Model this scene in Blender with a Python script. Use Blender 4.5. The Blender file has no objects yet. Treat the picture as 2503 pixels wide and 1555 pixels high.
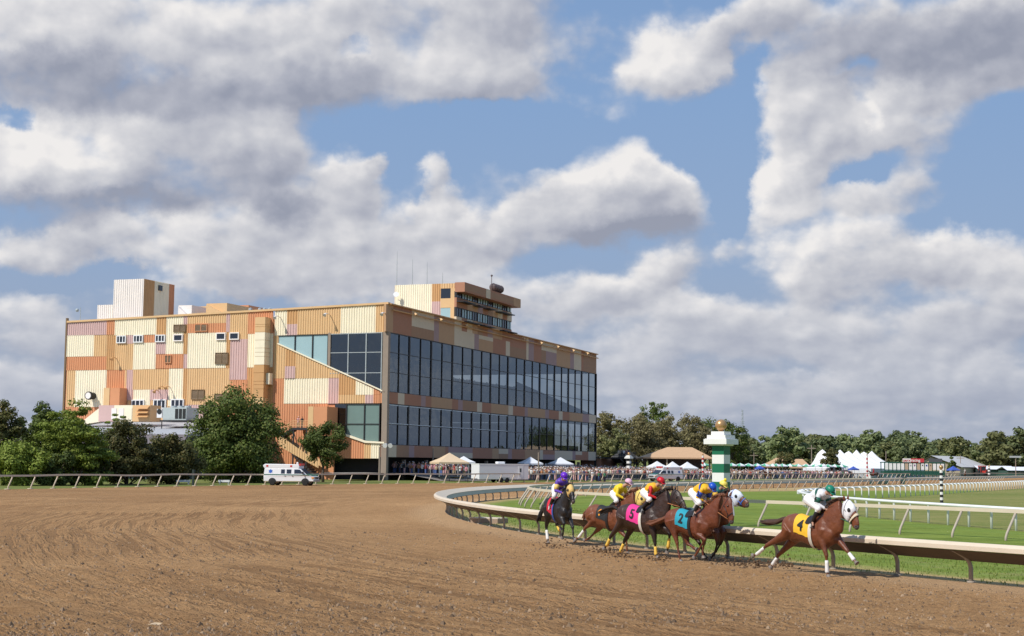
import bpy, bmesh, math, random
from mathutils import Vector, Matrix, noise
R = math.radians
S = bpy.context.scene
C = S.collection
rnd = random.Random(7)

# ------------------------------------------------------------------ camera
FPX, CAMH, CXP, CYP, ROLL = 3700.0, 2.9, 1251.5, 777.5, 0.0105
TH = math.atan(353 / FPX)
FWD = Vector((0, math.cos(TH), math.sin(TH)))
UP0 = Vector((0, -math.sin(TH), math.cos(TH)))
RT = math.cos(ROLL) * Vector((1, 0, 0)) + math.sin(ROLL) * UP0
UPV = math.cos(ROLL) * UP0 - math.sin(ROLL) * Vector((1, 0, 0))
CAM = Vector((0, 0, CAMH))
cd = bpy.data.cameras.new('camera'); cam = bpy.data.objects.new('camera', cd); C.objects.link(cam)
cd.sensor_width = 36; cd.lens = 36 * FPX / 2503; cd.clip_start = .5; cd.clip_end = 20000
mt = Matrix((RT, UPV, -FWD)).transposed().to_4x4(); mt.translation = CAM
cam.matrix_world = mt
S.camera = cam

def ray(px, py):
    return FWD * FPX + RT * (px - CXP) - UPV * (py - CYP)
def gp(px, py, z=0.0):                        # where a sight line meets a level
    d = ray(px, py); t = (z - CAMH) / d.z
    return CAM + d * t
def at(px, py, Y):                            # where it meets a depth
    d = ray(px, py); return CAM + d * (Y / d.y)

# ------------------------------------------------------------------ light
SUNV = Vector((-.55, -.42, .72)).normalized()
sl = bpy.data.lights.new('sun', 'SUN'); sl.energy = 4.3; sl.angle = R(.5); sl.color = (1, .95, .87)
so = bpy.data.objects.new('sun', sl); C.objects.link(so)
so.rotation_euler = (-SUNV).to_track_quat('-Z', 'Y').to_euler(); so.location = (-40, -10, 60)
S.view_settings.view_transform = 'Standard'; S.view_settings.look = 'None'
S.view_settings.exposure = 0; S.view_settings.gamma = 1

# ------------------------------------------------------------------ node helpers
def lin(r, g, b):
    f = lambda c: (c / 255 / 12.92) if c / 255 <= .04045 else ((c / 255 + .055) / 1.055) ** 2.4
    return (f(r), f(g), f(b), 1)
class NT:
    def __init__(s, tree): s.t = tree
    def n(s, typ, **kw):
        nd = s.t.nodes.new(typ)
        for k, v in kw.items(): setattr(nd, k, v)
        return nd
    def put(s, sock, v):
        if isinstance(v, (int, float)):
            if sock.type == 'VECTOR': sock.default_value = (v, v, v)
            elif sock.type == 'RGBA': sock.default_value = (v, v, v, 1)
            else: sock.default_value = v
        elif isinstance(v, (tuple, list, Vector)):
            v = tuple(v)
            if sock.type == 'RGBA' and len(v) == 3: v = v + (1,)
            if sock.type == 'VECTOR': v = v[:3]
            sock.default_value = v
        else: s.t.links.new(v, sock)
    def m(s, op, a, b=0.0, c=None, clamp=False):
        nd = s.n('ShaderNodeMath', operation=op, use_clamp=clamp)
        s.put(nd.inputs[0], a); s.put(nd.inputs[1], b)
        if c is not None: s.put(nd.inputs[2], c)
        return nd.outputs[0]
    def vm(s, op, a, b=(0, 0, 0), out=0):
        nd = s.n('ShaderNodeVectorMath', operation=op)
        s.put(nd.inputs[0], a)
        if op == 'SCALE': s.put(nd.inputs[3], b)
        else: s.put(nd.inputs[1], b)
        return nd.outputs[out]
    def xyz(s, v):
        nd = s.n('ShaderNodeSeparateXYZ'); s.put(nd.inputs[0], v); return nd.outputs
    def cmb(s, x, y, z):
        nd = s.n('ShaderNodeCombineXYZ')
        for i, v in enumerate((x, y, z)): s.put(nd.inputs[i], v)
        return nd.outputs[0]
    def noise(s, v, scale=1, detail=4, rough=.5, out='Fac', dist=0):
        nd = s.n('ShaderNodeTexNoise'); s.put(nd.inputs['Vector'], v)
        nd.inputs['Scale'].default_value = scale; nd.inputs['Detail'].default_value = detail
        nd.inputs['Roughness'].default_value = rough; nd.inputs['Distortion'].default_value = dist
        return nd.outputs[out]
    def ss(s, v, a, b, lo=0.0, hi=1.0):
        nd = s.n('ShaderNodeMapRange', interpolation_type='SMOOTHSTEP')
        s.put(nd.inputs[0], v); s.put(nd.inputs[1], a); s.put(nd.inputs[2], b)
        nd.inputs[3].default_value = lo; nd.inputs[4].default_value = hi
        return nd.outputs[0]
    def mix(s, f, a, b, blend='MIX'):
        nd = s.n('ShaderNodeMix', data_type='RGBA', blend_type=blend)
        s.put(nd.inputs[0], f); s.put(nd.inputs[6], a); s.put(nd.inputs[7], b)
        return nd.outputs[2]
    def ramp(s, f, stops):
        nd = s.n('ShaderNodeValToRGB'); s.put(nd.inputs[0], f)
        e = nd.color_ramp.elements
        while len(e) < len(stops): e.new(.5)
        for k, (p, c) in enumerate(stops): e[k].position = p; e[k].color = tuple(c)[:3] + (1,)
        return nd.outputs[0]

# ------------------------------------------------------------------ sky
W = bpy.data.worlds.new("World"); S.world = W; W.use_nodes = True
W.node_tree.nodes.clear()
w = NT(W.node_tree)
DV = w.n('ShaderNodeTexCoord').outputs['Generated']
dx, dy, dz = w.xyz(DV)
az = w.m('ARCTAN2', dx, dy); el = w.m('ARCSINE', dz)
def azel(px, py):
    d = ray(px, py).normalized(); return math.atan2(d.x, d.y), math.asin(d.z)
warpn = w.noise(w.cmb(az, el, 0), 11, 7, .60, 'Color')
wv0 = w.vm('SUBTRACT', warpn, (.5, .5, .5)); wx, wy, wz = w.xyz(wv0)
uu = w.m('MULTIPLY_ADD', wx, .075, az); vv = w.m('MULTIPLY_ADD', wy, .060, el)
def blobs(lst, u, v, shaded=False):
    tot = None; num = None
    for px, py, rx, ry, ang, wt in lst:
        a, e = azel(px, py); q = R(ang)
        du = w.m('SUBTRACT', u, a); dv = w.m('SUBTRACT', v, e)
        x = w.m('MULTIPLY_ADD', du, math.cos(q) / (rx / FPX), w.m('MULTIPLY', dv, math.sin(q) / (rx / FPX)))
        y = w.m('MULTIPLY_ADD', du, -math.sin(q) / (ry / FPX), w.m('MULTIPLY', dv, math.cos(q) / (ry / FPX)))
        r2 = w.m('MULTIPLY_ADD', x, x, w.m('MULTIPLY', y, y))
        g = w.m('POWER', 2.718, w.m('MULTIPLY', w.m('MULTIPLY', r2, r2), -.7))     # flat inside, quick fall-off
        g = w.m('MULTIPLY', g, wt)
        tot = g if tot is None else w.m('ADD', g, tot)
        if shaded:
            k = w.m('MULTIPLY', g, w.m('SUBTRACT', y, w.m('MULTIPLY', x, .45)))
            num = k if num is None else w.m('ADD', k, num)
    return (tot, num) if shaded else tot
# cloud masses (+) and openings of blue (-): px, py, half width, half height, tilt, weight
LAY = [(200, 110, 640, 150, 0, .62), (300, 380, 440, 140, 6, .60), (620, 300, 130, 120, 0, .3), (1050, 60, 430, 180, -4, .60), (1200, 210, 170, 60, 0, .30),
       (1650, 140, 170, 75, 10, .52), (1860, 30, 130, 60, 35, .40), (2260, 80, 400, 110, 0, .66), (1475, 420, 160, 150, 0, .66), (1320, 545, 190, 70, 22, .52), (1600, 470, 140, 100, -20, .52),
       (850, 450, 75, 85, 10, .55), (925, 390, 30, 26, 40, .40), (1048, 430, 32, 46, 0, .42), (1070, 500, 60, 34, 20, .46), (560, 590, 160, 110, 20, .60), (830, 590, 190, 90, 8, .55), (1080, 600, 150, 80, 12, .5), (700, 490, 70, 50, 0, .38),
       (280, 590, 100, 58, -22, .52), (90, 590, 130, 44, 0, .50), (1960, 300, 120, 115, 0, .55), (1920, 450, 110, 75, 20, .55), (2220, 330, 150, 105, 15, .44), (2340, 220, 210, 50, 8, .42), (2150, 490, 150, 36, 0, .42),
       (2060, 640, 190, 110, -5, .56), (2280, 640, 110, 75, 0, .5), (2440, 740, 170, 100, 0, .52), (1560, 690, 140, 60, 20, .46), (1780, 600, 50, 30, 20, .32), (1740, 790, 220, 60, 0, .48), (2150, 830, 330, 60, 0, .46), (1600, 880, 240, 50, 0, .44),
       (2330, 930, 300, 50, 0, .40), (1900, 950, 380, 40, 0, .38), (1700, 1020, 500, 40, 0, .22), (50, 790, 120, 80, 0, .44), (1330, 730, 210, 70, 0, .44), (580, 700, 220, 34, 0, .36), (140, 940, 160, 50, 0, .3), (900, 700, 260, 40, 0, .35),
       (1300, 335, 360, 66, -4, -.45), (1760, 360, 90, 150, 0, -.4), (870, 115, 50, 36, 0, -.55), (770, 330, 90, 60, -20, -.25), (20, 275, 50, 30, 0, -.5), (250, 680, 240, 24, 0, -.3), (2470, 480, 120, 100, 0, -.4), (1420, 175, 60, 60, 0, -.2), (1835, 140, 40, 70, 10, -.4), (2120, 420, 80, 26, 10, -.35), (2060, 170, 90, 20, 0, -.25), (2110, 290, 24, 50, 20, -.3), (1790, 480, 40, 120, 0, -.35)]
lay, laynum = blobs(LAY, uu, vv, True)
SHD = [(260, 205, 470, 50, 0, .42), (200, 500, 420, 45, 4, .48), (420, 440, 300, 60, 0, .22), (150, 380, 160, 90, 0, -.34), (1180, 30, 330, 60, 0, .22), (60, 60, 200, 60, 0, -.1),
       (800, 240, 130, 60, 0, .3), (2260, 110, 420, 100, 0, .5), (1570, 570, 190, 42, 6, .5), (1450, 390, 110, 90, 20, -.42), (1640, 130, 150, 60, 0, -.30),
       (700, 510, 80, 45, 0, .45), (1900, 440, 90, 90, 0, -.34), (1960, 620, 130, 50, 20, -.25), (1090, 120, 200, 60, 0, -.22), (540, 540, 100, 50, 30, -.25), (2200, 60, 300, 40, 0, .1)]
shade = blobs(SHD, uu, vv)
elp = w.m('MULTIPLY_ADD', w.m('LOGARITHM', w.m('MAXIMUM', w.m('ADD', el, .03), .01), 2.718), .075, el)
def cloud(dazo, delo, detail):
    pv = w.cmb(w.m('ADD', az, dazo), w.m('ADD', elp, delo), .37)
    nz = w.noise(pv, 11, detail, .55); nz.node.noise_dimensions = '2D'
    vo = w.n('ShaderNodeTexVoronoi', feature='SMOOTH_F1', voronoi_dimensions='2D'); vo.inputs['Scale'].default_value = 15; vo.inputs['Smoothness'].default_value = .55
    vo.inputs['Detail'].default_value = min(3.0, detail * .5); vo.inputs['Roughness'].default_value = .55; vo.inputs['Lacunarity'].default_value = 2.2; vo.normalize = True
    w.put(vo.inputs['Vector'], w.vm('ADD', pv, w.vm('SCALE', wv0, .022)))
    return w.m('ADD', w.m('MULTIPLY', nz, .62), w.m('MULTIPLY', w.m('SUBTRACT', .62, vo.outputs['Distance']), .62))
n0 = cloud(0, 0, 9); s0 = cloud(0, 0, 5); s1 = cloud(-.006, .009, 5)
dens = w.m('ADD', w.m('MULTIPLY', w.m('SUBTRACT', n0, .5), 1.7), w.m('SUBTRACT', w.m('MINIMUM', lay, .85), .23))
dens = w.m('ADD', dens, w.m('MULTIPLY', w.ss(el, .14, .05), .20))
alpha = w.ss(dens, -.18, .34)
low = w.ss(el, .01, .13)
alpha = w.m('MULTIPLY', alpha, w.m('MULTIPLY_ADD', low, .30, .68))
rel = w.m('DIVIDE', laynum, w.m('MAXIMUM', w.m('ADD', lay, .25), .25))
litv = w.m('MULTIPLY_ADD', w.m('SUBTRACT', s0, s1), 1.8, .64)
litv = w.m('ADD', litv, w.m('MULTIPLY', w.m('SUBTRACT', n0, .5), .30))
litv = w.m('ADD', litv, w.m('MULTIPLY', rel, .42))
litv = w.m('SUBTRACT', litv, w.m('MULTIPLY', shade, .85))
litv = w.m('SUBTRACT', litv, w.m('MULTIPLY', w.ss(dens, .15, .8), .14), clamp=True)
ccol = w.ramp(litv, [(0, lin(152, 157, 173)), (.3, lin(176, 179, 191)), (.6, lin(203, 204, 210)), (.82, lin(224, 223, 225)), (1, lin(241, 238, 236))])
ccol = w.mix(w.m('MULTIPLY_ADD', low, -.36, .36), ccol, lin(168, 176, 196))
sky = w.n('ShaderNodeTexSky', sky_type='NISHITA'); sky.sun_disc = False
sky.sun_elevation = math.asin(SUNV.z); sky.sun_rotation = math.atan2(SUNV.x, SUNV.y)
sky.air_density = 1.2; sky.dust_density = 1.4; sky.ozone_density = 2.2
skyc = w.vm('SCALE', sky.outputs[0], .085)
blue = w.mix(.88, skyc, w.ramp(w.ss(el, 0, .42), [(0, lin(158, 170, 194)), (.25, lin(146, 170, 205)), (.6, lin(136, 167, 209)), (1, lin(126, 159, 204))]))
wcol = w.mix(alpha, blue, ccol)
below = w.ss(el, -.02, 0.0)
wcol = w.mix(below, (.16, .15, .12, 1), wcol)
bg = w.n('ShaderNodeBackground'); w.put(bg.inputs[0], wcol); bg.inputs[1].default_value = 1.0
wo = w.n('ShaderNodeOutputWorld'); W.node_tree.links.new(bg.outputs[0], wo.inputs[0])
W.cycles.sampling_method = 'MANUAL'; W.cycles.sample_map_resolution = 256

# ------------------------------------------------------------------ materials
def mat(name, col, rough=.7, var=.12, vscale=3.0, bump=0.0, bscale=20.0, metal=0.0, spec=.4, coords='Object', coat=0, detail=5):
    m = bpy.data.materials.new(name); m.use_nodes = True
    t = NT(m.node_tree); b = m.node_tree.nodes['Principled BSDF']
    b.inputs['Roughness'].default_value = rough; b.inputs['Metallic'].default_value = metal
    b.inputs['Specular IOR Level'].default_value = spec; b.inputs['Coat Weight'].default_value = coat
    tc = t.n('ShaderNodeTexCoord').outputs[coords]
    f = t.noise(tc, vscale, detail, .6)
    k = t.m('MULTIPLY_ADD', f, 2 * var, 1 - var)
    c = t.vm('SCALE', tuple(col)[:3], k)
    t.put(b.inputs['Base Color'], c)
    if bump:
        h = t.noise(tc, bscale, 4, .6)
        bn = t.n('ShaderNodeBump'); bn.inputs['Strength'].default_value = bump; bn.inputs['Distance'].default_value = .02
        t.put(bn.inputs['Height'], h); t.put(b.inputs['Normal'], bn.outputs[0])
    return m
def objcol_mat(name, rough=.8):              # colour carried by each copy of the object
    m = bpy.data.materials.new(name); m.use_nodes = True
    t = NT(m.node_tree); b = m.node_tree.nodes['Principled BSDF']
    oi = t.n('ShaderNodeObjectInfo'); t.put(b.inputs['Base Color'], oi.outputs['Color']); b.inputs['Roughness'].default_value = rough
    return m

# ------------------------------------------------------------------ mesh helpers
class MB:
    def __init__(s): s.v = []; s.f = []; s.m = []
    def add(s, vs, fs, mi=0):
        o = len(s.v); s.v += [tuple(p) for p in vs]; s.f += [tuple(i + o for i in f) for f in fs]; s.m += [mi] * len(fs); return s
    def box(s, x0, x1, y0, y1, z0, z1, mi=0):
        return s.add([(x0, y0, z0), (x1, y0, z0), (x1, y1, z0), (x0, y1, z0), (x0, y0, z1), (x1, y0, z1), (x1, y1, z1), (x0, y1, z1)],
                     [(0, 3, 2, 1), (4, 5, 6, 7), (0, 1, 5, 4), (1, 2, 6, 5), (2, 3, 7, 6), (3, 0, 4, 7)], mi)
    def prism(s, poly, axis, a, b, mi=0):      # poly in the other two axes, extruded a..b
        n = len(poly)
        def P(u, v, w_): return (w_, u, v) if axis == 0 else (u, w_, v) if axis == 1 else (u, v, w_)
        vs = [P(u, v, a) for u, v in poly] + [P(u, v, b) for u, v in poly]
        return s.add(vs, [tuple(range(n))[::-1], tuple(range(n, 2 * n))] + [(i, (i + 1) % n, n + (i + 1) % n, n + i) for i in range(n)], mi)
    def tube(s, pts, rad, n=8, mi=0, cap=True, flat=1.0):
        pts = [Vector(p) for p in pts]; k = len(pts)
        if isinstance(rad, (int, float)): rad = [rad] * k
        vs = []; up = None
        for i, p in enumerate(pts):
            t = (pts[min(i + 1, k - 1)] - pts[max(i - 1, 0)])
            t = t.normalized() if t.length > 1e-9 else Vector((0, 0, 1))
            if up is None:
                up = Vector((0, 0, 1)) if abs(t.z) < .9 else Vector((1, 0, 0))
            u = (up - t * up.dot(t)).normalized(); v = t.cross(u); up = u
            for j in range(n):
                a = 2 * math.pi * j / n; vs.append(p + u * (math.cos(a) * rad[i]) + v * (math.sin(a) * rad[i] * flat))
        fs = [(i * n + j, i * n + (j + 1) % n, (i + 1) * n + (j + 1) % n, (i + 1) * n + j) for i in range(k - 1) for j in range(n)]
        if cap: fs += [tuple(range(n))[::-1], tuple(range((k - 1) * n, k * n))]
        return s.add(vs, fs, mi)
    def lathe(s, prof, c=(0, 0), n=16, mi=0, rot=0.0):
        vs = []
        for r, z in prof:
            for j in range(n):
                a = rot + 2 * math.pi * j / n; vs.append((c[0] + r * math.cos(a), c[1] + r * math.sin(a), z))
        k = len(prof)
        fs = [(i * n + j, i * n + (j + 1) % n, (i + 1) * n + (j + 1) % n, (i + 1) * n + j) for i in range(k - 1) for j in range(n)]
        fs += [tuple(range(n))[::-1], tuple(range((k - 1) * n, k * n))]
        return s.add(vs, fs, mi)
    def ball(s, c, r, q=None, mi=0, nu=10, nv=7):
        if isinstance(r, (int, float)): r = (r, r, r)
        vs = []
        for i in range(1, nv):
            for j in range(nu):
                th = math.pi * i / nv; ph = 2 * math.pi * j / nu
                p = Vector((r[0] * math.sin(th) * math.cos(ph), r[1] * math.sin(th) * math.sin(ph), r[2] * math.cos(th)))
                if q: p = q @ p
                vs.append(Vector(c) + p)
        e = Vector((0, 0, r[2])); e = q @ e if q else e
        vs += [Vector(c) + e, Vector(c) - e]; T = len(vs) - 2
        fs = [((i) * nu + j, (i + 1) * nu + j, (i + 1) * nu + (j + 1) % nu, i * nu + (j + 1) % nu) for i in range(nv - 2) for j in range(nu)]
        fs += [(T, j, (j + 1) % nu) for j in range(nu)] + [(T + 1, (nv - 2) * nu + (j + 1) % nu, (nv - 2) * nu + j) for j in range(nu)]
        return s.add(vs, fs, mi)
    def mesh(s, name, mats, smooth=False):
        me = bpy.data.meshes.new(name); me.from_pydata(s.v, [], s.f)
        for m in (mats if isinstance(mats, (list, tuple)) else [mats]): me.materials.append(m)
        me.polygons.foreach_set('material_index', s.m)
        if smooth: me.polygons.foreach_set('use_smooth', [True] * len(me.polygons))
        me.update(); return me
    def build(s, name, mats, parent=None, smooth=False, loc=None, rotz=None):
        o = bpy.data.objects.new(name, s.mesh(name, mats, smooth)); C.objects.link(o)
        if parent: o.parent = parent
        if loc is not None: o.location = loc
        if rotz is not None: o.rotation_euler = (0, 0, rotz)
        return o
def tag(o, label=None, cat=None, group=None, kind=None):
    if label: o['label'] = label
    if cat: o['category'] = cat
    if group: o['group'] = group
    if kind: o['kind'] = kind
    return o
def empty(name, loc=(0, 0, 0), rz=0.0, label=None, cat=None, group=None):
    o = bpy.data.objects.new(name, None); C.objects.link(o); o.location = loc; o.rotation_euler = (0, 0, rz)
    o.empty_display_size = .3
    return tag(o, label, cat, group)
def inst(name, me, parent=None, loc=(0, 0, 0), rz=0.0, sc=None):
    o = bpy.data.objects.new(name, me); C.objects.link(o); o.location = loc; o.rotation_euler = (0, 0, rz)
    if parent: o.parent = parent
    if sc is not None: o.scale = sc if isinstance(sc, (tuple, list)) else (sc, sc, sc)
    return o
def copy_tree(o, parent=None, loc=None, rz=None, sc=None):
    c = o.copy(); C.objects.link(c)
    if parent: c.parent = parent
    for ch in o.children: copy_tree(ch, c)
    if loc is not None: c.location = loc
    if rz is not None: c.rotation_euler = (0, 0, rz)
    if sc is not None: c.scale = (sc, sc, sc)
    return c
def spline(pts, step):
    pts = [Vector(p).to_3d() if len(p) == 2 else Vector(p) for p in pts]
    P = [pts[0] * 2 - pts[1]] + pts + [pts[-1] * 2 - pts[-2]]
    fine = []
    for i in range(1, len(P) - 2):
        for k in range(24):
            t = k / 24
            fine.append(.5 * ((2 * P[i]) + (-P[i - 1] + P[i + 1]) * t + (2 * P[i - 1] - 5 * P[i] + 4 * P[i + 1] - P[i + 2]) * t * t + (-P[i - 1] + 3 * P[i] - 3 * P[i + 1] + P[i + 2]) * t ** 3))
    fine.append(P[-2])
    out = [fine[0]]; acc = 0
    for a, b in zip(fine, fine[1:]):
        L = (b - a).length
        while acc + L >= step:
            f = (step - acc) / L; a = a.lerp(b, f); out.append(a.copy()); L = (b - a).length; acc = 0
        acc += L
    return out
def frames(pts):
    out = []
    for i, p in enumerate(pts):
        t = (pts[min(i + 1, len(pts) - 1)] - pts[max(i - 1, 0)]).normalized()
        out.append((p, t, Vector((-t.y, t.x, 0))))       # left normal
    return out
def sweep(mb, fr, prof, mi=0, closed=True, ends=True, jitter=0):
    n = len(prof); vs = []
    for p, t, l in fr:
        j = (noise.noise(p * .13) * jitter) if jitter else 0
        for (o, z) in prof: vs.append(p + l * o + Vector((0, 0, z + j)))
    fs = [(i * n + j, i * n + (j + 1) % n, (i + 1) * n + (j + 1) % n, (i + 1) * n + j) for i in range(len(fr) - 1) for j in range(n if closed else n - 1)]
    if ends and closed: fs += [tuple(range(n))[::-1], tuple(range((len(fr) - 1) * n, len(fr) * n))]
    mb.add(vs, fs, mi)
def sheet(name, pts, z, m):
    me = bpy.data.meshes.new(name); bm = bmesh.new()
    vs = [bm.verts.new((p[0], p[1], z)) for p in pts]; f = bm.faces.new(vs); f.normal_update()
    if f.normal.z < 0: f.normal_flip()
    bmesh.ops.triangulate(bm, faces=[f]); bm.to_mesh(me); bm.free(); me.materials.append(m)
    o = bpy.data.objects.new(name, me); C.objects.link(o); tag(o, kind='structure'); return o

# ------------------------------------------------------------------ ground
INC = (104.0, 94.1, 107.8)
def arc(r, a0, a1, n): return [(INC[0] + r * math.cos(R(a0 + (a1 - a0) * i / n)), INC[1] + r * math.sin(R(a0 + (a1 - a0) * i / n))) for i in range(n + 1)]
INNER = arc(INC[2], 236, 158, 26)[:-1] + [(6.4, 138), (17, 162), (31, 189), (53, 229), (81, 282), (127, 372), (185, 480), (260, 620)]
OUTER = [(-62, 20), (-61, 60), (-57, 90), (-52.5, 112), (-45.6, 136.3), (-36.6, 158.5), (-26.2, 180), (-14, 199), (-5.4, 211), (13, 239), (49.8, 296), (98, 372), (146, 450), (240, 610)]
FEN2 = [(37, 36), (27, 48), (19.5, 61), (16.1, 66), (11.3, 72.4), (8.6, 77.2), (5.4, 84), (2.2, 93), (.7, 103), (1.2, 113), (4.4, 126), (10.4, 141), (18.7, 156), (28.8, 172), (47, 203), (70, 246), (100, 306), (145, 395), (200, 500)]
WHITE_NEAR = [(27, 58), (24.8, 64), (23.1, 70.5), (21.8, 76.5), (20.8, 82), (20.2, 87), (19.9, 93), (19.9, 100), (20.7, 107)]
WHITE_FAR = [(20.7, 107), (22.2, 115), (24.8, 122), (29, 131), (36.4, 144), (45.8, 162), (55.9, 182), (66, 202), (73, 216), (90, 250), (112, 294), (150, 370)]

def ground_mat(name, kind):
    m = bpy.data.materials.new(name); m.use_nodes = True; t = NT(m.node_tree); b = m.node_tree.nodes['Principled BSDF']
    geo = t.n('ShaderNodeNewGeometry').outputs['Position']; b.inputs['Specular IOR Level'].default_value = .15; b.inputs['Roughness'].default_value = .95
    x, y, z = t.xyz(geo)
    bn = t.n('ShaderNodeBump')
    if kind == 'dirt':
        rx = t.m('SUBTRACT', x, INC[0]); ry = t.m('SUBTRACT', y, INC[1])
        rad = t.m('SQRT', t.m('MULTIPLY_ADD', rx, rx, t.m('MULTIPLY', ry, ry)))
        ang = t.m('MULTIPLY', t.m('ARCTAN2', ry, t.m('MULTIPLY', rx, -1)), 110)
        rad2 = t.m('ADD', rad, t.m('MULTIPLY', t.noise(geo, .05, 2), 2.5))
        pol = t.cmb(t.m('MULTIPLY', rad2, 1.0), t.m('MULTIPLY', ang, .05), 0)
        rake = t.ss(t.noise(pol, 2.3, 4, .65), .45, .58)                  # harrow lines that follow the bend
        rake2 = t.noise(pol, .55, 3, .6)
        big = t.noise(geo, .09, 4, .55); med = t.noise(geo, 2.1, 6, .65); fine = t.noise(geo, 11, 6, .75)
        vor = t.n('ShaderNodeTexVoronoi'); t.put(vor.inputs['Vector'], geo); vor.inputs['Scale'].default_value = 9; vor.inputs['Randomness'].default_value = 1
        vd = vor.outputs['Distance']
        near = t.ss(rad, 122, 134)
        f = t.m('ADD', t.m('MULTIPLY', med, .36), t.m('ADD', t.m('MULTIPLY', fine, .42), t.m('MULTIPLY', big, .22)))
        f = t.m('ADD', f, t.m('MULTIPLY', t.m('SUBTRACT', rake2, .5), .10))
        f = t.m('ADD', f, t.m('MULTIPLY', t.m('MULTIPLY', t.m('SUBTRACT', rake, .5), near), .13))
        c = t.ramp(f, [(.28, lin(118, 85, 54)), (.44, lin(174, 133, 90)), (.56, lin(199, 156, 109)), (.76, lin(220, 181, 133))])
        sp_ = t.noise(geo, 4.2, 6, .8); c = t.mix(t.ss(sp_, .53, .66, 0, .75), c, lin(98, 68, 40)); c = t.mix(t.ss(sp_, .44, .34, 0, .45), c, lin(196, 160, 116))
        sp2 = t.noise(geo, 1.5, 8, .85); c = t.mix(t.ss(sp2, .52, .68, 0, .6), c, lin(112, 80, 50))
        c = t.mix(t.m('MULTIPLY', t.m('MULTIPLY', rake, t.ss(rad, 112, 119)), t.m('MULTIPLY', t.ss(t.noise(geo, .05, 2), .36, .50), .44)), c, lin(108, 77, 49))
        c = t.mix(t.m('MULTIPLY', t.ss(rad, 110.9, 108.2), .75), c, lin(207, 172, 132))       # pale packed strip along the rail
        c = t.mix(t.m('MULTIPLY', t.ss(t.noise(geo, 26, 3, .7), .60, .74), .55), c, lin(92, 62, 40))
        t.put(b.inputs['Base Color'], c)
        h = t.m('ADD', t.m('MULTIPLY', med, .10), t.m('ADD', t.m('MULTIPLY', fine, .12), t.m('MULTIPLY', t.m('MULTIPLY', rake, t.ss(rad, 112, 119)), -.06)))
        h = t.m('SUBTRACT', h, t.m('MULTIPLY', vd, .025))
        bn.inputs['Strength'].default_value = 1.0; bn.inputs['Distance'].default_value = 1.0; t.put(bn.inputs['Height'], h)
    else:
        st = t.noise(t.vm('MULTIPLY', geo, (.05, .4, 1)), 1, 4, .6); big = t.noise(geo, .05, 5, .6); med = t.noise(geo, 1.2, 5, .65); fine = t.noise(geo, 14, 4, .7)
        f = t.m('ADD', t.m('MULTIPLY', st, .34), t.m('ADD', t.m('MULTIPLY', med, .26), t.m('ADD', t.m('MULTIPLY', fine, .22), t.m('MULTIPLY', big, .18))))
        if kind == 'turf': c = t.ramp(f, [(.36, (.09, .125, .02)), (.47, (.155, .21, .032)), (.56, (.225, .285, .052)), (.68, (.31, .34, .09))])
        elif kind == 'lawn': c = t.ramp(f, [(.38, (.10, .14, .025)), (.47, (.19, .21, .055)), (.56, (.28, .25, .09)), (.66, (.32, .24, .11))])
        elif kind == 'rough': c = t.ramp(f, [(.38, (.09, .13, .025)), (.5, (.17, .19, .05)), (.62, (.27, .25, .10))])
        else: c = t.ramp(f, [(.35, (.22, .20, .18)), (.65, (.34, .31, .28))])
        if kind == 'turf':
            rx = t.m('SUBTRACT', x, INC[0]); ry = t.m('SUBTRACT', y, INC[1])
            rad = t.m('SQRT', t.m('MULTIPLY_ADD', rx, rx, t.m('MULTIPLY', ry, ry)))
            wv_ = t.m('ADD', rad, t.m('MULTIPLY', t.noise(geo, .8, 4, .6), 2.2))
            edge = t.ss(wv_, 106.2, 108.8)
            c = t.mix(t.m('MULTIPLY', edge, .85), c, lin(192, 158, 118))
            dry = t.ss(t.noise(geo, .35, 4, .6), .52, .68)
            c = t.mix(t.m('MULTIPLY', t.m('MULTIPLY', dry, t.ss(wv_, 98, 105)), .65), c, (.27, .25, .10, 1))
            c = t.mix(t.m('MULTIPLY', t.ss(t.noise(t.cmb(t.m('MULTIPLY', wv_, .5), 0, 0), 1, 2), .5, .56), .28), c, (.16, .25, .05, 1))
        t.put(b.inputs['Base Color'], c)
        bn.inputs['Strength'].default_value = .7; bn.inputs['Distance'].default_value = .06; t.put(bn.inputs['Height'], t.m('ADD', fine, t.m('MULTIPLY', med, .6)))
    t.put(b.inputs['Normal'], bn.outputs[0]); return m
MDIRT = ground_mat('dirt', 'dirt'); MTURF = ground_mat('turf_grass', 'turf'); MLAWN = ground_mat('dry_lawn', 'lawn')
MROUGH = ground_mat('rough_grass', 'rough'); MPAVE = ground_mat('paving', 'pave')
sheet('ground', [(-6000, -400), (6000, -400), (6000, 9000), (-6000, 9000)], 0, MROUGH)
sp_in = spline(INNER, 1.5); sp_out = spline(OUTER, 3)
sheet('dirt_track', [tuple(p[:2]) for p in sp_out][::-1] + [(-62, -60), (90, -60)] + [tuple(p[:2]) for p in sp_in], .006, MDIRT)
sheet('infield_grass', [tuple(p[:2]) for p in sp_in] + [(420, 620), (420, -40), (60, -20)], .010, MTURF)
wn = [tuple(p[:2]) for p in spline([(60, 20)] + WHITE_NEAR[:-1] + WHITE_FAR, 2)]
sheet('infield_lawn', wn + [(400, 500), (400, 20)], .014, MLAWN)

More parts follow.
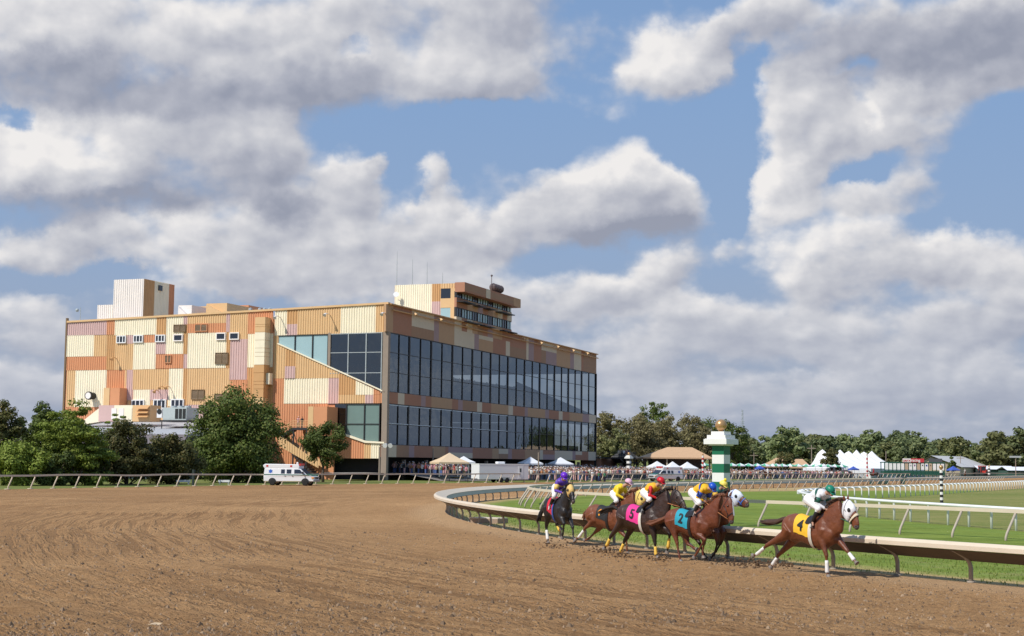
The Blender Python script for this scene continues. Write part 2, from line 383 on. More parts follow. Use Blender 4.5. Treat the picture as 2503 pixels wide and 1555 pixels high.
# near part of the track as real churned relief
rowsY = [23.2 * math.exp(.0031 * i) for i in range(330)]; NCX = 620; vs = []; keep = []
for y in rowsY:
    fy = 1.0 if y < 36 else max(.35, 1 - (y - 36) / 20)
    for j in range(NCX + 1):
        x = y * (-.365 + .73 * j / NCX); p_ = Vector((x, y, 0)); wob = noise.noise(p_ * .35)
        r_ = math.hypot(x - INC[0], y - INC[1]) - INC[2]; ed = min(1, max(0, (r_ - 1.0) / 2))
        h = noise.turbulence(p_ * 2.6, 4, True) * .060 - .016 + wob * .010
        h += max(0, noise.noise(p_ * 9.3) - .25) * .05
        vs.append((x, y, .010 + max(-.012, h * fy) * ed)); keep.append(r_ > .8)
n1 = NCX + 1; fs = [(i * n1 + j, i * n1 + j + 1, (i + 1) * n1 + j + 1, (i + 1) * n1 + j) for i in range(len(rowsY) - 1) for j in range(NCX) if keep[i * n1 + j] and keep[(i + 1) * n1 + j + 1]]
me = bpy.data.meshes.new('churned_dirt'); me.from_pydata(vs, [], fs); me.materials.append(MDIRT); me.polygons.foreach_set('use_smooth', [True] * len(me.polygons)); o = bpy.data.objects.new('churned_dirt', me); C.objects.link(o); tag(o, kind='structure')
# ------------------------------------------------------------------ grandstand
GO = Vector((-19.02, 230.0, 0)); EA = Vector((.342, .9397, 0)); EB = Vector((-.9397, .342, 0)); GROT = math.atan2(.9397, .342)
def pl(px, py, axis, val, O=GO):
    """sight line with the plane a=val (axis 0) or b=val (axis 1) of the building; gives (other, z)"""
    d = ray(px, py); n, o = (EA, EB) if axis == 0 else (EB, EA)
    t = (val - (CAM - O).dot(n)) / d.dot(n); p = CAM + d * t - O
    return p.dot(o), p.z
def L1(cx, cy, a=0): return pl(130 + cx / 2.7, 660 + cy / 2.7, 0, a)
def L2(cx, cy, a=0): return pl(620 + cx / 2.7, 640 + cy / 2.7, 0, a)
def F3(cx, cy, b=0): return pl(900 + cx / 2.7, 640 + cy / 2.7, 1, b)

def ribmat(name, col, fac=0):
    m = mat(name, col, rough=.55, var=.10, vscale=.6, spec=.3)
    return m
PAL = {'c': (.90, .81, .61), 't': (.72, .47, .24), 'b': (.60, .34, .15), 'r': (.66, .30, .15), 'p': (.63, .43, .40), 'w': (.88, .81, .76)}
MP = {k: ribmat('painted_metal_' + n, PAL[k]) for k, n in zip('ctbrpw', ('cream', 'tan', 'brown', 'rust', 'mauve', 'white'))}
def gridmat(name, col):
    m = mat(name, col, rough=.7, var=.08, vscale=.8)
    t = NT(m.node_tree); tc = t.n('ShaderNodeTexCoord').outputs['Object']; x, y, z = t.xyz(tc)
    wv = t.m('MULTIPLY', t.m('FRACT', t.m('MULTIPLY', x, 1 / .6)), 1.0)
    h = t.ss(t.m('ABSOLUTE', t.m('SUBTRACT', wv, .5)), .42, .48)
    bn = t.n('ShaderNodeBump'); bn.invert = True; bn.inputs['Distance'].default_value = .05; bn.inputs['Strength'].default_value = .8
    t.put(bn.inputs['Height'], h); t.put(m.node_tree.nodes['Principled BSDF'].inputs['Normal'], bn.outputs[0]); return m
FCOL_SHADED = {'c': (.68, .57, .42), 't': (.52, .32, .18), 'b': (.38, .22, .13), 'r': (.42, .20, .12), 'p': (.40, .27, .26), 'w': (.7, .62, .5)}  # side wall palette again, with the shade of the front put into darker colours
FP = {k: gridmat('shaded_facade_panel_' + n, FCOL_SHADED[k]) for k, n in zip('ctbrpw', ('cream', 'tan', 'brown', 'rust', 'mauve', 'white'))}
KEYS = 'ctbrpw'; MPL = [MP[k] for k in KEYS]; FPL = [FP[k] for k in KEYS]
MSTEEL = mat('dark_steel', (.035, .033, .035), .5, .1); MCONC = mat('concrete_post', (.30, .24, .19), .8, .12, 2)
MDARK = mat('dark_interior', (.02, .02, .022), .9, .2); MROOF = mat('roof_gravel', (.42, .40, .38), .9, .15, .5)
MWHITE = mat('white_paint', (.80, .80, .80), .45, .05); MGREYM = mat('grey_metal', (.42, .46, .47), .5, .08)
MLOUV = mat('louvre_metal', (.20, .13, .07), .6, .15, 8)

def glass(name, tint, refl, rough=.02):
    m = bpy.data.materials.new(name); m.use_nodes = True; t = NT(m.node_tree); m.node_tree.nodes.clear()
    tr = t.n('ShaderNodeBsdfTransparent'); t.put(tr.inputs[0], tint); gl = t.n('ShaderNodeBsdfGlossy'); gl.inputs['Roughness'].default_value = rough
    tc = t.n('ShaderNodeTexCoord').outputs['Object']
    bn = t.n('ShaderNodeBump'); bn.inputs['Strength'].default_value = .09; bn.inputs['Distance'].default_value = .3
    t.put(bn.inputs['Height'], t.noise(tc, .42, 3)); t.put(gl.inputs['Normal'], bn.outputs[0])
    t.put(gl.inputs[0], (refl[0], refl[1], refl[2], 1))
    fr = t.n('ShaderNodeFresnel'); fr.inputs[0].default_value = 1.5
    mx = t.n('ShaderNodeMixShader'); t.put(mx.inputs[0], t.m('MULTIPLY_ADD', fr.outputs[0], refl[3], refl[4], clamp=True))
    m.node_tree.links.new(tr.outputs[0], mx.inputs[1]); m.node_tree.links.new(gl.outputs[0], mx.inputs[2])
    o = t.n('ShaderNodeOutputMaterial'); m.node_tree.links.new(mx.outputs[0], o.inputs[0]); return m
GDARK = glass('tinted_glass', (.36, .40, .40, 1), (.62, .71, .80, 1.0, .14))
GBLUE = mat('blue_glass', (.36, .52, .55), .12, .06, .5, spec=.7)
GGREEN = mat('green_glass', (.17, .25, .225), .10, .12, .4, spec=.7)
GEND = glass('clear_glass', (.72, .86, .90, 1), (.8, .9, 1, .6, .02))
GWIN = glass('window_glass', (.05, .06, .08, 1), (.45, .5, .55, 1, .12))

GS = empty('grandstand', GO, GROT, 'tall grandstand clad in cream, tan, rust and mauve panels with a long glass front', 'grandstand')
# levels on the glass front
zr = lambda cx: F3(cx, 288 + (cx - 120) * (607 - 288) / (1503 - 120))[1]
ZR = sum(zr(x) for x in (120, 600, 1100, 1500)) / 4
ZG1 = sum(F3(x, 468 + (x - 122) * (733 - 468) / 1378)[1] for x in (122, 800, 1500)) / 3
ZG0 = sum(F3(x, 868 + (x - 118) * (1005 - 868) / 1380)[1] for x in (118, 800, 1500)) / 3
ZL1 = sum(F3(x, 936 + (x - 118) * (1062 - 936) / 1380)[1] for x in (118, 800, 1500)) / 3
ZL0 = sum(F3(x, 1208 + (x - 118) * (1256 - 1208) / 1380)[1] for x in (118, 800, 1500)) / 3
ZB0 = sum(F3(x, 1287 + (x - 113) * (1312 - 1287) / 1380)[1] for x in (113, 800, 1500)) / 3
AL = F3(1503, 700)[0]; BW = L1(90, 500)[0]
print('GS levels', ZR, ZG1, ZG0, ZL1, ZL0, ZB0, 'len', AL, 'width', BW)
def roofz(b): return ZR + (L1(92, 350)[1] - ZR) * b / BW
# -- corrugated left wall
def corr(mb, b0, b1, zb0, zb1, zt0, zt1, mi, a=-.05, step=.42, dep=.075):
    n = max(1, int(round((b1 - b0) / step))); st = (b1 - b0) / n; vs = []
    for i in range(n):
        for fr, d in ((0, 0), (.38, 0), (.5, -dep), (.88, -dep)):
            vs.append((b0 + (i + fr) * st, a + d))
    vs.append((b1, a)); V = []
    for b, aa in vs:
        k = (b - b0) / (b1 - b0); V.append((aa, b, zb0 + (zb1 - zb0) * k)); V.append((aa, b, zt0 + (zt1 - zt0) * k))
    mb.add(V, [(2 * i, 2 * i + 1, 2 * i + 3, 2 * i + 2) for i in range(len(vs) - 1)], mi)
wall = MB()
def rect1(x0, y0, x1, y1, k, a=-.05):
    xm = (x0 + x1) / 2; b0 = L1(x1, (max(y0, 300) + y1) / 2)[0]; b1 = L1(x0, (max(y0, 300) + y1) / 2)[0]
    zb = L1(xm, y1)[1]
    if y0 < 0: corr(wall, b0, b1, zb, zb, roofz(b0), roofz(b1), KEYS.index(k), a)
    else: zt = L1(xm, y0)[1]; corr(wall, b0, b1, zb, zb, zt, zt, KEYS.index(k), a)
for r_ in [(90, -1, 355, 431, 'p'), (90, 431, 270, 572, 'c'), (270, 431, 355, 572, 't'), (90, 572, 355, 662, 'r'), (90, 662, 145, 905, 't'), (145, 662, 350, 905, 'c'), (90, 905, 350, 1250, 'r'),
           (355, -1, 408, 428, 'r'), (355, 428, 408, 660, 'b'), (350, 662, 465, 1250, 'r'), (408, -1, 683, 430, 'c'), (683, -1, 747, 428, 'b'), (747, -1, 862, 555, 'c'), (862, -1, 888, 360, 'p'),
           (408, 430, 490, 660, 't'), (490, 430, 530, 487, 'p'), (490, 487, 530, 660, 't'), (530, 430, 600, 658, 'c'), (600, 430, 678, 480, 'r'), (600, 480, 678, 655, 'c'), (678, 430, 747, 555, 'p'), (678, 556, 860, 650, 'r'),
           (862, 360, 888, 556, 'b'), (862, 556, 888, 650, 'p'), (888, -1, 1143, 353, 't'), (888, 353, 1143, 415, 'r'), (888, 415, 1143, 648, 'c'), (1143, -1, 1168, 410, 'p'), (1143, 410, 1168, 650, 'b'),
           (1168, -1, 1285, 457, 't'), (1168, 457, 1280, 725, 'p'), (1285, -1, 1452, 421, 'r'), (1285, 421, 1452, 643, 'c'), (1280, 643, 1452, 1250, 'b'), (465, 662, 485, 1250, 't'), (485, 660, 527, 860, 'p'), (485, 860, 527, 1250, 't'),
           (527, 656, 763, 790, 't'), (763, 652, 857, 900, 'c'), (857, 650, 885, 905, 'b'), (885, 650, 1168, 890, 't'), (1168, 725, 1280, 890, 'r'), (527, 790, 640, 1000, 'c'), (640, 790, 763, 860, 'p'), (640, 860, 763, 1250, 't'), (763, 900, 885, 1250, 't'),
           (885, 890, 1090, 1250, 'p'), (1090, 890, 1280, 1250, 'r')]: rect1(*r_)
def rect2(x0, y0, x1, y1, k, a=-.05, y0b=None, y1b=None):
    """x left..right in view; y0/y1 top/bottom at the left side, y0b/y1b at the right side"""
    y0b = y0 if y0b is None else y0b; y1b = y1 if y1b is None else y1b
    br, bl = L2(x1, 700)[0], L2(x0, 700)[0]
    zt = lambda x, y, b: roofz(b) if y < 0 else L2(x, y)[1]
    if y1 == y1b: zbl = zbr = L2((x0 + x1) / 2, y1)[1]
    else: zbl, zbr = L2(x0, y1)[1], L2(x1, y1b)[1]
    if y0 == y0b and y0 >= 0: ztl = ztr = L2((x0 + x1) / 2, y0)[1]
    else: ztl, ztr = zt(x0, y0, bl), zt(x1, y0b, br)
    corr(wall, br, bl, zbr, zbl, ztr, ztl, KEYS.index(k), a)
GT = lambda x: 487 - (x - 160) * 22 / 685           # top of the side glass
SL = lambda x: 540 + (x - 160) * 322 / 685          # sloping sill
for x0, y0, x1, y1, k in [(133, -1, 213, 483, 'c'), (213, -1, 283, 412, 'b'), (213, 412, 283, 482, 'p'), (283, -1, 568, 476, 't'), (568, -1, 800, 469, 'c'), (800, -1, 875, 466, 't')]:
    rect2(x0, y0, x1, GT((x0 + x1) / 2) if y1 > 440 else y1, k)
SP = [(160, 210, 't', 't'), (210, 278, 'b', 'b'), (278, 497, 't', 't'), (497, 565, 't', 't'), (565, 677, 'b', 'b'), (677, 795, 'c', 'c'), (795, 840, 'r', 'r')]
rect2(133, GT(133), 160, 770, 't'); rect2(133, 770, 205, 1400, 'r')
for x0, x1, k, _ in SP:
    lim = 770 if x1 <= 565 else 878
    rect2(x0, SL(x0), x1, lim if x1 < 795 or True else 0, k, y0b=min(SL(x1), lim))
rect2(210, 690, 278, 770, 'p', a=-.18); rect2(205, 770, 497, 936, 'c'); rect2(497, 766, 565, 936, 'p'); rect2(565, 878, 740, 934, 't'); rect2(740, 878, 795, 934, 'p', a=-.052); rect2(795, 876, 840, 934, 'r')
rect2(205, 938, 500, 1400, 'r')
WB = lambda x: 1150 + (x - 610) * 45 / 130 if x < 740 else 1196 + (x - 740) * .04
for x0, x1, k in [(500, 600, 'r'), (600, 740, 'r'), (740, 785, 't'), (785, 845, 'c')]: rect2(x0, WB(x0) if x0 > 500 else 1060, x1, 1298, k, y0b=WB(x1))
wall.box(0, .35, 0, BW, ZG1 + .3, ZR - 1.6, 3)                                  # structural wall behind the cladding
bS = L2(160, 600)[0]; bG = L2(505, 600)[0]
zS = L2(160, 540)[1]; zC = L2(845, 862)[1]
wall.prism([(bS, 0.0), (BW, 0.0), (BW, ZR - 1.7), (bS, ZR - 1.7)], 0, .0, .34, 3)
wall.prism([(0, ZL1 - .0), (bS, ZL1), (bS, zS - .1), (0, zC - .1)], 0, .0, .34, 3)
wall.prism([(bG - 1.0, 0), (bS, 0), (bS, ZL1), (bG - 1.0, ZL1)], 0, .01, .33, 3)
wall.box(0, .34, 0, bG - 1, ZB0, ZL0 + .2, 3)
wall.build('side_wall', MPL, GS)
# -- coping, sloped sill trim
cp = MB()
cp.add([(-.3, -.25, ZR + .02), (-.3, BW, roofz(BW) + .02), (.5, BW, roofz(BW) + .02), (.5, -.25, ZR + .02), (-.3, -.25, ZR + .32), (-.3, BW, roofz(BW) + .32), (.5, BW, roofz(BW) + .32), (.5, -.25, ZR + .32)],
       [(0, 1, 2, 3), (7, 6, 5, 4), (0, 4, 5, 1), (1, 5, 6, 2), (2, 6, 7, 3), (3, 7, 4, 0)])
cp.build('coping', MP['t'], GS)
sl_ = MB(); sl_.prism([(bS, zS - .1), (0, zC - .1), (0, zC + .1), (bS, zS + .1)], 0, -.25, -.02)
sl_.prism([(L2(600, 1150)[0], L2(600, 1147)[1]), (L2(740, 1190)[0], L2(740, 1195)[1]), (0, L2(840, 1200)[1]), (0, L2(840, 1196)[1] + .15), (L2(740, 1190)[0], L2(740, 1190)[1] + .2), (L2(600, 1150)[0], L2(600, 1147)[1] + .35)], 0, -.35, -.02)
sl_.build('sill_trim', MP['c'], GS)
# -- facade bands
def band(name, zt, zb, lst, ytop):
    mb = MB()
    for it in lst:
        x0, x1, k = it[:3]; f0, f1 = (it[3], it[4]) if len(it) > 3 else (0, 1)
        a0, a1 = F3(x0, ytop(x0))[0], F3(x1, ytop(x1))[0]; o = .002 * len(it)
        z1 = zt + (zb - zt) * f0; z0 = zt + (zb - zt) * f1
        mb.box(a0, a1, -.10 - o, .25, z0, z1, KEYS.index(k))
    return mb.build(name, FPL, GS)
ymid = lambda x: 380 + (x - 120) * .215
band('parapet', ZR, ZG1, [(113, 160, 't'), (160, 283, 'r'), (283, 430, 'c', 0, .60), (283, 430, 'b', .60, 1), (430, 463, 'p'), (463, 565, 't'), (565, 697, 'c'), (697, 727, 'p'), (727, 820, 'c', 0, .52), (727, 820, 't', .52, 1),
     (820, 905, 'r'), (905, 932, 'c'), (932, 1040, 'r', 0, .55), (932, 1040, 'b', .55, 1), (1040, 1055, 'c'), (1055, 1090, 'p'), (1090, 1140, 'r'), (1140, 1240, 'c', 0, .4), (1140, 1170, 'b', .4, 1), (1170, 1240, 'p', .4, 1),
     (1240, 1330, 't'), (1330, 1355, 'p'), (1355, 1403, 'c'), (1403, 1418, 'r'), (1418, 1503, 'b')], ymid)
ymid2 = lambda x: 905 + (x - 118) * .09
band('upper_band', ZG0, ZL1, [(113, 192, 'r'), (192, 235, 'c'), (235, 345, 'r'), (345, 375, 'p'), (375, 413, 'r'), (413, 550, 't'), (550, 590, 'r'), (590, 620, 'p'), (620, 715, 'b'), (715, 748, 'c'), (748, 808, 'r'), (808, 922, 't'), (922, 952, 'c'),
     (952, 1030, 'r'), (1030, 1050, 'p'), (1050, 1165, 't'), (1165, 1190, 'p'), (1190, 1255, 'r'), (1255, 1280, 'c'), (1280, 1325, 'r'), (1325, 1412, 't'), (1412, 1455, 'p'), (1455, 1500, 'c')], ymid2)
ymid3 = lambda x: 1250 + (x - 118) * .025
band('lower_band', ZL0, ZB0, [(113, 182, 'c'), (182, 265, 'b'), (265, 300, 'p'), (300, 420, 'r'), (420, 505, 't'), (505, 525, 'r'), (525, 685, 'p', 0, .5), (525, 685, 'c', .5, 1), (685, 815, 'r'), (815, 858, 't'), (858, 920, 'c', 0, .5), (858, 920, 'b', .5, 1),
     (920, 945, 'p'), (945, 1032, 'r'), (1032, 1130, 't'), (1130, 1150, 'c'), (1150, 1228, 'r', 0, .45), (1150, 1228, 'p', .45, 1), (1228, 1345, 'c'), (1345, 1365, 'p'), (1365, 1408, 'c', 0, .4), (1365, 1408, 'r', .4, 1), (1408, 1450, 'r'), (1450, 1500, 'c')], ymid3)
# -- roof, floors, inner walls (one shell part)
BD = 34.0
sh = MB()
sh.box(.4, AL - .1, .3, BW, ZR - 2.0, ZR - 1.7, 1)
sh.box(AL - .35, AL, 0, BD, ZG1 + .02, ZR, 0); sh.box(.36, AL - .4, BW - .4, BW, 0, ZR - 2.1, 0)
sh.box(.36, AL - .36, .3, BD, ZG0 - 1.6, ZG0 - .5, 0); sh.box(.36, AL - .36, .3, BD, ZL0 - .9, ZL0 - .25, 0)
sh.box(.36, AL - .4, BD, BD + .3, 0, ZR - 2.1, 0)
sh.prism([(0, ZL1), (bS, ZL1), (bS, zS), (0, zC)], 0, AL - .33, AL - .02, 0)
sh.box(AL - .34, AL - .01, 0, BD, ZB0, ZL0, 0); sh.box(AL - .34, AL - .01, bG, BD, 0, ZL1, 0)
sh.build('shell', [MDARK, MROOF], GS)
# -- raked seating inside, seen through the glass
mseat = mat('seating_rows', (.26, .25, .15), .8, .45, .35)
st = MB(); NR = 26
for i in range(NR):
    b0 = 1.2 + i * (bS - 1.5) / NR; z0 = zC - 1.2 + (zS - zC) * (i / NR); st.box(1, AL - 1, b0, b0 + (bS - 1.5) / NR - .01, z0 - .9, z0, 0)
st.build('seating_rows', mseat, GS)
mpp = [mat('seated_' + n, c, .8) for n, c in (('white', (.5, .5, .5)), ('blue', (.10, .16, .3)), ('red', (.35, .08, .06)), ('dark', (.05, .05, .05)), ('tan', (.45, .32, .2)))]
pp = MB()
for i in range(1900):
    k = rnd.randrange(NR - 4); b0 = 1.2 + k * (bS - 1.5) / NR; z0 = zC - 1.2 + (zS - zC) * (k / NR); a = rnd.uniform(3, AL - 3)
    if noise.noise(Vector((a * .09, k * .3, 0))) < -.05: continue
    pp.box(a - .24, a + .24, b0 + .3, b0 + .7, z0, z0 + .75, rnd.randrange(5)); pp.ball((a, b0 + .5, z0 + .95), .13, None, 4, 5, 4)
for i in range(500):
    a = rnd.uniform(3, AL - 3); b0 = rnd.uniform(2, 10); pp.box(a - .25, a + .25, b0, b0 + .4, ZL0 - .2, ZL0 + 1.2, rnd.randrange(5))
o = pp.build('seated_spectators', mpp, GS); o['kind'] = 'stuff'
# -- glass bays of the front
bays = [122, 270, 415, 555, 687, 808, 922, 1032, 1133, 1230, 1322, 1410, 1497]
ga = [F3(x, 700 + (x - 122) * .1)[0] for x in bays]
ga[0] = .55; ga[-1] = AL - .1
mlightbar = mat('painted_light_bar', (.55, .62, .66), .4)  # pale colour paints in lit bars and reflected ceiling lights on the lower glass
for i in range(12):
    a0, a1 = ga[i], ga[i + 1]; am = (a0 + a1) / 2
    for zb, zt, nr in ((ZG0, ZG1, 3), (ZL0, ZL1, 2)):
        f = MB(); f.box(a0 - .17, a0 + .17, -.10, .3, zb + .001, zt - .001); f.box(am - .05, am + .05, -.10, .2, zb + .06, zt - .06)
        f.box(a0 + .17, a1 - .17, -.08, .2, zb + .001, zb + .1); f.box(a0 + .17, a1 - .17, -.08, .2, zt - .14, zt - .002)
        for r in range(1, nr): z = zb + (zt - zb) * r / nr; f.box(a0 + .171, am - .091, -.06, .15, z - .035, z + .035); f.box(am + .091, a1 - .171, -.06, .15, z - .05, z + .05)
        o = f.build('window', MSTEEL, GS)
        p = MB(); p.add([(a0 + .1, .03, zb), (a1 - .1, .03, zb), (a1 - .1, .03, zt), (a0 + .1, .03, zt)], [(0, 1, 2, 3)]); p.build('pane', GDARK, o)
        if nr == 2 and i < 6:
            q = MB(); z = (zb + zt) / 2 + .05; q.box(a0 + .172, a1 - .172, -.115, -.065, z, z + .11); q.box(a0 + .172, a1 - .172, -.085, -.082, zt - .30, zt - .16); q.build('light_strip_bar', mlightbar, o)
# corner post
cpst = MB(); cpst.box(-.25, .5, -.35, .55, 0, ZG1 - .01); cpst.build('corner_post', MCONC, GS)
cp2 = MB(); cp2.box(AL - .1, AL + .12, -.2, .3, 0, ZG1); cp2.build('corner_post', MSTEEL, GS)
# -- side glass (upper: three blue, three dark; lower: three)
def quad_pane(pts, m, parent): mb = MB(); mb.add([(.05, b, z) for b, z in pts], [tuple(range(len(pts)))]); return mb.build('pane', m, parent)
def side_win(x0, x1, yt, yb, m, rows=(), mm=MSTEEL):
    b0, b1 = L2(x1, 600)[0], L2(x0, 600)[0]
    P = [(b0, L2(x1, yb(x1))[1]), (b1, L2(x0, yb(x0))[1]), (b1, L2(x0, yt(x0))[1]), (b0, L2(x1, yt(x1))[1])]
    f = MB()
    for b, lo, hi in ((b0, P[0][1], P[3][1]),): f.box(-.12, .12, b - .07, b + .07, lo, hi)
    f.prism([(P[3][0], P[3][1] - .12), (P[2][0], P[2][1] - .12), P[2], P[3]], 0, -.1, .1)
    for fr in rows:
        z = fr; f.box(-.1, .1, b0 + .07, b1, z - .05, z + .05)
    o = f.build('window', mm, GS); quad_pane(P, m, o)
for x0, x1 in ((160, 272), (272, 388), (388, 490)): side_win(x0, x1, GT, SL, GBLUE)
zz = [L2(620, 600)[1], L2(620, 735)[1]]
for x0, x1 in ((508, 625), (625, 743), (743, 846)): side_win(x0, x1, GT, SL, GDARK, [z for z in zz if z > L2(x0, SL(x0))[1] - 2], MCONC if x1 == 0 else MGREYM)
o = MB(); o.box(-.15, .3, L2(508, 600)[0], L2(492, 600)[0], L2(500, SL(500))[1], ZG1); o.build('corner_post', MCONC, GS)
LB = lambda x: WB(x) if x > 605 else 1150
LT = lambda x: 937
for x0, x1, m in ((500, 621, GDARK), (621, 740, GGREEN), (740, 840, GGREEN)): side_win(x0, x1, LT, LB, m, [L2(620, 1070)[1]])
# dark doorway recess at ground under the side glass
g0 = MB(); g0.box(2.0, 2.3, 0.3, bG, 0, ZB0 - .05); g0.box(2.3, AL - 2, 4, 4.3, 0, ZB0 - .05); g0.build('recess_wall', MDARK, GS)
for i in range(1, 12): cl = MB(); cl.box(ga[i] - .25, ga[i] + .25, .4, .9, 0, ZB0 - .4); cl.build('column', MCONC, GS)
for i, a in enumerate([3, 8, 14, 26, 33, 41, 55, 64, 72, 84, 96]):
    d = MB(); d.box(a, a + 1.9, 3.86, 3.99, .02, 2.4); o = d.build('door', MGREYM, GS); e = MB(); e.box(a + .1, a + .85, 3.82, 3.85, .3, 2.2); e.box(a + 1.05, a + 1.8, 3.82, 3.85, .3, 2.2); e.build('pane', GWIN, o)
# -- windows and louvres on the side wall
def wbox(x0, y0, x1, y1, kind):
    b0, b1 = L1(x1, y0)[0], L1(x0, y0)[0]; z0, z1 = L1(x0, y1)[1], L1(x0, y0)[1]
    if kind in 'wd':
        f = MB(); t_ = .16; fm = MWHITE if kind == 'w' else MP['w']
        f.box(-.34, -.05, b0, b1, z0, z0 + t_); f.box(-.34, -.05, b0, b1, z1 - t_, z1); f.box(-.335, -.05, b0, b0 + t_, z0 + t_, z1 - t_); f.box(-.335, -.05, b1 - t_, b1, z0 + t_, z1 - t_)
        if kind == 'w':
            for k in (1, 2): bb = b0 + (b1 - b0) * k / 3; f.box(-.33, -.06, bb - .07, bb + .07, z0 + t_, z1 - t_)
        o = f.build('window', fm, GS); p = MB(); p.box(-.25, -.19, b0 + .05, b1 - .05, z0 + .05, z1 - .05); p.build('pane', MGL, o)
    else:
        f = MB(); m = {'l': MLOUV, 't': MP['t'], 'r': MP['r']}[kind]
        f.box(-.30, -.05, b0, b1, z0, z0 + .1); f.box(-.30, -.05, b0, b1, z1 - .1, z1); f.box(-.3, -.05, b0, b0 + .1, z0 + .1, z1 - .1); f.box(-.3, -.05, b1 - .1, b1, z0 + .1, z1 - .1); f.box(-.3, -.05, (b0 + b1) / 2 - .06, (b0 + b1) / 2 + .06, z0 + .1, z1 - .1)
        z = z0 + .14
        while z < z1 - .2: f.add([(-.28, b0 + .1, z), (-.28, b1 - .1, z), (-.17, b1 - .1, z + .17), (-.17, b0 + .1, z + .17)], [(0, 1, 2, 3)], 1); z += .19
        f.build('louvre', [m, MLOUV], GS)
MGL = mat('dark_window_glass', (.02, .025, .04), .08, .1, spec=.8)
for r_ in [(425, 434, 487, 485, 'w'), (536, 431, 599, 481, 'w'), (680, 429, 744, 478, 'w'), (800, 426, 861, 472, 'd'), (1081, 416, 1143, 464, 'd'), (1169, 414, 1232, 462, 'd'), (800, 362, 880, 411, 'l'), (940, 358, 1023, 408, 'r'),
           (1075, 547, 1159, 622, 'l'), (742, 562, 785, 616, 'r'), (918, 790, 1002, 856, 'l'), (1069, 818, 1154, 860, 'l'), (524, 857, 606, 900, 'w'), (668, 855, 750, 916, 'w'), (783, 853, 868, 905, 'w')]: wbox(*r_)
# -- air duct that climbs the side wall
b0, b1 = L1(1432, 600)[0], L1(1366, 600)[0]
dk = MB(); edges = [(318, 't'), (366, 't'), (380, 't'), (416, 'c'), (468, 'c'), (520, 'c'), (548, 'c'), (575, 'c'), (630, 'b'), (682, 'b'), (738, 'b'), (760, 'b'), (788, 'b'), (845, 't'), (918, 't')]
for (ya, k), (yb, _) in zip(edges, edges[1:]):
    zt, zb = L1(1400, ya)[1], L1(1400, yb)[1]; dk.box(-1.9, -.06, b0, b1, zb, zt - .05, KEYS.index(k)); dk.box(-1.84, -.06, b0 + .05, b1 - .05, zt - .05, zt, KEYS.index('b'))
dk.build('air_duct', MPL, GS)
dk = MB(); zt, zb = L1(1441, 684)[1], L1(1441, 757)[1]; dk.box(-1.2, -.06, b0 - .6, b0 - .02, zb, zt, 0); dk.build('junction_box', MP['c'], GS)
# twin duct boxes lower left, exhaust fan
for x0, x1, k in ((385, 424, 't'), (428, 490, 'r')):
    bb0, bb1 = L1(x1, 830)[0], L1(x0, 830)[0]; q = MB(); q.box(-2.2, -.06, bb0, bb1, L1(400, 920)[1], L1(400, 783)[1]); q.build('duct_box', MP[k], GS)
fb, fz = L1(268, 832); fn = MB(); fn.lathe([(.55, 0), (.55, 1.0), (.68, 1.1), (.68, 1.5)], (0, 0), 18); fn.lathe([(.5, 1.505), (.52, 1.56)], (0, 0), 18, 1)
o = fn.build('exhaust_fan', [mat('black_rim', (.03, .03, .03)), MP['w']], GS); o.location = (0, fb, fz); o.rotation_euler = (0, R(-90), 0)
# small flood lamps on brackets
def lamp(a, b, z, d, m=MP['w']):
    q = MB(); q.tube([(a, b, z), (a + d[0] * .6, b + d[1] * .6, z + .15), (a + d[0], b + d[1], z + .05)], .06, 6); q.tube([(a + d[0], b + d[1], z + .1), (a + d[0] * 1.25, b + d[1] * 1.25, z - .25)], [.10, .30], 8); q.build('flood_lamp', m, GS)
for cx, cy in ((477, 345), (148, 362), (853, 340)): b_, z_ = L2(cx, cy, -1.5); lamp(-.1, b_, z_, (-1.5, 0))
for cx, cy in ((735, 775), (775, 775), (700, 800), (420, 585), (1175, 768)): b_, z_ = L1(cx, cy); lamp(-.1, b_, z_, (-1.1, 0), MP['b'])
for cx, cy in ((300, 355), (470, 390), (640, 428), (1020, 515), (1135, 543), (1245, 568), (1347, 592), (1440, 611)):
    a_, z_ = F3(cx, cy, -.8); lamp(a_, -.1, z_ + .3, (0, -.9), MP['t'])
gt = MB(); gt.tube([(1, -.42, ZR - .75), (AL + .3, -.42, ZR - .75)], .11, 6); gt.box(.2, AL, -.55, -.10, ZR + .0, ZR + .18); gt.build('gutter', MP['b'], GS)
# -- roof houses
def house(name, m1, pts, a, b0, b1, z0, z1, la, mats=None):
    q = MB(); q.box(a, a + la, b0, b1, z0, z1); return q.build(name, m1, GS)
def corrbox(name, a0, a1, b0, b1, z0, z1, side, front, lid='c'):
    """side: list of (frac0, frac1, colour) along b from the left of the view; front along a"""
    q = MB(); q.box(a0 + .01, a1 - .01, b0 + .01, b1 - .01, z0, z1 - .01, KEYS.index(lid))
    for f0, f1, k in side: corr(q, b1 - (b1 - b0) * f1, b1 - (b1 - b0) * f0, z0, z0, z1, z1, KEYS.index(k), a=a0 - .0)
    for f0, f1, k in front:
        n = MB(); corr(n, a0 + (a1 - a0) * f0, a0 + (a1 - a0) * f1, z0, z0, z1, z1, KEYS.index(k), a=0)
        q.add([(v[1], b0 + v[0], v[2]) for v in n.v], n.f, KEYS.index(k))
    return q.build(name, MPL, GS)
aT = 4.0; bR, zt = L1(600, 58, aT); bL, _ = L1(402, 62, aT)
a2 = pl(130 + 800 / 2.7, 660 + 95 / 2.7, 1, bR)[0]
print('tower', bR, bL, zt, a2)
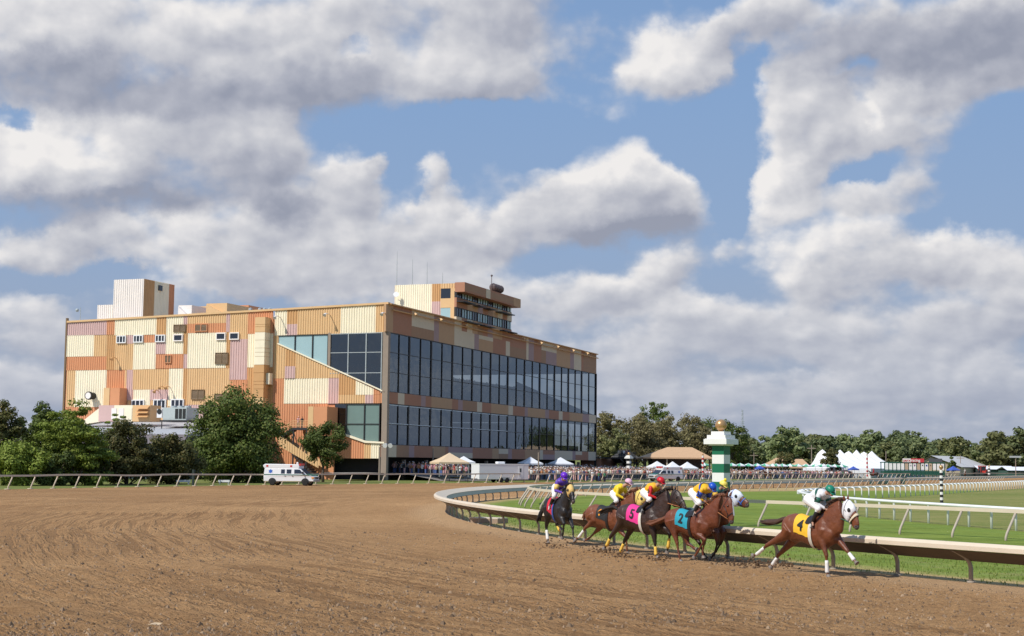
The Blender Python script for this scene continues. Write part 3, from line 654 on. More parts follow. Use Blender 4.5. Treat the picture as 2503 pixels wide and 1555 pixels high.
corrbox('lift_tower', aT, min(a2, aT + 26), bR, bL, ZR - 1.7, zt, [(0, 1, 'w')], [(0, .34, 'b'), (.34, .82, 'c'), (.82, 1, 'r')])
tw = a2 - aT; q = MB(); za, zb_ = pl(130 + 703 / 2.7, 660 + 103 / 2.7, 1, bR)[1], pl(130 + 703 / 2.7, 660 + 138 / 2.7, 1, bR)[1]
ax = pl(130 + 692 / 2.7, 700, 1, bR)[0]; ax2 = pl(130 + 714 / 2.7, 700, 1, bR)[0]; q.box(ax, ax2, bR - .25, bR - .02, zb_, za); q.build('window', MGL, GS)
b_, z_ = L1(293, 232, aT + 1); b2_, _ = L1(402, 232, aT + 1); corrbox('roof_room', aT + 1, aT + 9, b2_ + .05, b_, ZR - 1.7, z_, [(0, 1, 'w')], [(0, 1, 'w')], 'w')
for x0, x1, y, cs, aa in ((828, 915, 232, 'w', 6), (860, 1010, 240, 't', 16), (1012, 1148, 218, 't', 6), (1100, 1290, 232, 'r', 14)):
    bb0, zz_ = L1(x1, y, aa); bb1, _ = L1(x0, y, aa); q = MB(); q.box(aa, aa + 7, bb0, bb1, ZR - 1.7, zz_, KEYS.index(cs))
    q.prism([(bb0 + .5, zz_ - 1.6), (bb1 - .5, zz_ - 1.6), (bb1 - .5, zz_ - .3)], 0, aa - .9, aa - .01, KEYS.index(cs)); q.build('roof_vent_house', MPL, GS)
for x in (1302, 1365, 1395, 1430):
    bb, z1_ = L1(x, 250, 5); q = MB(); q.lathe([(.16, ZR - 1.7), (.16, z1_ - .4), (.3, z1_ - .4), (.3, z1_ - .1), (.1, z1_)], (5, bb), 8); q.build('vent_pipe', MGREYM, GS)
# -- press box on the roof edge
aP = pl(900 + 570 / 2.7, 780, 1, .2)[0]; aE = pl(900 + 937 / 2.7, 780, 1, .2)[0]
bPL, zP1 = L1(0, 0)[0], 0
def LP(cx, cy): return pl(900 + cx / 2.7, 640 + cy / 2.7, 0, aP)
def FP_(cx, cy): return pl(900 + cx / 2.7, 640 + cy / 2.7, 1, .2)
bP = LP(170, 200)[0]; zPt = LP(400, 146)[1]; zPs = FP_(750, 245)[1]
print('press', aP, aE, bP, zPt)
def slab(x0, x1, y0, y1, cx): return LP(x0, y1)[0]
zmid0, zmid1 = LP(505, 303)[1], LP(505, 240)[1]
pb = MB()
pb.box(aP + .3, aE, .3, bP, ZR - 1.7, zPt - .05, 1)
fr = lambda x: LP(x, 300)[0]
for x0, x1, zt_, zb2, k in ((170, 415, None, None, 'c'), (415, 473, None, 262, 'b'), (415, 473, 262, None, 'p'), (473, 540, None, 176, 't'), (540, 608, None, 176, 't')):
    z_t = zPt if zt_ is None else LP(x0, zt_)[1]; z_b = ZR - 1.7 if zb2 is None else LP(x0, zb2)[1]
    corr(pb, fr(x1), fr(x0), z_b, z_b, z_t, z_t, KEYS.index(k), a=aP + .28)
pb.box(aP + .2, aP + .3, .2, fr(473), ZR - 1.7, LP(500, 302)[1] - 4.3, 1)
zw1, zw2, zw3, zw4 = LP(505, 176)[1], LP(505, 241)[1], LP(505, 303)[1], LP(505, 368)[1]
pb.box(aP + .18, aP + .29, .2, fr(473), zw4 - 1.5, zw4, 1); pb.box(aP + .18, aP + .29, .2, fr(473), zw3, zw2, 1); pb.box(aP + .18, aP + .29, .2, fr(540), zw2, zw1, 1); pb.box(aP + .18, aP + .29, .2, fr(540), zw4, zw3, 1)
pb.build('press_box', MPL, GS)
for z0_, z1_, m in ((zw2, zw1, MGL), (zw4, zw3, GBLUE)):
    q = MB(); q.box(aP + .24, aP + .27, fr(540), fr(475), z0_, z1_); o = q.build('pane', m, GS); o.name = 'window'
# roof overhang fascia
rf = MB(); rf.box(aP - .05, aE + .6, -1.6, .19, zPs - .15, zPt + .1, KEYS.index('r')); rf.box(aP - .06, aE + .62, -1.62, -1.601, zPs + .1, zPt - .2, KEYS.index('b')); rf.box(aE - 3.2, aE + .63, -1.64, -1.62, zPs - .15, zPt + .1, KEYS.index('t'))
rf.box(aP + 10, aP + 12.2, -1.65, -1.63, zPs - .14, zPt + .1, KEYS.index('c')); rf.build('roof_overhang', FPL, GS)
# two window strips with spandrels and blind brackets
NW = 11; wa = (aE - aP) / NW
zA1 = zPs - .35; hst = (zPs - (ZR)) ; zA0 = FP_(760, 288)[1]; zB1 = FP_(760, 348)[1]; zB0 = FP_(760, 408)[1]
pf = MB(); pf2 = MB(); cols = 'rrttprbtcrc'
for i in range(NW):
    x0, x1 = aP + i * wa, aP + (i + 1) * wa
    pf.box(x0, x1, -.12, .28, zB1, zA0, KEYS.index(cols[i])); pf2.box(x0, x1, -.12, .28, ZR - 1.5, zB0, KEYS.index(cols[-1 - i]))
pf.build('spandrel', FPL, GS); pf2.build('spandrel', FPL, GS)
for i in range(NW):
    x0, x1 = aP + i * wa, aP + (i + 1) * wa
    for z0_, z1_ in ((zA0, zPs), (zB0, zB1)):
        f = MB(); f.box(x0, x0 + .3, -.1, .3, z0_, z1_ - .001); f.box(x0 + .3, x1, -.06, .3, z0_, z0_ + .12); f.box(x0 + wa * .55, x0 + wa * .55 + .14, -.06, .3, z0_ + .12, z1_ - .13); f.box(x0 + .3, x1, -.06, .3, z1_ - .13, z1_ - .001)
        o = f.build('window', MSTEEL, GS); p = MB(); p.box(x0 + .3, x1, .02, .06, z0_ + .12, z1_ - .13); p.build('pane', GBLUE if (i * 7 + int(z0_)) % 3 else MGL, o)
for i, z_ in ((0, zA0), (1, zA0), (3, zA0), (5, zA0), (7.5, zA0), (9, zA0), (1, zB0), (2.2, zB0), (4, zB0), (5, zB0), (8, zB0), (9.6, zB0)):
    q = MB(); x0 = aP + i * wa; q.box(x0, x0 + wa * 1.2, -1.5, -.13, z_ - .75, z_ - .6); q.build('sunshade', MSTEEL, GS)
# gear on the press box roof
for cx, top, h in ((172, 15, 6), (275, 50, 4.5), (372, 72, 4), (475, 108, 2)):
    b_ = LP(cx, 150)[0]; q = MB(); q.tube([(aP + 1, b_, zPt - .1), (aP + 1, b_, zPt + h)], [.07, .03], 5); q.build('antenna', MGREYM, GS)
ra = FP_(848, 190); q = MB(); q.box(ra[0] - 2.2, ra[0] + 2.2, -.6, 1.2, zPt + .1, zPt + .25)
for k in range(4): q.ball((ra[0] - 1.8 + k * 1.2, .2, zPt + 1.35), (.55, .75, .75), None, 0, 10, 7); q.tube([(ra[0] - 1.8 + k * 1.2, .2, zPt + .2), (ra[0] - 1.8 + k * 1.2, .2, zPt + .9)], .06, 5)
q.tube([(ra[0] - 2.4, .3, zPt + .1), (ra[0] - 2.4, .3, zPt + 3.4)], .06, 5); q.ball((ra[0] - 2.4, .3, zPt + 3.4), .2); q.build('loudspeaker_rack', mat('speaker_grey', (.11, .08, .08), .5), GS)
b_, z_ = LP(195, 240); q = MB(); q.lathe([(.02, 0), (.30, .05), (.50, .16)], (0, 0), 14); q.tube([(0, 0, 0), (0, 0, -.7)], .05, 5); o = q.build('satellite_dish', MWHITE, GS); o.location = (aP - .7, b_, z_ + .5); o.rotation_euler = (R(20), R(-65), 0)
# edge ladder strip and lightning rod at the far left corner
q = MB(); q.box(-.2, .2, BW - .05, BW + .25, 0, roofz(BW) + .8); q.build('corner_trim', MLOUV, GS)
q = MB(); q.tube([(.3, BW - 2.2, ZR - 1.8), (.3, BW - 2.2, roofz(BW) + 2.6)], .05, 5); q.ball((.1, BW - 1.7, roofz(BW) + 2.1), .3); q.build('security_camera', MGREYM, GS)
# ------------------------------------------------------------------ escape stair on the side wall
ST = empty('outside_stair', GO + EA * -3.2 + EB * 15, GROT, 'steel stair with tan ribbed side walls climbing to a landing on the grandstand side', 'stair')
OS = GO + EA * -3.2 + EB * 15
def S2(cx, cy, a=0): return pl(620 + cx / 2.7, 640 + cy / 2.7, 0, a, OS)
zl = S2(300, 1095)[1]
q = MB(); b0, b1 = S2(362, 1095)[0], S2(255, 1095)[0]; bb2, zz2 = S2(178, 1148)
q.box(-.1, 2.9, b0, b1, zl - .35, zl); q.prism([(b1, zl), (b1, zl - .5), (bb2, zz2 - .5), (bb2, zz2)], 0, -.1, 1.4)
for k, (bx, zx) in enumerate(((b1 - .2, zl), (b0 + .3, zl))): q.box(-.05, .15, bx - .1, bx + .1, 0, zx - .35)
q.tube([(0, b1 - .2, 1), (0, b0 + .3, zl - .5)], .07, 5); q.tube([(0, b1 - .2, zl - .5), (0, b0 + .3, 1)], .07, 5)
q.build('landing', MSTEEL, ST)
rl = MB()
for h in (1.05, .7, .35): rl.tube([(0, b0, zl + h), (0, b1, zl + h), (0, bb2, zz2 + h)], .035, 5)
for k in range(12): f = k / 11; rl.tube([(0, b0 + (b1 - b0) * f, zl), (0, b0 + (b1 - b0) * f, zl + 1.05)], .025, 4)
for k in range(1, 8): f = k / 7; rl.tube([(0, b1 + (bb2 - b1) * f, zl + (zz2 - zl) * f), (0, b1 + (bb2 - b1) * f, zl + (zz2 - zl) * f + 1.05)], .025, 4)
rl.build('railing', MP['t'], ST)
lo = MB(); A, B_ = S2(170, 1142), S2(432, 1322); A2, B2 = S2(172, 1215), S2(432, 1362)
n = MB(); corr(n, B_[0], A[0], max(.05, B2[1]), A2[1], B_[1], A[1], KEYS.index('t'), a=-.2); corr(n, B_[0], A[0], max(.05, B2[1]), A2[1], B_[1], A[1], KEYS.index('t'), a=1.6)
n.build('side_panel', MPL, ST)
N = 18; tr = MB()
for k in range(N): f = k / N; b_ = A[0] + (B_[0] - A[0]) * f; z_ = (A[1] - 1.0) * (1 - f) + .1; tr.box(-.18, 1.58, b_ - .34, b_, max(.01, z_ - .3), z_)
tr.build('treads', MSTEEL, ST)
bx = MB(); c0, c1 = S2(497, 960)[0], S2(372, 960)[0]; bx.box(-.6, 3.0, c0, c1, S2(430, 1150)[1], S2(372, 957)[1], KEYS.index('r')); bx.box(-.63, -.6, c1 - .9, c1 - .02, zl, zl + 3.2, KEYS.index('t')); bx.build('stair_lobby', MPL, ST)
# ------------------------------------------------------------------ rails
MBEI = mat('sunbleached_rail', (.64, .545, .42), .6, .12, 1.5, .3, 25); MPOST = mat('dusty_post', (.34, .295, .24), .7, .2, 2.0, .3, 30)
MBEIP = mat('pale_post', (.44, .375, .30), .7, .2, 2.0, .3, 30); MCOV = mat('grey_cover', (.40, .43, .37), .6, .12, 1.2); MWR = mat('white_rail', (.82, .83, .82), .4, .04)
def rail(name, path, step, prof, post, posts_at, m_rail, m_post, label, group=None, cover=None, m_cov=None, trim=None, jitter=0, psm=False):
    base = gp_center = path[len(path) // 2]; base = Vector(base).to_3d() if len(base) == 2 else Vector(base)
    root = empty(name, base, 0, label, 'rail', group)
    fine = frames([p - base for p in spline(path, step)])
    mb = MB(); sweep(mb, fine, prof, 0, jitter=jitter); mb.build('top_rail', m_rail, root, psm)
    if cover:
        mb = MB(); sweep(mb, fine, cover, 0); mb.build('cover_panel', m_cov, root)
        mb = MB(); sweep(mb, fine, [(.70, .835), (.0, .545)], 0, closed=False); mb.build('under_shade_panel', MUNDSHADE, root)  # dark strip below the cover: the shade there is put into its colour
    pm = None; n = 0
    for p, t, l in frames([p - base for p in spline(path, posts_at)]):
        w_ = p + base; fw_ = (w_ - CAM).dot(FWD)
        if fw_ < 8: continue
        q = w_ - CAM; sx = CXP + FPX * q.dot(RT) / fw_
        if sx < -80 or sx > 2580 or fw_ > 480: continue
        if n >= 98: continue
        rz = math.atan2(t.y, t.x)
        if pm is None:
            b = MB(); post(b); pm = b.mesh('post', m_post, True)
        inst('post', pm, root, p, rz + rnd.uniform(-.03, .03)); n += 1
    return root
PF1 = [(.69, .85), (.78, .865), (.78, .97), (.70, 1.045), (.64, 1.05), (.03, .84), (.03, .81)]
CV1 = [(.67, .845), (.02, .80), (-.05, .57), (.0, .56)]
MUNDSHADE = mat('rail_under_shade', (.10, .075, .055), .8, .2, 2)  # shade under the rail cover painted as dark brown
def post1(b): b.tube([(0, 0, -.1), (0, 0, .38), (0, .05, .52), (0, .18, .64), (0, .45, .76), (0, .66, .84)], [.065, .062, .062, .055, .045, .035], 8, flat=.8); b.lathe([(.11, 0), (.10, .05)], (0, 0), 8)
rail('inside_track_rail', INNER[2:-2], 1.2, PF1, post1, 2.55, MBEI, MPOST, 'low beige safety rail with a grey cover curving round the inside of the dirt track', 'track rails', CV1, MCOV)
PF2 = [(-.69, 1.09), (-.57, 1.09), (-.57, 1.24), (-.69, 1.24)]
def post2(b): b.tube([(0, 0, -.1), (0, -.01, .14), (0, -.08, .30), (0, -.62, 1.12)], .052, 8)
rail('turf_course_outer_rail', FEN2, 1.5, PF2, post2, 2.75, MBEI, MBEIP, 'thin beige rail on slanted posts between the dirt track and the grass course', 'track rails')
PF3 = [(-.60, 1.17), (-.45, 1.17), (-.45, 1.33), (-.60, 1.33)]
def post3(b): b.tube([(0, 0, -.1), (0, -.03, .22), (0, -.50, 1.2)], .065, 7); b.box(-.22, .22, -.16, .2, 0, .06)
rail('outer_track_rail', OUTER[2:], 2.0, PF3, post3, 3.25, MBEI, MBEI, 'slightly wavy beige rail on leaning posts along the outside of the dirt track', 'track rails', jitter=.10)
PW = [(.28, .98), (.34, .95), (.41, .98), (.43, 1.03), (.41, 1.08), (.34, 1.11), (.28, 1.08)]
def postw(b): b.tube([(0, 0, -.1), (0, 0, .84), (0, .06, .98), (0, .2, 1.03), (0, .33, 1.03)], .062, 7)
rail('white_turf_rail', WHITE_NEAR + WHITE_FAR[1:], 1.0, PW, postw, 2.1, MWR, MWR, 'white plastic running rail bending sharply round the inside of the grass course', 'track rails')
tp = Vector((20.2, 107, 0)); q = MB(); q.prism([(-.7, 0), (0, -.4), (1.8, -.3), (1.8, .3), (0, .4)], 2, .92, 1.1); o = q.build('rail_end_cap', MWR, None, loc=(tp.x + .2, tp.y - .6, 0), rotz=R(55)); tag(o, 'pointed white end cap where the white grass course rail turns', 'end cap')
# white pipe rail and dark mesh fence along the apron
AP0 = [gp(455, 1168), gp(640, 1166), gp(850, 1164.5), gp(1000, 1166), (-9.0, 228, 0), (4.5, 247, 0), (30, 283, 0), (62, 330, 0), (100, 392, 0), (150, 470, 0)]
AP0 = [Vector(p) for p in AP0]
WPR = [Vector(gp(x, y)) for x, y in ((430, 1167), (640, 1166), (860, 1168), (1060, 1170), (1150, 1171))]
rt_ = empty('white_pipe_rail', WPR[2], 0, 'long white pipe rail running behind the lawn and in front of the grandstand', 'rail')
b = MB(); ps = [p - WPR[2] for p in spline(WPR, 2)]; b.tube([p + Vector((0, 0, 1.45)) for p in ps], .11, 7); b.tube([p + Vector((0, 1.5, 1.95)) for p in ps[8:]], .10, 7); b.build('top_rail', MWR, rt_)
pm = None
for p in spline([p - WPR[2] for p in WPR], 2.6):
    if pm is None: b = MB(); b.tube([(0, 0, 0), (0, 0, 1.4)], .05, 6); pm = b.mesh('post', MWR)
    inst('post', pm, rt_, p)
MMESH = mat('fence_green', (.035, .05, .045), .6)
ft = empty('mesh_fence', AP0[3], 0, 'dark green mesh fence between the dirt track and the crowded apron', 'fence')
fp = [p - AP0[3] for p in spline(AP0, 1.6)]
b = MB()
for a_, c_ in zip(fp, fp[1:]):
    for h in (.08, .5, .95, 1.15): b.tube([a_ + Vector((0, 0, h)), c_ + Vector((0, 0, h))], .022, 4, cap=False)
    for k in range(8): pp_ = a_.lerp(c_, k / 8); b.tube([pp_ + Vector((0, 0, .05)), pp_ + Vector((0, 0, 1.12))], .014, 3, cap=False)
b.build('mesh_panel', MMESH, ft)
pm = None
for k, p in enumerate(fp[::3]):
    if k > 90: break
    if pm is None: b = MB(); b.tube([(0, 0, 0), (0, 0, 1.25)], .05, 6); pm = b.mesh('post', MMESH)
    inst('post', pm, ft, p)
# ------------------------------------------------------------------ apron, lawn by the outer rail
def strip(name, A, B, z0, z1, m, kind='structure'):
    b = MB(); n = len(A); b.add([(p[0], p[1], z0) for p in A] + [(p[0], p[1], z1) for p in B], [(i, i + 1, n + i + 1, n + i) for i in range(n - 1)]); o = b.build(name, m); tag(o, kind=kind); return o
A_ = [Vector((p.x - 1.5, p.y + 1.2, 0)) for p in AP0[3:]]
FB = [GO + EA * s_ for s_ in (-14, 6, 30, 60, 95, 135, 190)]
strip('apron', A_, FB, .02, 1.1, MPAVE)
strip('apron_terrace', FB, [p + EB * 4 for p in FB], 1.1, 1.15, MPAVE)
def apz(x, y):                                   # height of the apron under a point
    v = Vector((x, y, 0)) - GO; d = -v.dot(EB)   # metres in front of the facade
    return max(0.0, 1.1 * (1 - d / 30.0)) if d > 0 else 1.1
# ------------------------------------------------------------------ marker pillars and poles
MGRN = mat('pillar_green', (.012, .15, .075), .45, .1, 2); MWP = mat('pillar_white', (.80, .79, .76), .5, .08, 3, .15, 9); MBLK = mat('pillar_black', (.02, .02, .022), .5); MGOLD = mat('gold_ball', (.56, .33, .15), .32, .1, 4, metal=.55)
MRED = mat('signal_red', (.50, .04, .03), .5)
def pillar(name, loc, rz, dark, label, nb=9):
    r_ = empty(name, loc, rz, label, 'marker pillar', 'marker pillars by the track'); z = 0; bh = .42; w_ = .31
    for k in range(nb):
        b = MB(); b.box(-w_, w_, -w_, w_, z, z + bh); z += bh; b.build('band', dark if k % 2 == 0 else MWP, r_)
    for h_, hw in ((.07, .43), (.24, .60), (.02, .55), (.17, .485), (.17, .34)):
        b = MB(); b.box(-hw, hw, -hw, hw, z, z + h_)
        if h_ > .1: b.build('cap_tier', MWP, r_)
        else: b.build('cap_moulding', MWP, r_)
        z += h_
    b = MB(); b.lathe([(.14, z), (.09, z + .05)], (0, 0), 12); b.ball((0, 0, z + .30), .275, None, 0, 24, 16); b.build('ball', MGOLD, r_, True)
    return r_
pc = gp(1763, 1288); pillar('marker_pillar', pc, R(-36), MGRN, 'tall green and white banded pillar with stepped white cap and gold ball inside the rail')
pc = gp(1537, 1172); pillar('marker_pillar', pc, R(-36), MBLK, 'black and white banded pillar with a white cap far off before the crowd', 9)
def spole(px, py, top, dark, label, r_=.13, n=9):
    p = gp(px, py); zt = at(px, top, p.y).z; b = MB()
    root = empty('striped_pole', p, 0, label, 'pole', 'striped furlong poles'); st_ = (zt - .3) / n
    for k in range(n): b = MB(); b.lathe([(r_, st_ * k), (r_, st_ * (k + 1))], (0, 0), 12); b.build('band', dark if k % 2 else MWP, root, False)
    b = MB(); b.lathe([(r_ * .6, zt - .3), (r_ * .5, zt - .2)], (0, 0), 8); b.ball((0, 0, zt - .08), .17, None, 0, 12, 8); b.build('ball', MGOLD, root, True)
spole(2302, 1236, 1139.5, MBLK, 'black and white striped pole with a gold ball on the infield grass', .125, 13)
spole(2418, 1175, 1138, MBLK, 'distant black and white striped pole right of the red tractor', .26, 9)
spole(2120, 1170, 1111, MRED, 'red and white striped pole standing left of the starting gate', .2, 11)
spole(1718, 1172, 1110, MRED, 'red and white striped pole partly behind the green pillar', .2, 11)
# ------------------------------------------------------------------ vehicles
MTYRE = mat('tyre', (.02, .02, .02), .85); MHUB = mat('wheel_cover', (.50, .50, .48), .35, metal=.6); MVAN = mat('van_white', (.78, .79, .80), .3, .04, coat=.5); MCHR = mat('chrome_grey', (.25, .26, .27), .3, metal=.7)
MVGRN = mat('van_green', (.02, .14, .09), .35); MAMB = mat('amber_lens', (.75, .30, .05), .3); MRLN = mat('red_lens', (.55, .03, .03), .3); MBLUE = mat('star_blue', (.04, .14, .55), .5); MBLKP = mat('black_plastic', (.025, .025, .025), .5)
def wheel(parent, x, y, r_, w_, m=MHUB):
    s_ = 1 if y > 0 else -1; b = MB(); b.lathe([(r_ * .6, -w_ / 2), (r_ * .93, -w_ / 2), (r_, -w_ * .35), (r_, w_ * .35), (r_ * .93, w_ / 2), (r_ * .6, w_ / 2)], (0, 0), 20)
    o = b.build('wheel', MTYRE, parent, True, (x, y, r_)); o.rotation_euler = (R(90), 0, 0)
    h = MB(); h.lathe([(r_ * .62, -w_ / 2 - .01), (r_ * .55, -w_ / 2 - .03), (r_ * .2, -w_ / 2 - .06), (.02, -w_ / 2 - .06)] if s_ < 0 else [(r_ * .62, w_ / 2 + .01), (r_ * .55, w_ / 2 + .03), (r_ * .2, w_ / 2 + .06), (.02, w_ / 2 + .06)], (0, 0), 16)
    h.build('hub_cap', m, o, True)
def ambulance(loc, rz, sc, label):
    g_ = empty('ambulance', loc, rz, label, 'ambulance', 'ambulances at the track'); g_.scale = (sc, sc, sc)
    prof = [(-3.0, .45), (-3.02, 1.0), (-2.95, 1.95), (.95, 1.98), (1.35, 1.9), (2.02, 1.32), (2.75, 1.12), (2.98, 1.0), (3.02, .5)]
    b = MB(); W2 = 1.0; n = len(prof); vs = []
    def wid(x, z): return W2 - max(0, z - 1.1) * .13 - max(0, x - 2.2) * .12
    for s_ in (-1, 1): vs += [(x, s_ * wid(x, z), z) for x, z in prof]
    b.add(vs, [tuple(range(n)), tuple(range(n, 2 * n))[::-1]] + [(i, n + i, n + (i + 1) % n, (i + 1) % n) for i in range(n)])
    body = b.build('body', MVAN, g_)
    md = body.modifiers.new('bevel', 'BEVEL'); md.width = .07; md.segments = 3; md.limit_method = 'ANGLE'
    b = MB(); rp = [(-3.12, 2.12), (-2.95, 1.93), (1.1, 1.93), (1.22, 2.08), (1.1, 2.42), (-2.9, 2.45), (-3.15, 2.3)]; b.prism([(x, z) for x, z in rp], 1, -.88, .88); o = b.build('raised_roof', MVAN, g_)
    md = o.modifiers.new('bevel', 'BEVEL'); md.width = .06; md.segments = 2
    b = MB()                                                                             # windscreen: slanted sheet just proud
    b.add([(1.36, -.80, 1.90), (1.36, .80, 1.90), (2.04, .88, 1.345), (2.04, -.88, 1.345)], [(0, 3, 2, 1)]); b.v = [(x + .022, y, z + .018) for x, y, z in b.v]; b.build('windscreen', MGL, g_)
    for s_ in (-1, 1):
        for x0, x1, x2, x3 in ((.62, 1.28, 1.72, .62), (-.28, .28, .28, -.28), (-.95, -.50, -.50, -.95)):
            b = MB(); z0, z1 = 1.36, 1.84; y0, y1 = s_ * (wid(0, z0) + .012), s_ * (wid(0, z1) + .012)
            b.add([(x0, y0, z0), (x2, y0, z0), (x1, y1, z1), (x3, y1, z1)], [(0, 1, 2, 3) if s_ < 0 else (3, 2, 1, 0)]); b.build('side_window', MGL, g_)
        b = MB(); b.box(-2.95, 2.9, min(s_ * 1.0, s_ * 1.012), max(s_ * 1.0, s_ * 1.012), 1.19, 1.28); b.build('green_stripe', MVGRN, g_)
        b = MB()
        for k in range(3):
            a_ = k * math.pi / 3 + math.pi / 2; dx_, dz_ = math.cos(a_) * .24, math.sin(a_) * .24; nx, nz = -math.sin(a_) * .06, math.cos(a_) * .06
            y_ = s_ * (wid(0, 1.55) + .014 + k * .002); b.add([(-2.2 - dx_ - nx, y_, 1.6 - dz_ - nz), (-2.2 + dx_ - nx, y_, 1.6 + dz_ - nz), (-2.2 + dx_ + nx, y_, 1.6 + dz_ + nz), (-2.2 - dx_ + nx, y_, 1.6 - dz_ + nz)], [(0, 1, 2, 3)])
        b.build('star_emblem', MBLUE, g_)
        for x in (-2.75, .1): b = MB(); b.box(x, x + .24, min(s_ * .88, s_ * .90), max(s_ * .88, s_ * .90), 2.12, 2.32); b.build('marker_light', MRLN, g_)
        b = MB(); b.box(1.66, 1.74, min(s_ * 1.0, s_ * 1.25), max(s_ * 1.0, s_ * 1.25), 1.32, 1.62); b.build('mirror', MBLKP, g_)
        for x in (-1.95, 1.95):
            wheel(g_, x, s_ * .90, .37, .26)
            b = MB(); ar = [(x + .47 * math.cos(t_), .40 + .47 * math.sin(t_)) for t_ in [math.pi * k / 10 for k in range(11)]]; b.prism(ar, 1, min(s_ * .99, s_ * 1.013), max(s_ * .99, s_ * 1.013)); b.build('wheel_arch', MBLKP, g_)
        b = MB(); b.box(2.90, 3.03, min(s_ * .55, s_ * .86), max(s_ * .55, s_ * .86), .82, 1.02); b.build('headlight', MHUB, g_)
        b = MB(); b.box(2.68, 2.96, min(s_ * .87, s_ * .99), max(s_ * .87, s_ * .99), .84, 1.0); b.build('turn_light', MAMB, g_)
        for x in (.45, -.45): b = MB(); b.box(x - .08, x + .08, min(s_ * 1.0, s_ * 1.03), max(s_ * 1.0, s_ * 1.03), 1.07, 1.12); b.build('door_handle', MBLKP, g_)
    b = MB(); b.box(2.98, 3.05, -.55, .55, .78, 1.02); b.build('grille', MBLKP, g_)
    b = MB(); b.box(2.9, 3.16, -.95, .95, .46, .68); b.build('bumper', MCHR, g_)
    b = MB(); b.add([(2.06, -.86, 1.335), (2.06, .86, 1.335), (2.72, .80, 1.142), (2.72, -.80, 1.142)], [(0, 3, 2, 1)]); b.v = [(x, y, z + .02) for x, y, z in b.v]; b.build('hood_panel', MVGRN, g_)
    for y in (-.6, -.2, .2, .6): b = MB(); b.box(1.12, 1.3, y - .15, y + .15, 2.28, 2.52); b.build('beacon', MRLN, g_)
    b = MB(); b.ball((.85, -.5, 2.55), .13); b.build('siren', MWHITE, g_)
    return g_
ambulance(gp(712, 1187), R(-10), 1.0, 'white ambulance with green bonnet and blue star parked behind the left outer rail')
pa = gp(1626, 1177.5); ambulance(pa, R(214), 1.0, 'white and green ambulance parked before the tents, seen from its front corner')
# trailer
pt = gp(1222, 1179.5); T = empty('cargo_trailer', pt, R(30), 'long white cargo trailer with a side door and roof air unit parked before the crowd', 'trailer')
b = MB(); b.box(-4.1, 4.1, -1.2, 1.2, .45, 2.62); o = b.build('body', mat('trailer_white', (.74, .74, .76), .4, .05), T); md = o.modifiers.new('bevel', 'BEVEL'); md.width = .05; md.segments = 2
b = MB(); b.box(-4.13, 4.13, -1.23, 1.23, 2.56, 2.68); b.build('roof_trim', MWHITE, T)
b = MB(); b.box(-.6, .6, -.4, .4, 2.68, 3.0); o = b.build('roof_air_unit', MWHITE, T); md = o.modifiers.new('bevel', 'BEVEL'); md.width = .1; md.segments = 3
b = MB(); b.box(2.35, 3.15, -1.225, -1.2, .55, 2.4); o = b.build('door', MVAN, T); b = MB(); b.box(2.6, 2.85, -1.24, -1.226, 1.5, 2.05); b.build('window', MGL, o)
for x in (-.45, .5):
    wheel(T, x, -1.14, .36, .22, MTYRE); wheel(T, x, 1.14, .36, .22, MTYRE)
b = MB(); b.prism([(-1.0, .45), (-.85, .80), (.9, .80), (1.05, .45)], 1, -1.235, -1.201); b.build('fender', MGREYM, T)
b = MB(); b.tube([(-4.1, -.7, .5), (-5.4, 0, .5), (-4.1, .7, .5)], .06, 6); b.tube([(-5.3, 0, 0), (-5.3, 0, .7)], .05, 6); b.build('hitch', MBLKP, T)
# ------------------------------------------------------------------ tents and umbrellas
def cloth(name, col): return mat(name, col, .8, .06, 1.2)
MTW = cloth('tent_white', (.74, .75, .78)); MTB = cloth('tent_beige', (.66, .50, .33)); MTBL = cloth('tent_blue', (.05, .10, .42)); MTG = cloth('tent_green', (.10, .42, .25))
def tent(px, yb, wpx, m, label, cat='tent', apex=None, zc=None, group='canopies on the apron', eave=2.15, pitch=.42, Y=250, rz=.35):
    p = at(px, 1150, Y); p.z = apz(p.x, p.y); w_ = wpx * p.y / FPX / 2 / 1.1
    g_ = empty('canopy_tent', p, rz, label, cat, group)
    b = MB(); ap = eave + w_ * 2 * pitch
    def ring(r_, z): return [(-r_, -r_, z), (r_, -r_, z), (r_, r_, z), (-r_, r_, z)]
    mid = ring(w_ * .5, eave + (ap - eave) * .42)
    b.add(ring(w_, eave - .25) + ring(w_, eave) + mid + [(0, 0, ap)], [(0, 1, 5, 4), (1, 2, 6, 5), (2, 3, 7, 6), (3, 0, 4, 7), (4, 5, 9, 8), (5, 6, 10, 9), (6, 7, 11, 10), (7, 4, 8, 11), (8, 9, 12), (9, 10, 12), (10, 11, 12), (11, 8, 12)])
    b.build('canopy', m, g_)
    for x in (-1, 1):
        for y in (-1, 1): b = MB(); b.tube([(x * w_ * .96, y * w_ * .96, 0), (x * w_ * .96, y * w_ * .96, eave)], .04, 5); b.build('leg', MGREYM, g_)
    return g_
tent(1098, 1158, 84, MTB, 'large beige canopy over the crowd left of the white trailer', pitch=.30, Y=225)
tent(1133, 1156, 50, MTW, 'white canopy half hidden behind the beige one', pitch=.32, Y=233)
tent(1296, 1158, 54, MTW, 'white canopy just right of the white trailer', pitch=.32, Y=255)
tent(1370, 1157, 54, MTW, 'white canopy below the middle of the glass front', pitch=.32, Y=268)
tent(1606, 1160, 44, MTW, 'greyish canopy with open gable left of the parked ambulance', pitch=.34, Y=290); tent(1644, 1162, 40, MTW, 'bright white pyramid tent just behind the ambulance roof', pitch=.42, Y=285); tent(1680, 1161, 44, MTW, 'bright white pyramid tent left of the green pillar', pitch=.38, Y=290)
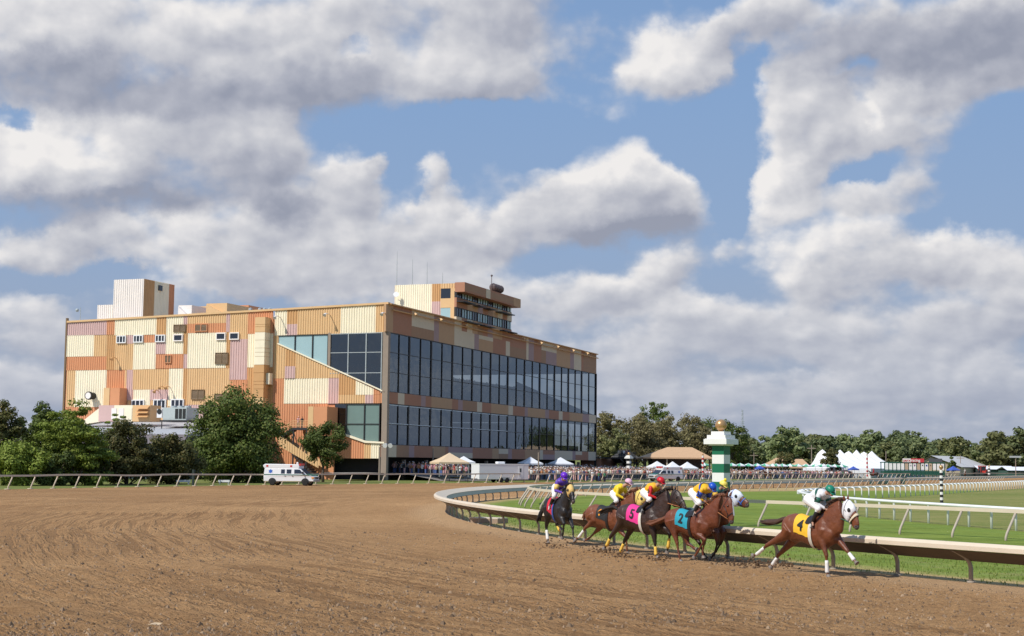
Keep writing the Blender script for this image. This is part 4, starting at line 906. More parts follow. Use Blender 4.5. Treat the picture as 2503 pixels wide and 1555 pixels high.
tent(1857, 1161, 20, MTBL, 'blue canopy among the green umbrellas right of the green pillar', pitch=.4, Y=350); tent(2086, 1163, 22, MTBL, 'blue canopy in front of the big white marquee', pitch=.35, Y=368); tent(2330, 1166, 26, MTBL, 'pale blue canopy right of the starting gate', pitch=.4, Y=420)
def umbrella(px, label):
    p = at(px, 1150, 352 + (px - 1700) * .05); p.z = .55; b0_ = empty('parasol', p, rnd.uniform(0, 1), label, 'parasol', 'green and white parasols over the crowd')
    for k in (0, 1):
        b = MB(); r_ = 1.6
        for s_ in range(8):
            if s_ % 2 != k: continue
            a0, a1 = s_ * math.pi / 4, (s_ + 1) * math.pi / 4
            b.add([(0, 0, 2.75), (r_ * math.cos(a0), r_ * math.sin(a0), 2.2), (r_ * math.cos(a1), r_ * math.sin(a1), 2.2), (r_ * math.cos(a0), r_ * math.sin(a0), 2.02), (r_ * math.cos(a1), r_ * math.sin(a1), 2.02)], [(0, 1, 2), (1, 3, 4, 2)])
        b.build('canopy_segments', (MTG, MTW)[k], b0_)
    b = MB(); b.tube([(0, 0, 0), (0, 0, 2.8)], .04, 5); b.build('pole', MWHITE, b0_)
ULAB = ['just left of the green pillar', 'hidden behind the green pillar', 'just right of the green pillar', 'second right of the green pillar', 'left of the blue canopy', 'behind the blue canopy', 'before the left end of the brown roof', 'before the middle of the brown roof', 'overlapping the one before the brown roof', 'before the small round tree', 'right of the small round tree', 'before the second brown roof', 'left of the marquee', 'at the left end of the marquee', 'left of the dark tree before the marquee', 'under the dark tree before the marquee', 'right of the dark tree before the marquee', 'last on the right, before the marquee']
for k, x in enumerate([1702, 1722, 1790, 1808, 1829, 1850, 1870, 1890, 1897, 1914, 1930, 1952, 1971, 1991, 2008, 2025, 2042, 2058]):
    umbrella(x + rnd.uniform(-2, 2), 'green and white parasol over the crowd, ' + ULAB[k])
# marquee
mq = empty('marquee', (79, 380, 0), math.atan2(.88, .47), 'huge white marquee with a row of pointed peaks behind the crowd', 'marquee'); Q = MB(); NX, NY = 96, 26; L_, W_ = 56, 17
pk = [0 + 47 * k / 6 for k in range(7)]
vs = []
for i in range(NX + 1):
    for j in range(NY + 1):
        x = -6 + L_ * i / NX; y = -W_ * .75 + W_ * j / NY * 1.0; h = 2.3
        best = 0
        for c_ in pk:
            d_ = math.hypot((x - c_) * 1.0, (y - 1.0) * .62); best += (math.exp(-d_ / 2.6)) ** 3
        h += 5.2 * best ** (1 / 3) * (1 if abs(x) < 999 else 1) - .2
        ed = min(x + 6, L_ - 6 - x, y + W_ * .75, W_ * .25 - y); h = 2.3 + (h - 2.3) * min(1, max(0, ed) / 2.0 + .05) if ed < 2 else h
        vs.append((x, y, h))
Q.add(vs, [(i * (NY + 1) + j, (i + 1) * (NY + 1) + j, (i + 1) * (NY + 1) + j + 1, i * (NY + 1) + j + 1) for i in range(NX) for j in range(NY)]); Q.build('canopy', cloth('marquee_white', (.84, .83, .82)), mq, True)
b = MB(); y0, y1 = -W_ * .75, W_ * .25
for i in range(L_ // 4): b.box(-6 + i * 4, -6 + i * 4 + 3.9, y0 + .02, y0 + .06, 0, 2.35)
b.box(-6, -5.95, y0, y1, 0, 2.35); b.build('side_wall', MTW, mq)
# ------------------------------------------------------------------ far buildings
MSHN = mat('tan_shingles', (.56, .36, .21), .85, .14, 1.5, .3, 8); MBRW = mat('dark_timber', (.05, .035, .028), .8); MWALLB = mat('beige_wall', (.50, .42, .30), .8, .08)
def hip(px0, px1, rx0, rx1, ye, yr, Y, dep, label, name='pavilion'):
    a, b_ = at(px0, ye, Y), at(px1, ye, Y); z0 = a.z; r0, r1 = at(rx0, yr, Y + dep / 2), at(rx1, yr, Y + dep / 2); z1 = r0.z; cx = (a.x + b_.x) / 2
    g_ = empty(name, (cx, Y, 0), 0, label, 'pavilion', 'brown hip-roofed pavilions'); x0, x1 = a.x - cx, b_.x - cx
    q = MB(); q.add([(x0, 0, z0), (x1, 0, z0), (x1, dep, z0), (x0, dep, z0), (r0.x - cx, dep / 2, z1), (r1.x - cx, dep / 2, z1), (x0, 0, z0 - .3), (x1, 0, z0 - .3), (x1, dep, z0 - .3), (x0, dep, z0 - .3)],
                   [(0, 1, 5, 4), (1, 2, 5), (2, 3, 4, 5), (3, 0, 4), (6, 7, 1, 0), (7, 8, 2, 1), (8, 9, 3, 2), (9, 6, 0, 3), (9, 8, 7, 6)]); q.build('roof', MSHN, g_)
    q = MB(); q.box(x0 + 2.2, x1 - 2.2, 2.5, dep - 2, 0, z0 - .3); q.build('wall', MBRW, g_)
    n = max(2, int((x1 - x0) / 4))
    for k in range(n + 1): q = MB(); xx = x0 + .6 + (x1 - x0 - 1.2) * k / n; q.box(xx - .15, xx + .15, .5, .8, 0, z0 - .3); q.build('column', MWALLB if k % 3 == 1 else MBRW, g_)
hip(1572, 1742, 1632, 1692, 1117.5, 1093, 330, 14, 'wide pavilion with a brown hip roof left of the green pillar')
hip(1500, 1563, 1518, 1536, 1118.5, 1101, 340, 12, 'narrow pavilion with a brown hip roof just right of the grandstand')
hip(1880, 1932, 1898, 1914, 1139.5, 1119, 395, 14, 'brown hip-roofed pavilion left of a small round tree'); hip(1936, 1984, 1946, 1962, 1142, 1122, 400, 13, 'brown hip-roofed pavilion left of the white marquee')
Y = 470; br = empty('barn', at(2300, 1165, Y).to_2d().to_3d(), 0, 'large beige barn with a pale metal gable roof behind the starting gate', 'barn')
def bp(px, py, Yd=0): p = at(px, py, Y + Yd) - br.location; return (p.x, Yd, p.z)
q = MB(); prof_ = [bp(2236, 1133), bp(2276, 1114), bp(2280, 1114), bp(2348, 1142)]
q.add([bp(2236, 1133), bp(2275, 1113.5), bp(2350, 1142)] + [(x + 20, 34, z) for x, _, z in (bp(2236, 1133), bp(2275, 1113.5), bp(2350, 1142))], [(0, 1, 4, 3), (1, 2, 5, 4)]); q.build('roof', mat('barn_roof', (.56, .54, .52), .6, .1, .4), br)
q = MB(); a = bp(2240, 1134.5, .6); t_ = bp(2275, 1115, .6); c_ = bp(2346, 1142, .6); q.add([(a[0], .6, 0), (c_[0], .6, 0), (c_[0], .6, c_[2] - .3), (t_[0], .6, t_[2] - .3), (a[0], .6, a[2] - .3)], [(0, 1, 2, 3, 4)]); q.add([(c_[0], .6, 0), (c_[0] + 20, 34, 0), (c_[0] + 20, 34, c_[2] - .3), (c_[0], .6, c_[2] - .3)], [(0, 1, 2, 3)]); q.build('wall', MWALLB, br)
q = MB(); a = bp(2270, 1121); c_ = bp(2302, 1131); q.box(a[0], c_[0], -.4, -.1, c_[2], a[2]); q.build('screen_board', mat('board_grey', (.10, .10, .11), .4), br)
for x0, x1, yr, ye, Yb, nm in ((2391, 2490, 1138.5, 1147, 480, 'long low shed with a white roof behind the striped pole'), (2462, 2530, 1141, 1150, 470, 'low green-walled shed with a pale roof at the right edge'), (2210, 2245, 1130, 1138, 500, 'small pale-roofed shed peeping out left of the barn')):
    a, c_ = at(x0, ye, Yb), at(x1, ye, Yb); zr_ = at(x0, yr, Yb + 5).z; g_ = empty('shed', ((a.x + c_.x) / 2, Yb, 0), 0, nm, 'shed'); hx = (c_.x - a.x) / 2
    q = MB(); q.add([(-hx, 0, a.z), (hx, 0, a.z), (hx * .93, 6, zr_), (-hx * .93, 6, zr_), (hx, 12, a.z), (-hx, 12, a.z)], [(0, 1, 2, 3), (3, 2, 4, 5)]); q.build('roof', MTW, g_)
    q = MB(); q.box(-hx + .5, hx - .5, .5, 11.5, 0, a.z - .05); q.build('wall', mat('shed_green', (.05, .10, .08)), g_)
# low building with plant on its roof, in front of the side wall
LBG = empty('service_building', GO, GROT, 'low building with shingled eaves and rooftop plant half hidden behind the left trees', 'building')
q = MB(); LBB = L1(1420, 1080, 0)[0]; q.prism([(-24, 6.3), (-24, 5.9), (-.3, 8.0), (-.3, 8.9)], 1, LBB, 76); q.build('roof', mat('membrane_roof', (.40, .41, .44), .7, .12, .3), LBG)
q = MB(); q.prism([(-25.2, 5.0), (-24.01, 6.35), (-24.01, 5.0)], 1, LBB - .5, 76); q.build('mansard', mat('grey_shingles', (.16, .14, .15), .9, .4, 1.2, .6, 5), LBG)
q = MB(); q.prism([(-23.6, 0), (-.5, 0), (-.5, 7.95), (-23.6, 5.9)], 1, LBB + .5, 75.5); q.build('wall', mat('teal_wall', (.05, .075, .085), .7, .1), LBG)
def unit(name, x0, y0, x1, y1, a, dep, m, label, grp=None):
    b0, zt = L1(x1, y0, a); b1, zb = L1(x0, y1, a); g_ = empty(name, GO + EA * (a + dep / 2) + EB * ((b0 + b1) / 2) + Vector((0, 0, zb)), GROT, label, 'air unit', 'rooftop plant units'); w_ = (b1 - b0) / 2
    return g_, w_, zt - zb, dep
g_, w_, h_, d_ = unit('air_handler', 298, 890, 642, 1000, -12, 3, None, 'long pink, cream and tan air handling unit on the low roof')
for f0, f1, m in ((0, .30, MP['p']), (.30, .66, MP['c']), (.66, 1, MP['t'])): q = MB(); q.box(-d_ / 2, d_ / 2, w_ - 2 * w_ * f1 + .02, w_ - 2 * w_ * f0, 0, h_ - .05); q.build('cabinet', m, g_)
for k in range(3): q = MB(); z = h_ * (.25 + .25 * k); q.add([(-d_ / 2 - .02, -w_ + .1, z + .5), (-d_ / 2 - .02, -w_ + w_ * .5, z + .5), (-d_ / 2 - .7, -w_ + w_ * .5, z), (-d_ / 2 - .7, -w_ + .1, z)], [(0, 1, 2, 3)]); q.build('hood', MP['b'], g_)
for x in (-.3, .02, .3): q = MB(); q.box(-d_ / 2 - .06, -d_ / 2 - .01, w_ * x, w_ * x + .9, .3, h_ - .5); q.build('access_door', MP['w'] if x > 0 else MP['c'], g_)
q = MB(); q.prism([(w_, 0), (w_ + 4.2, -.6), (w_, h_ * .9)], 0, -1, 1); q.build('sloped_duct', MP['c'], g_)
g_, w_, h_, d_ = unit('chiller', 722, 903, 880, 995, -14, 3.4, None, 'grey finned chiller standing on a steel platform on the low roof')
q = MB(); q.box(-d_ / 2, d_ / 2, -w_, w_, .1, h_ - .1); q.build('cabinet', mat('chiller_grey', (.46, .51, .50), .5), g_)
for k in range(3): q = MB(); q.box(-d_ / 2 - .04, -d_ / 2 - .01, -w_ + .1 + k * w_ * .32, -w_ + w_ * .32 * (k + 1) - .03, .3, h_ - .3); q.build('grille', MBLKP, g_)
for k in range(3): q = MB(); q.lathe([(.5, h_ - .1), (.5, h_ + .2), (.4, h_ + .2)], (0, -w_ * .6 + k * w_ * .6), 14); q.build('fan', MGREYM, g_)
q = MB(); q.box(-d_ / 2 - .3, d_ / 2, -w_ - .5, w_ + .3, -.15, .09); q.tube([(-d_ / 2 - .2, -w_ - .3, -.1), (-d_ / 2 - .2, -w_ - .3, -1.8)], .08, 5); q.tube([(-d_ / 2 - .2, w_, -.1), (-d_ / 2 - .2, w_, -1.8)], .08, 5); q.build('platform', MSTEEL, g_)
g_, w_, h_, d_ = unit('condenser', 683, 917, 718, 975, -12, .8, None, 'small white condenser left of the grey chiller'); q = MB(); q.box(-.4, .4, -w_, w_, 0, h_); q.build('cabinet', MWHITE, g_); q = MB(); q.lathe([(.42, -.02), (.42, .02)], (0, 0), 16); o = q.build('fan', MBLKP, g_); o.location = (-.42, 0, h_ * .7); o.rotation_euler = (0, R(90), 0)
g_, w_, h_, d_ = unit('condenser', 882, 935, 916, 985, -10, 1.2, None, 'small grey condenser right of the chiller'); q = MB(); q.box(-.6, .6, -w_, w_, 0, h_); q.build('cabinet', MGREYM, g_)
# ------------------------------------------------------------------ trees
def leafmat(name, c1, c2, c3=None):
    m = bpy.data.materials.new(name); m.use_nodes = True; t = NT(m.node_tree); b = m.node_tree.nodes['Principled BSDF']
    g_ = t.n('ShaderNodeNewGeometry'); r_ = g_.outputs['Random Per Island']; oi = t.n('ShaderNodeObjectInfo').outputs['Random']
    tc = t.n('ShaderNodeTexCoord').outputs['Object']
    f = t.m('ADD', t.m('MULTIPLY', r_, .6), t.m('MULTIPLY', t.noise(tc, .5, 3), .4))
    st_ = [(.15, c1), (.8, c2)]
    if c3: st_ = [(.12, c1), (.6, c2), (.9, c3)]
    c = t.ramp(f, st_); c = t.vm('SCALE', c, t.m('MULTIPLY_ADD', oi, .35, .83))
    t.put(b.inputs['Base Color'], c); b.inputs['Roughness'].default_value = .6; b.inputs['Specular IOR Level'].default_value = .25
    tr = t.n('ShaderNodeBsdfTranslucent'); t.put(tr.inputs[0], c); mx = t.n('ShaderNodeMixShader'); mx.inputs[0].default_value = .25
    m.node_tree.links.new(b.outputs[0], mx.inputs[1]); m.node_tree.links.new(tr.outputs[0], mx.inputs[2])
    m.node_tree.links.new(mx.outputs[0], m.node_tree.nodes['Material Output'].inputs[0]); return m
LM = {'maple': leafmat('maple_leaves', (.055, .085, .018), (.11, .15, .03), (.20, .20, .055)), 'dark': leafmat('dark_maple_leaves', (.05, .06, .018), (.11, .11, .032), (.22, .16, .06)),
      'light': leafmat('locust_leaves', (.11, .16, .022), (.21, .27, .04), (.32, .34, .065)), 'brown': leafmat('browning_leaves', (.13, .11, .05), (.21, .18, .08), (.27, .25, .105)),
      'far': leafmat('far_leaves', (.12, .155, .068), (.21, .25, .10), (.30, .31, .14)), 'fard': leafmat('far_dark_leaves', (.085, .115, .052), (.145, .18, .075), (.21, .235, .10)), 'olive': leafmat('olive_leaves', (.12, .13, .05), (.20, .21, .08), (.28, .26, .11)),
      'shrub': leafmat('shrub_leaves', (.05, .07, .02), (.10, .14, .03), (.18, .17, .05))}
MBARK = mat('bark', (.12, .09, .07), .9, .25, 4, .5, 12)
def crown(h0, h1, rx, n_cl, n_lf, ls, seed, shape='round', ry=None, open_=.0):
    r_ = random.Random(seed); ry = ry or rx; b = MB(); cz = (h0 + h1) / 2; hz = (h1 - h0) / 2; cl = []
    for k in range(n_cl):
        for _ in range(30):
            u = Vector((r_.gauss(0, 1), r_.gauss(0, 1), r_.gauss(0, 1))).normalized() * (r_.random() ** .45)
            if shape == 'cone' and math.hypot(u.x, u.y) > .30 + .85 * (1 - (u.z + 1) / 2): continue
            if shape == 'egg' and math.hypot(u.x, u.y) > 1.02 - .42 * max(0, u.z): continue
            break
        wob = 1 + .16 * noise.noise(u * 2.2 + Vector((seed, 0, 0)))
        p = Vector((u.x * rx * wob, u.y * ry * wob, cz + u.z * hz * wob)); cr = (rx * .24) * r_.uniform(.65, 1.35)
        if shape == 'tier': p.z = h0 + (h1 - h0) * (round((p.z - h0) / (h1 - h0) * 9 + math.atan2(p.y, p.x) * .5) / 9 + r_.uniform(-.06, .06))
        cl.append((p, cr))
    per = n_lf // n_cl
    for p, cr in cl:
        for j in range(int(per * r_.uniform(.7, 1.3))):
            u = Vector((r_.gauss(0, 1), r_.gauss(0, 1), r_.gauss(0, 1) * .8)).normalized()
            fl = .42 if shape == 'tier' else .82
            q = p + Vector((u.x, u.y, u.z * fl)) * cr * (r_.random() ** .4) * 1.12
            n = (u + Vector((r_.uniform(-.7, .7), r_.uniform(-.7, .7), r_.uniform(-.2, .9)))).normalized(); a = n.orthogonal().normalized(); c_ = n.cross(a); th = r_.uniform(0, 6.28)
            e1 = (a * math.cos(th) + c_ * math.sin(th)) * ls * r_.uniform(.6, 1.25); e2 = (c_ * math.cos(th) - a * math.sin(th)) * ls * r_.uniform(.45, .9)
            b.add([q - e1, q - e2 * .8 + e1 * .1, q + e1, q + e2], [(0, 1, 2, 3)])
    return b, cl
def trunk(h0, h1, r0, cl, seed, n=9):
    r_ = random.Random(seed + 5); b = MB(); top = h0 + (h1 - h0) * .62
    b.tube([(0, 0, -.2), (.05, .02, h0 * .5), (r_.uniform(-.15, .15), 0, h0), (r_.uniform(-.3, .3), r_.uniform(-.3, .3), top)], [r0 * 1.25, r0, r0 * .85, r0 * .25], 8)
    for p, cr in r_.sample(cl, min(n, len(cl))):
        s_ = Vector((0, 0, h0 * r_.uniform(.75, 1.25))); mid = s_.lerp(p, .5) + Vector((0, 0, -.08 * (p - s_).length)); b.tube([s_, mid, p], [r0 * .42, r0 * .28, r0 * .08], 5)
    return b
def tree(name, loc, h0, h1, rx, n_cl, n_lf, ls, m, label, seed, shape='round', group='trees', r0=.2, ry=None, nb=9):
    g_ = empty(name, loc, rnd.uniform(0, 6), label, 'tree', group); cb, cl = crown(h0, h1, rx, n_cl, n_lf, ls, seed, shape, ry)
    trunk(h0, h1, r0, cl, seed, nb).build('trunk', MBARK, g_, True); cb.build('crown', m, g_); return g_
def ptree(name, px, pb, pt, wpx, m, label, seed, Yd=None, h0f=.12, **kw):
    p = gp(px, pb) if Yd is None else at(px, pb, Yd); p.z = 0; h1 = at(px, pt, p.y).z; rx = wpx * p.y / FPX / 2
    return tree(name, p, h1 * h0f, h1, rx, kw.pop('n_cl', 90), kw.pop('n_lf', 9000), kw.pop('ls', .2), m, label, seed, **kw)
LG = 'trees left of the grandstand'
ptree('maple_tree', 580, 1180, 958, 225, LM['maple'], 'largest dense round green maple standing before the grandstand side', 3, h0f=.0, n_cl=170, n_lf=36000, ls=.19, shape='egg', group=LG, r0=.25)
ptree('maple_tree', 310, 1184, 1034, 140, LM['dark'], 'dark rounded maple right of the light green locust tree', 4, h0f=-.03, n_cl=100, n_lf=20000, ls=.17, shape='egg', group=LG)
ptree('maple_tree', 410, 1183, 1060, 140, LM['dark'], 'dark low maple between the other dark one and the biggest tree', 5, h0f=-.03, n_cl=100, n_lf=20000, ls=.17, group=LG)
ptree('locust_tree', 178, 1186, 1000, 175, LM['light'], 'light green feathery locust tree with layered branches at the left', 6, h0f=-.02, n_cl=190, n_lf=24000, ls=.16, shape='tier', group=LG)
ptree('locust_tree', 270, 1176, 1010, 70, LM['light'], 'slim pale green locust tree behind the dark maples', 16, h0f=.15, n_cl=50, n_lf=4200, ls=.15, shape='tier', group=LG)
ptree('oak_tree', 98, 1176, 984, 130, LM['maple'], 'tall dark green tree behind the light green locust at the left', 7, h0f=.18, n_cl=80, n_lf=9000, ls=.2, group=LG)
ptree('oak_tree', 8, 1178, 990, 120, LM['dark'], 'dark tree cut by the left edge of the picture', 8, h0f=.1, n_cl=80, n_lf=9000, ls=.2, group=LG)
ptree('small_tree', 40, 1187, 1078, 150, LM['light'], 'bushy low yellow-green tree at the far left behind the rail', 9, h0f=-.05, n_cl=80, n_lf=13000, ls=.16, group=LG)
ptree('small_tree', 125, 1187, 1096, 110, LM['shrub'], 'low dark green bush filling the gap beneath the locust tree', 10, h0f=-.05, n_cl=60, n_lf=9000, ls=.15, group=LG)
ptree('small_tree', 240, 1185, 1100, 90, LM['shrub'], 'dark low bush between the locust tree and the first dark maple', 11, h0f=-.05, n_cl=50, n_lf=8000, ls=.15, group=LG)
ptree('linden_tree', 790, 1150, 1030, 104, LM['maple'], 'small neat round tree on the apron before the stair', 12, Yd=205, h0f=.28, n_cl=80, n_lf=9000, ls=.17, group=LG, r0=.18)
# brownish trees right of the stand
for k, (px, pt, w_, Y_, m) in enumerate([(1478, 1008, 100, 400, 'brown'), (1540, 1010, 120, 415, 'brown'), (1602, 976, 84, 470, 'maple'), (1575, 1030, 110, 390, 'brown'), (1630, 1020, 110, 400, 'brown'), (1690, 1010, 110, 420, 'brown'), (1745, 1020, 100, 440, 'maple'), (1790, 1028, 80, 460, 'maple'), (1500, 1050, 80, 380, 'olive'), (1715, 1050, 90, 400, 'brown')]):
    lab = ['brownish autumn tree rising right beside the grandstand end', 'broad brownish tree second right of the grandstand', 'tall dark green tree top standing above the brown trees', 'brown forked tree in front of the small pavilion', 'brownish tree above the wide pavilion roof', 'brown-green tree left of the gold ball', 'dark green tree just behind the gold ball', 'ragged dark tree right of the gold ball', 'lower olive tree by the end of the grandstand', 'low brown tree behind the wide pavilion roof'][k]
    p = at(px, 1150, Y_); p.z = 0; h1 = at(px, pt, Y_).z; tree('broadleaf_tree', p, h1 * .2, h1, w_ * Y_ / FPX / 2, 70, 6500 if m == 'brown' else 5500, .33, LM[m], lab, 30 + k, 'egg' if k % 2 else 'round', 'trees behind the pavilions', .3)
for px, pb, pt, w_, lab, Y_ in ((1920, 1150, 1104, 44, 'small round brown-green tree between the two brown roofs', 385), (2033, 1150, 1100, 56, 'small dark tree standing before the white marquee', 372), (2327, 1150, 1119, 28, 'small conifer before the beige barn', 440)):
    p = at(px, pb, Y_); p.z = 0; h1 = at(px, pt, Y_).z; tree('young_tree', p, h1 * .2, h1, w_ * Y_ / FPX / 2, 45, 3600, .26, LM['dark' if px != 2327 else 'maple'], lab, int(px), 'cone' if px == 2327 else 'egg', 'small trees in the enclosure', .15)
# hills and the far wood
hm = MB(); xs = [-1600 + 60 * i for i in range(60)]; ys = [520, 600, 700, 820, 960, 1150, 1400, 1800, 2400, 3400]
def hz(x, y):
    k = min(1, max(0, (y - 520) / 700)); k = k * k * (3 - 2 * k); a_ = x / y
    base = 5 + 6 * math.exp(-((a_ - .235) / .05) ** 2) + 6 * noise.noise(Vector((x * .002, y * .002, 3)))
    if a_ > .31: base -= 12 * min(1, (a_ - .31) / .02)
    return max(-1, base * k - .5 * (1 - k))
hm.add([(x * (y / 900), y, hz(x * y / 900, y)) for y in ys for x in xs], [(j * 60 + i, j * 60 + i + 1, (j + 1) * 60 + i + 1, (j + 1) * 60 + i) for j in range(9) for i in range(59)])
tag(hm.build('hills', MROUGH, None, True), kind='structure')
FV = []
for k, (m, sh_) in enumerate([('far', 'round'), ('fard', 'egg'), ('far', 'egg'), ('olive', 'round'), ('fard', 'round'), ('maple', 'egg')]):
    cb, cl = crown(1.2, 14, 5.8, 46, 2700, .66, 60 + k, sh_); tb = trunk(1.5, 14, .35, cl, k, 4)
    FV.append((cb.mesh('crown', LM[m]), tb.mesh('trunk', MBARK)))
nt = 0; rf_ = random.Random(11)
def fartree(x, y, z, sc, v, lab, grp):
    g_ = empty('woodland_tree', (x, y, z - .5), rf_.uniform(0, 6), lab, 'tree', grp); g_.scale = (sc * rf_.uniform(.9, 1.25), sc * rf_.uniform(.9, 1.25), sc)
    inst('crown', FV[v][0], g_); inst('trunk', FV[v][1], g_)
rows = [(520, 1.0, 17, 0), (570, 1.05, 17, 1), (640, 1.05, 19, 2), (700, 1.1, 22, 3), (830, 1.1, 26, 4), (980, 1.15, 33, 5)]
RL = ['nearest', 'second', 'third', 'fourth', 'fifth', 'farthest']
VL = ['mid green round-headed', 'dark green tall', 'mid green tall', 'olive green round-headed', 'dark green round-headed', 'deep green tall']
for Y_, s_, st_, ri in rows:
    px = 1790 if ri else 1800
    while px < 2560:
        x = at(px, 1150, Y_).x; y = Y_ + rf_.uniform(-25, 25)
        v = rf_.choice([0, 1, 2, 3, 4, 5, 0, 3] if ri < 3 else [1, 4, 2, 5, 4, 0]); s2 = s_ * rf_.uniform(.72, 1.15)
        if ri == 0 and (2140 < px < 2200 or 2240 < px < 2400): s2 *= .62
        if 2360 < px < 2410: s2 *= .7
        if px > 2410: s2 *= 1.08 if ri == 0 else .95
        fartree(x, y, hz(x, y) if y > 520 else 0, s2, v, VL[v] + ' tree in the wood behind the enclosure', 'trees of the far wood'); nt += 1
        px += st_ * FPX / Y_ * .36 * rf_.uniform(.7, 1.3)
# left part of the wood, seen past the grandstand and reflected in its glass
for k in range(16):
    Y_ = rf_.uniform(300, 420); px = -60 + k * 17; x = at(px, 1150, Y_).x; v = rf_.choice([0, 1, 4]); fartree(x, Y_, 0, rf_.uniform(.6, .8), v, VL[v] + ' tree behind the left end of the stand', 'trees left of the grandstand')
for k in range(26):
    x = 330 + k * 16 + rf_.uniform(-6, 6); y = 330 + rf_.uniform(-20, 60) - k * 3; v = rf_.choice([0, 1, 4]); fartree(x, y, 0, rf_.uniform(.8, 1.2), v, VL[v] + ' tree beyond the far side of the course', 'trees beyond the course')
# ------------------------------------------------------------------ poles, mast
for px, pb, pt, Y_, lab in ((1815, 1060, 1003, 900, 'tall thin radio mast on the wooded skyline'),):
    p = at(px, pb, Y_); z1 = at(px, pt, Y_).z; g_ = empty('radio_mast', (p.x, p.y, 0), 0, lab, 'mast'); q = MB()
    for a_ in range(3): q.tube([(.7 * math.cos(a_ * 2.1), .7 * math.sin(a_ * 2.1), 0), (.3 * math.cos(a_ * 2.1), .3 * math.sin(a_ * 2.1), z1)], .12, 4)
    for k in range(14): z = z1 * k / 14; q.tube([(.7, 0, z), (-.35, .6, z + 1.6), (-.35, -.6, z + 3.2)], .07, 3)
    q.build('tower', MGREYM, g_); q = MB()
    for k in range(3): q.tube([(-1.2, 0, z1 - 9 + k * 1.2), (1.2, 0, z1 - 9 + k * 1.2)], .12, 4)
    q.build('antenna', MGREYM, g_)
for px, pb, pt, Y_, arm, lab in ((1984, 1150, 1088, 420, 1, 'utility pole with crossarm above the second brown roof'), (2166, 1152, 1103, 430, 0, 'plain pole between the marquee and the starting gate'), (2348, 1150, 1113, 480, 1, 'utility pole behind the barn roof'), (2483, 1155, 1119, 430, 0, 'lamp post at the right edge by the low sheds'), (1843, 1140, 1106, 450, 1, 'utility pole before the dark trees'), (1316, 1162, 1106, 238, 0, 'thin leaning pole right of the white trailer'), (927, 1160, 1092, 222, 0, 'slim pole beside the corner of the grandstand'), (1058, 1160, 1096, 238, 0, 'slim cable pole behind the beige canopy'), (1254, 1150, 1110, 300, 0, 'short post seen behind the trailer'),
                             (472, 1184, 1148, 168, 0, 'teal post beneath the trees'), ):
    p = at(px, pb, Y_); z1 = at(px, pt, Y_).z; g_ = empty('pole', (p.x, p.y, 0), 0, lab, 'pole'); q = MB(); q.tube([(0, 0, 0), (0, 0, z1)], [.14, .1] if Y_ > 200 else [.16, .16], 6); q.build('shaft', MCONC if px != 472 else MAT_TEAL if 'MAT_TEAL' in globals() else MMESH, g_)
    if arm: q = MB(); q.box(-1.2, 1.2, -.08, .08, z1 - 1, z1 - .8); q.build('crossarm', MCONC, g_)
    if px == 2483: q = MB(); q.box(-1.6, 1.6, -.3, .3, z1, z1 + .5); q.build('lamp_head', MGREYM, g_)
p = at(936, 1135, 229); g_ = empty('floodlight', (p.x - .4, p.y - .4, 0), 0, 'pair of floodlights on a bracket at the corner of the grandstand', 'floodlight'); z = at(936, 1092, 229).z
q = MB(); q.tube([(0, 0, .02), (0, 0, z), (1.2, 0, z + .2)], .06, 5); q.build('bracket', MSTEEL, g_)
for k in (0, 1): q = MB(); q.tube([(.9 + k * .7, 0, z + .35), (.7 + k * .8, -.5, z + .15)], [.15, .38], 8); q.build('lamp', MWHITE, g_)
# ------------------------------------------------------------------ people
MSKIN = mat('skin', (.48, .27, .18), .6, .1); MSHIRT = objcol_mat('clothing'); MPNT = mat('trousers_dark', (.05, .055, .08), .8); MPNT2 = mat('trousers_tan', (.38, .30, .20), .8); MHAIR = mat('hair_brown', (.06, .035, .02), .8); MCAP = mat('cap_white', (.7, .7, .7), .8)
def person_mesh(seed):
    r_ = random.Random(seed); b = MB(); st_ = r_.uniform(.06, .16); pm_ = 1 if seed % 2 else 2
    for s_ in (-1, 1):
        b.tube([(st_ * .4, s_ * st_, .03), (0, s_ * st_, .45), (0, s_ * .09, .88)], [.06, .07, .10], 6, 1); b.box(-.08, .16, s_ * st_ - .05, s_ * st_ + .05, 0, .08, 3)
    b.tube([(0, 0, .84), (0, 0, 1.05), (.01, 0, 1.3), (0, 0, 1.45), (0, 0, 1.5)], [.15, .15, .19, .17, .07], 8, 0, flat=1.0)
    up_ = seed % 3 == 0
    for s_ in (-1, 1):
        e = (.05, s_ * .27, 1.15) if not up_ else (.2, s_ * .25, 1.25); h_ = (.15, s_ * .26, .92) if not up_ else (.32, s_ * .12, 1.45)
        b.tube([(0, s_ * .18, 1.42), e], [.06, .05], 5, 0); b.tube([e, h_], [.045, .035], 5, 4)
    b.tube([(0, 0, 1.48), (.01, 0, 1.56)], .05, 6, 4); b.ball((.02, 0, 1.65), (.095, .08, .12), None, 4, 8, 6); b.ball((.0, 0, 1.69), (.10, .085, .10), None, 3 if seed % 4 else 5, 8, 6); b.ball((.115, 0, 1.64), .018, None, 4, 4, 3)
    return b
PM = []
for k in range(8):
    b = person_mesh(k); PM.append(b.mesh('person', [MSHIRT, MPNT, MPNT2, MHAIR, MSKIN, MCAP], False))
    for i_, f_ in enumerate(b.f): pass
    me = PM[-1]
    if k % 2 == 0:
        for p_ in me.polygons:
            if p_.material_index == 1: p_.material_index = 2
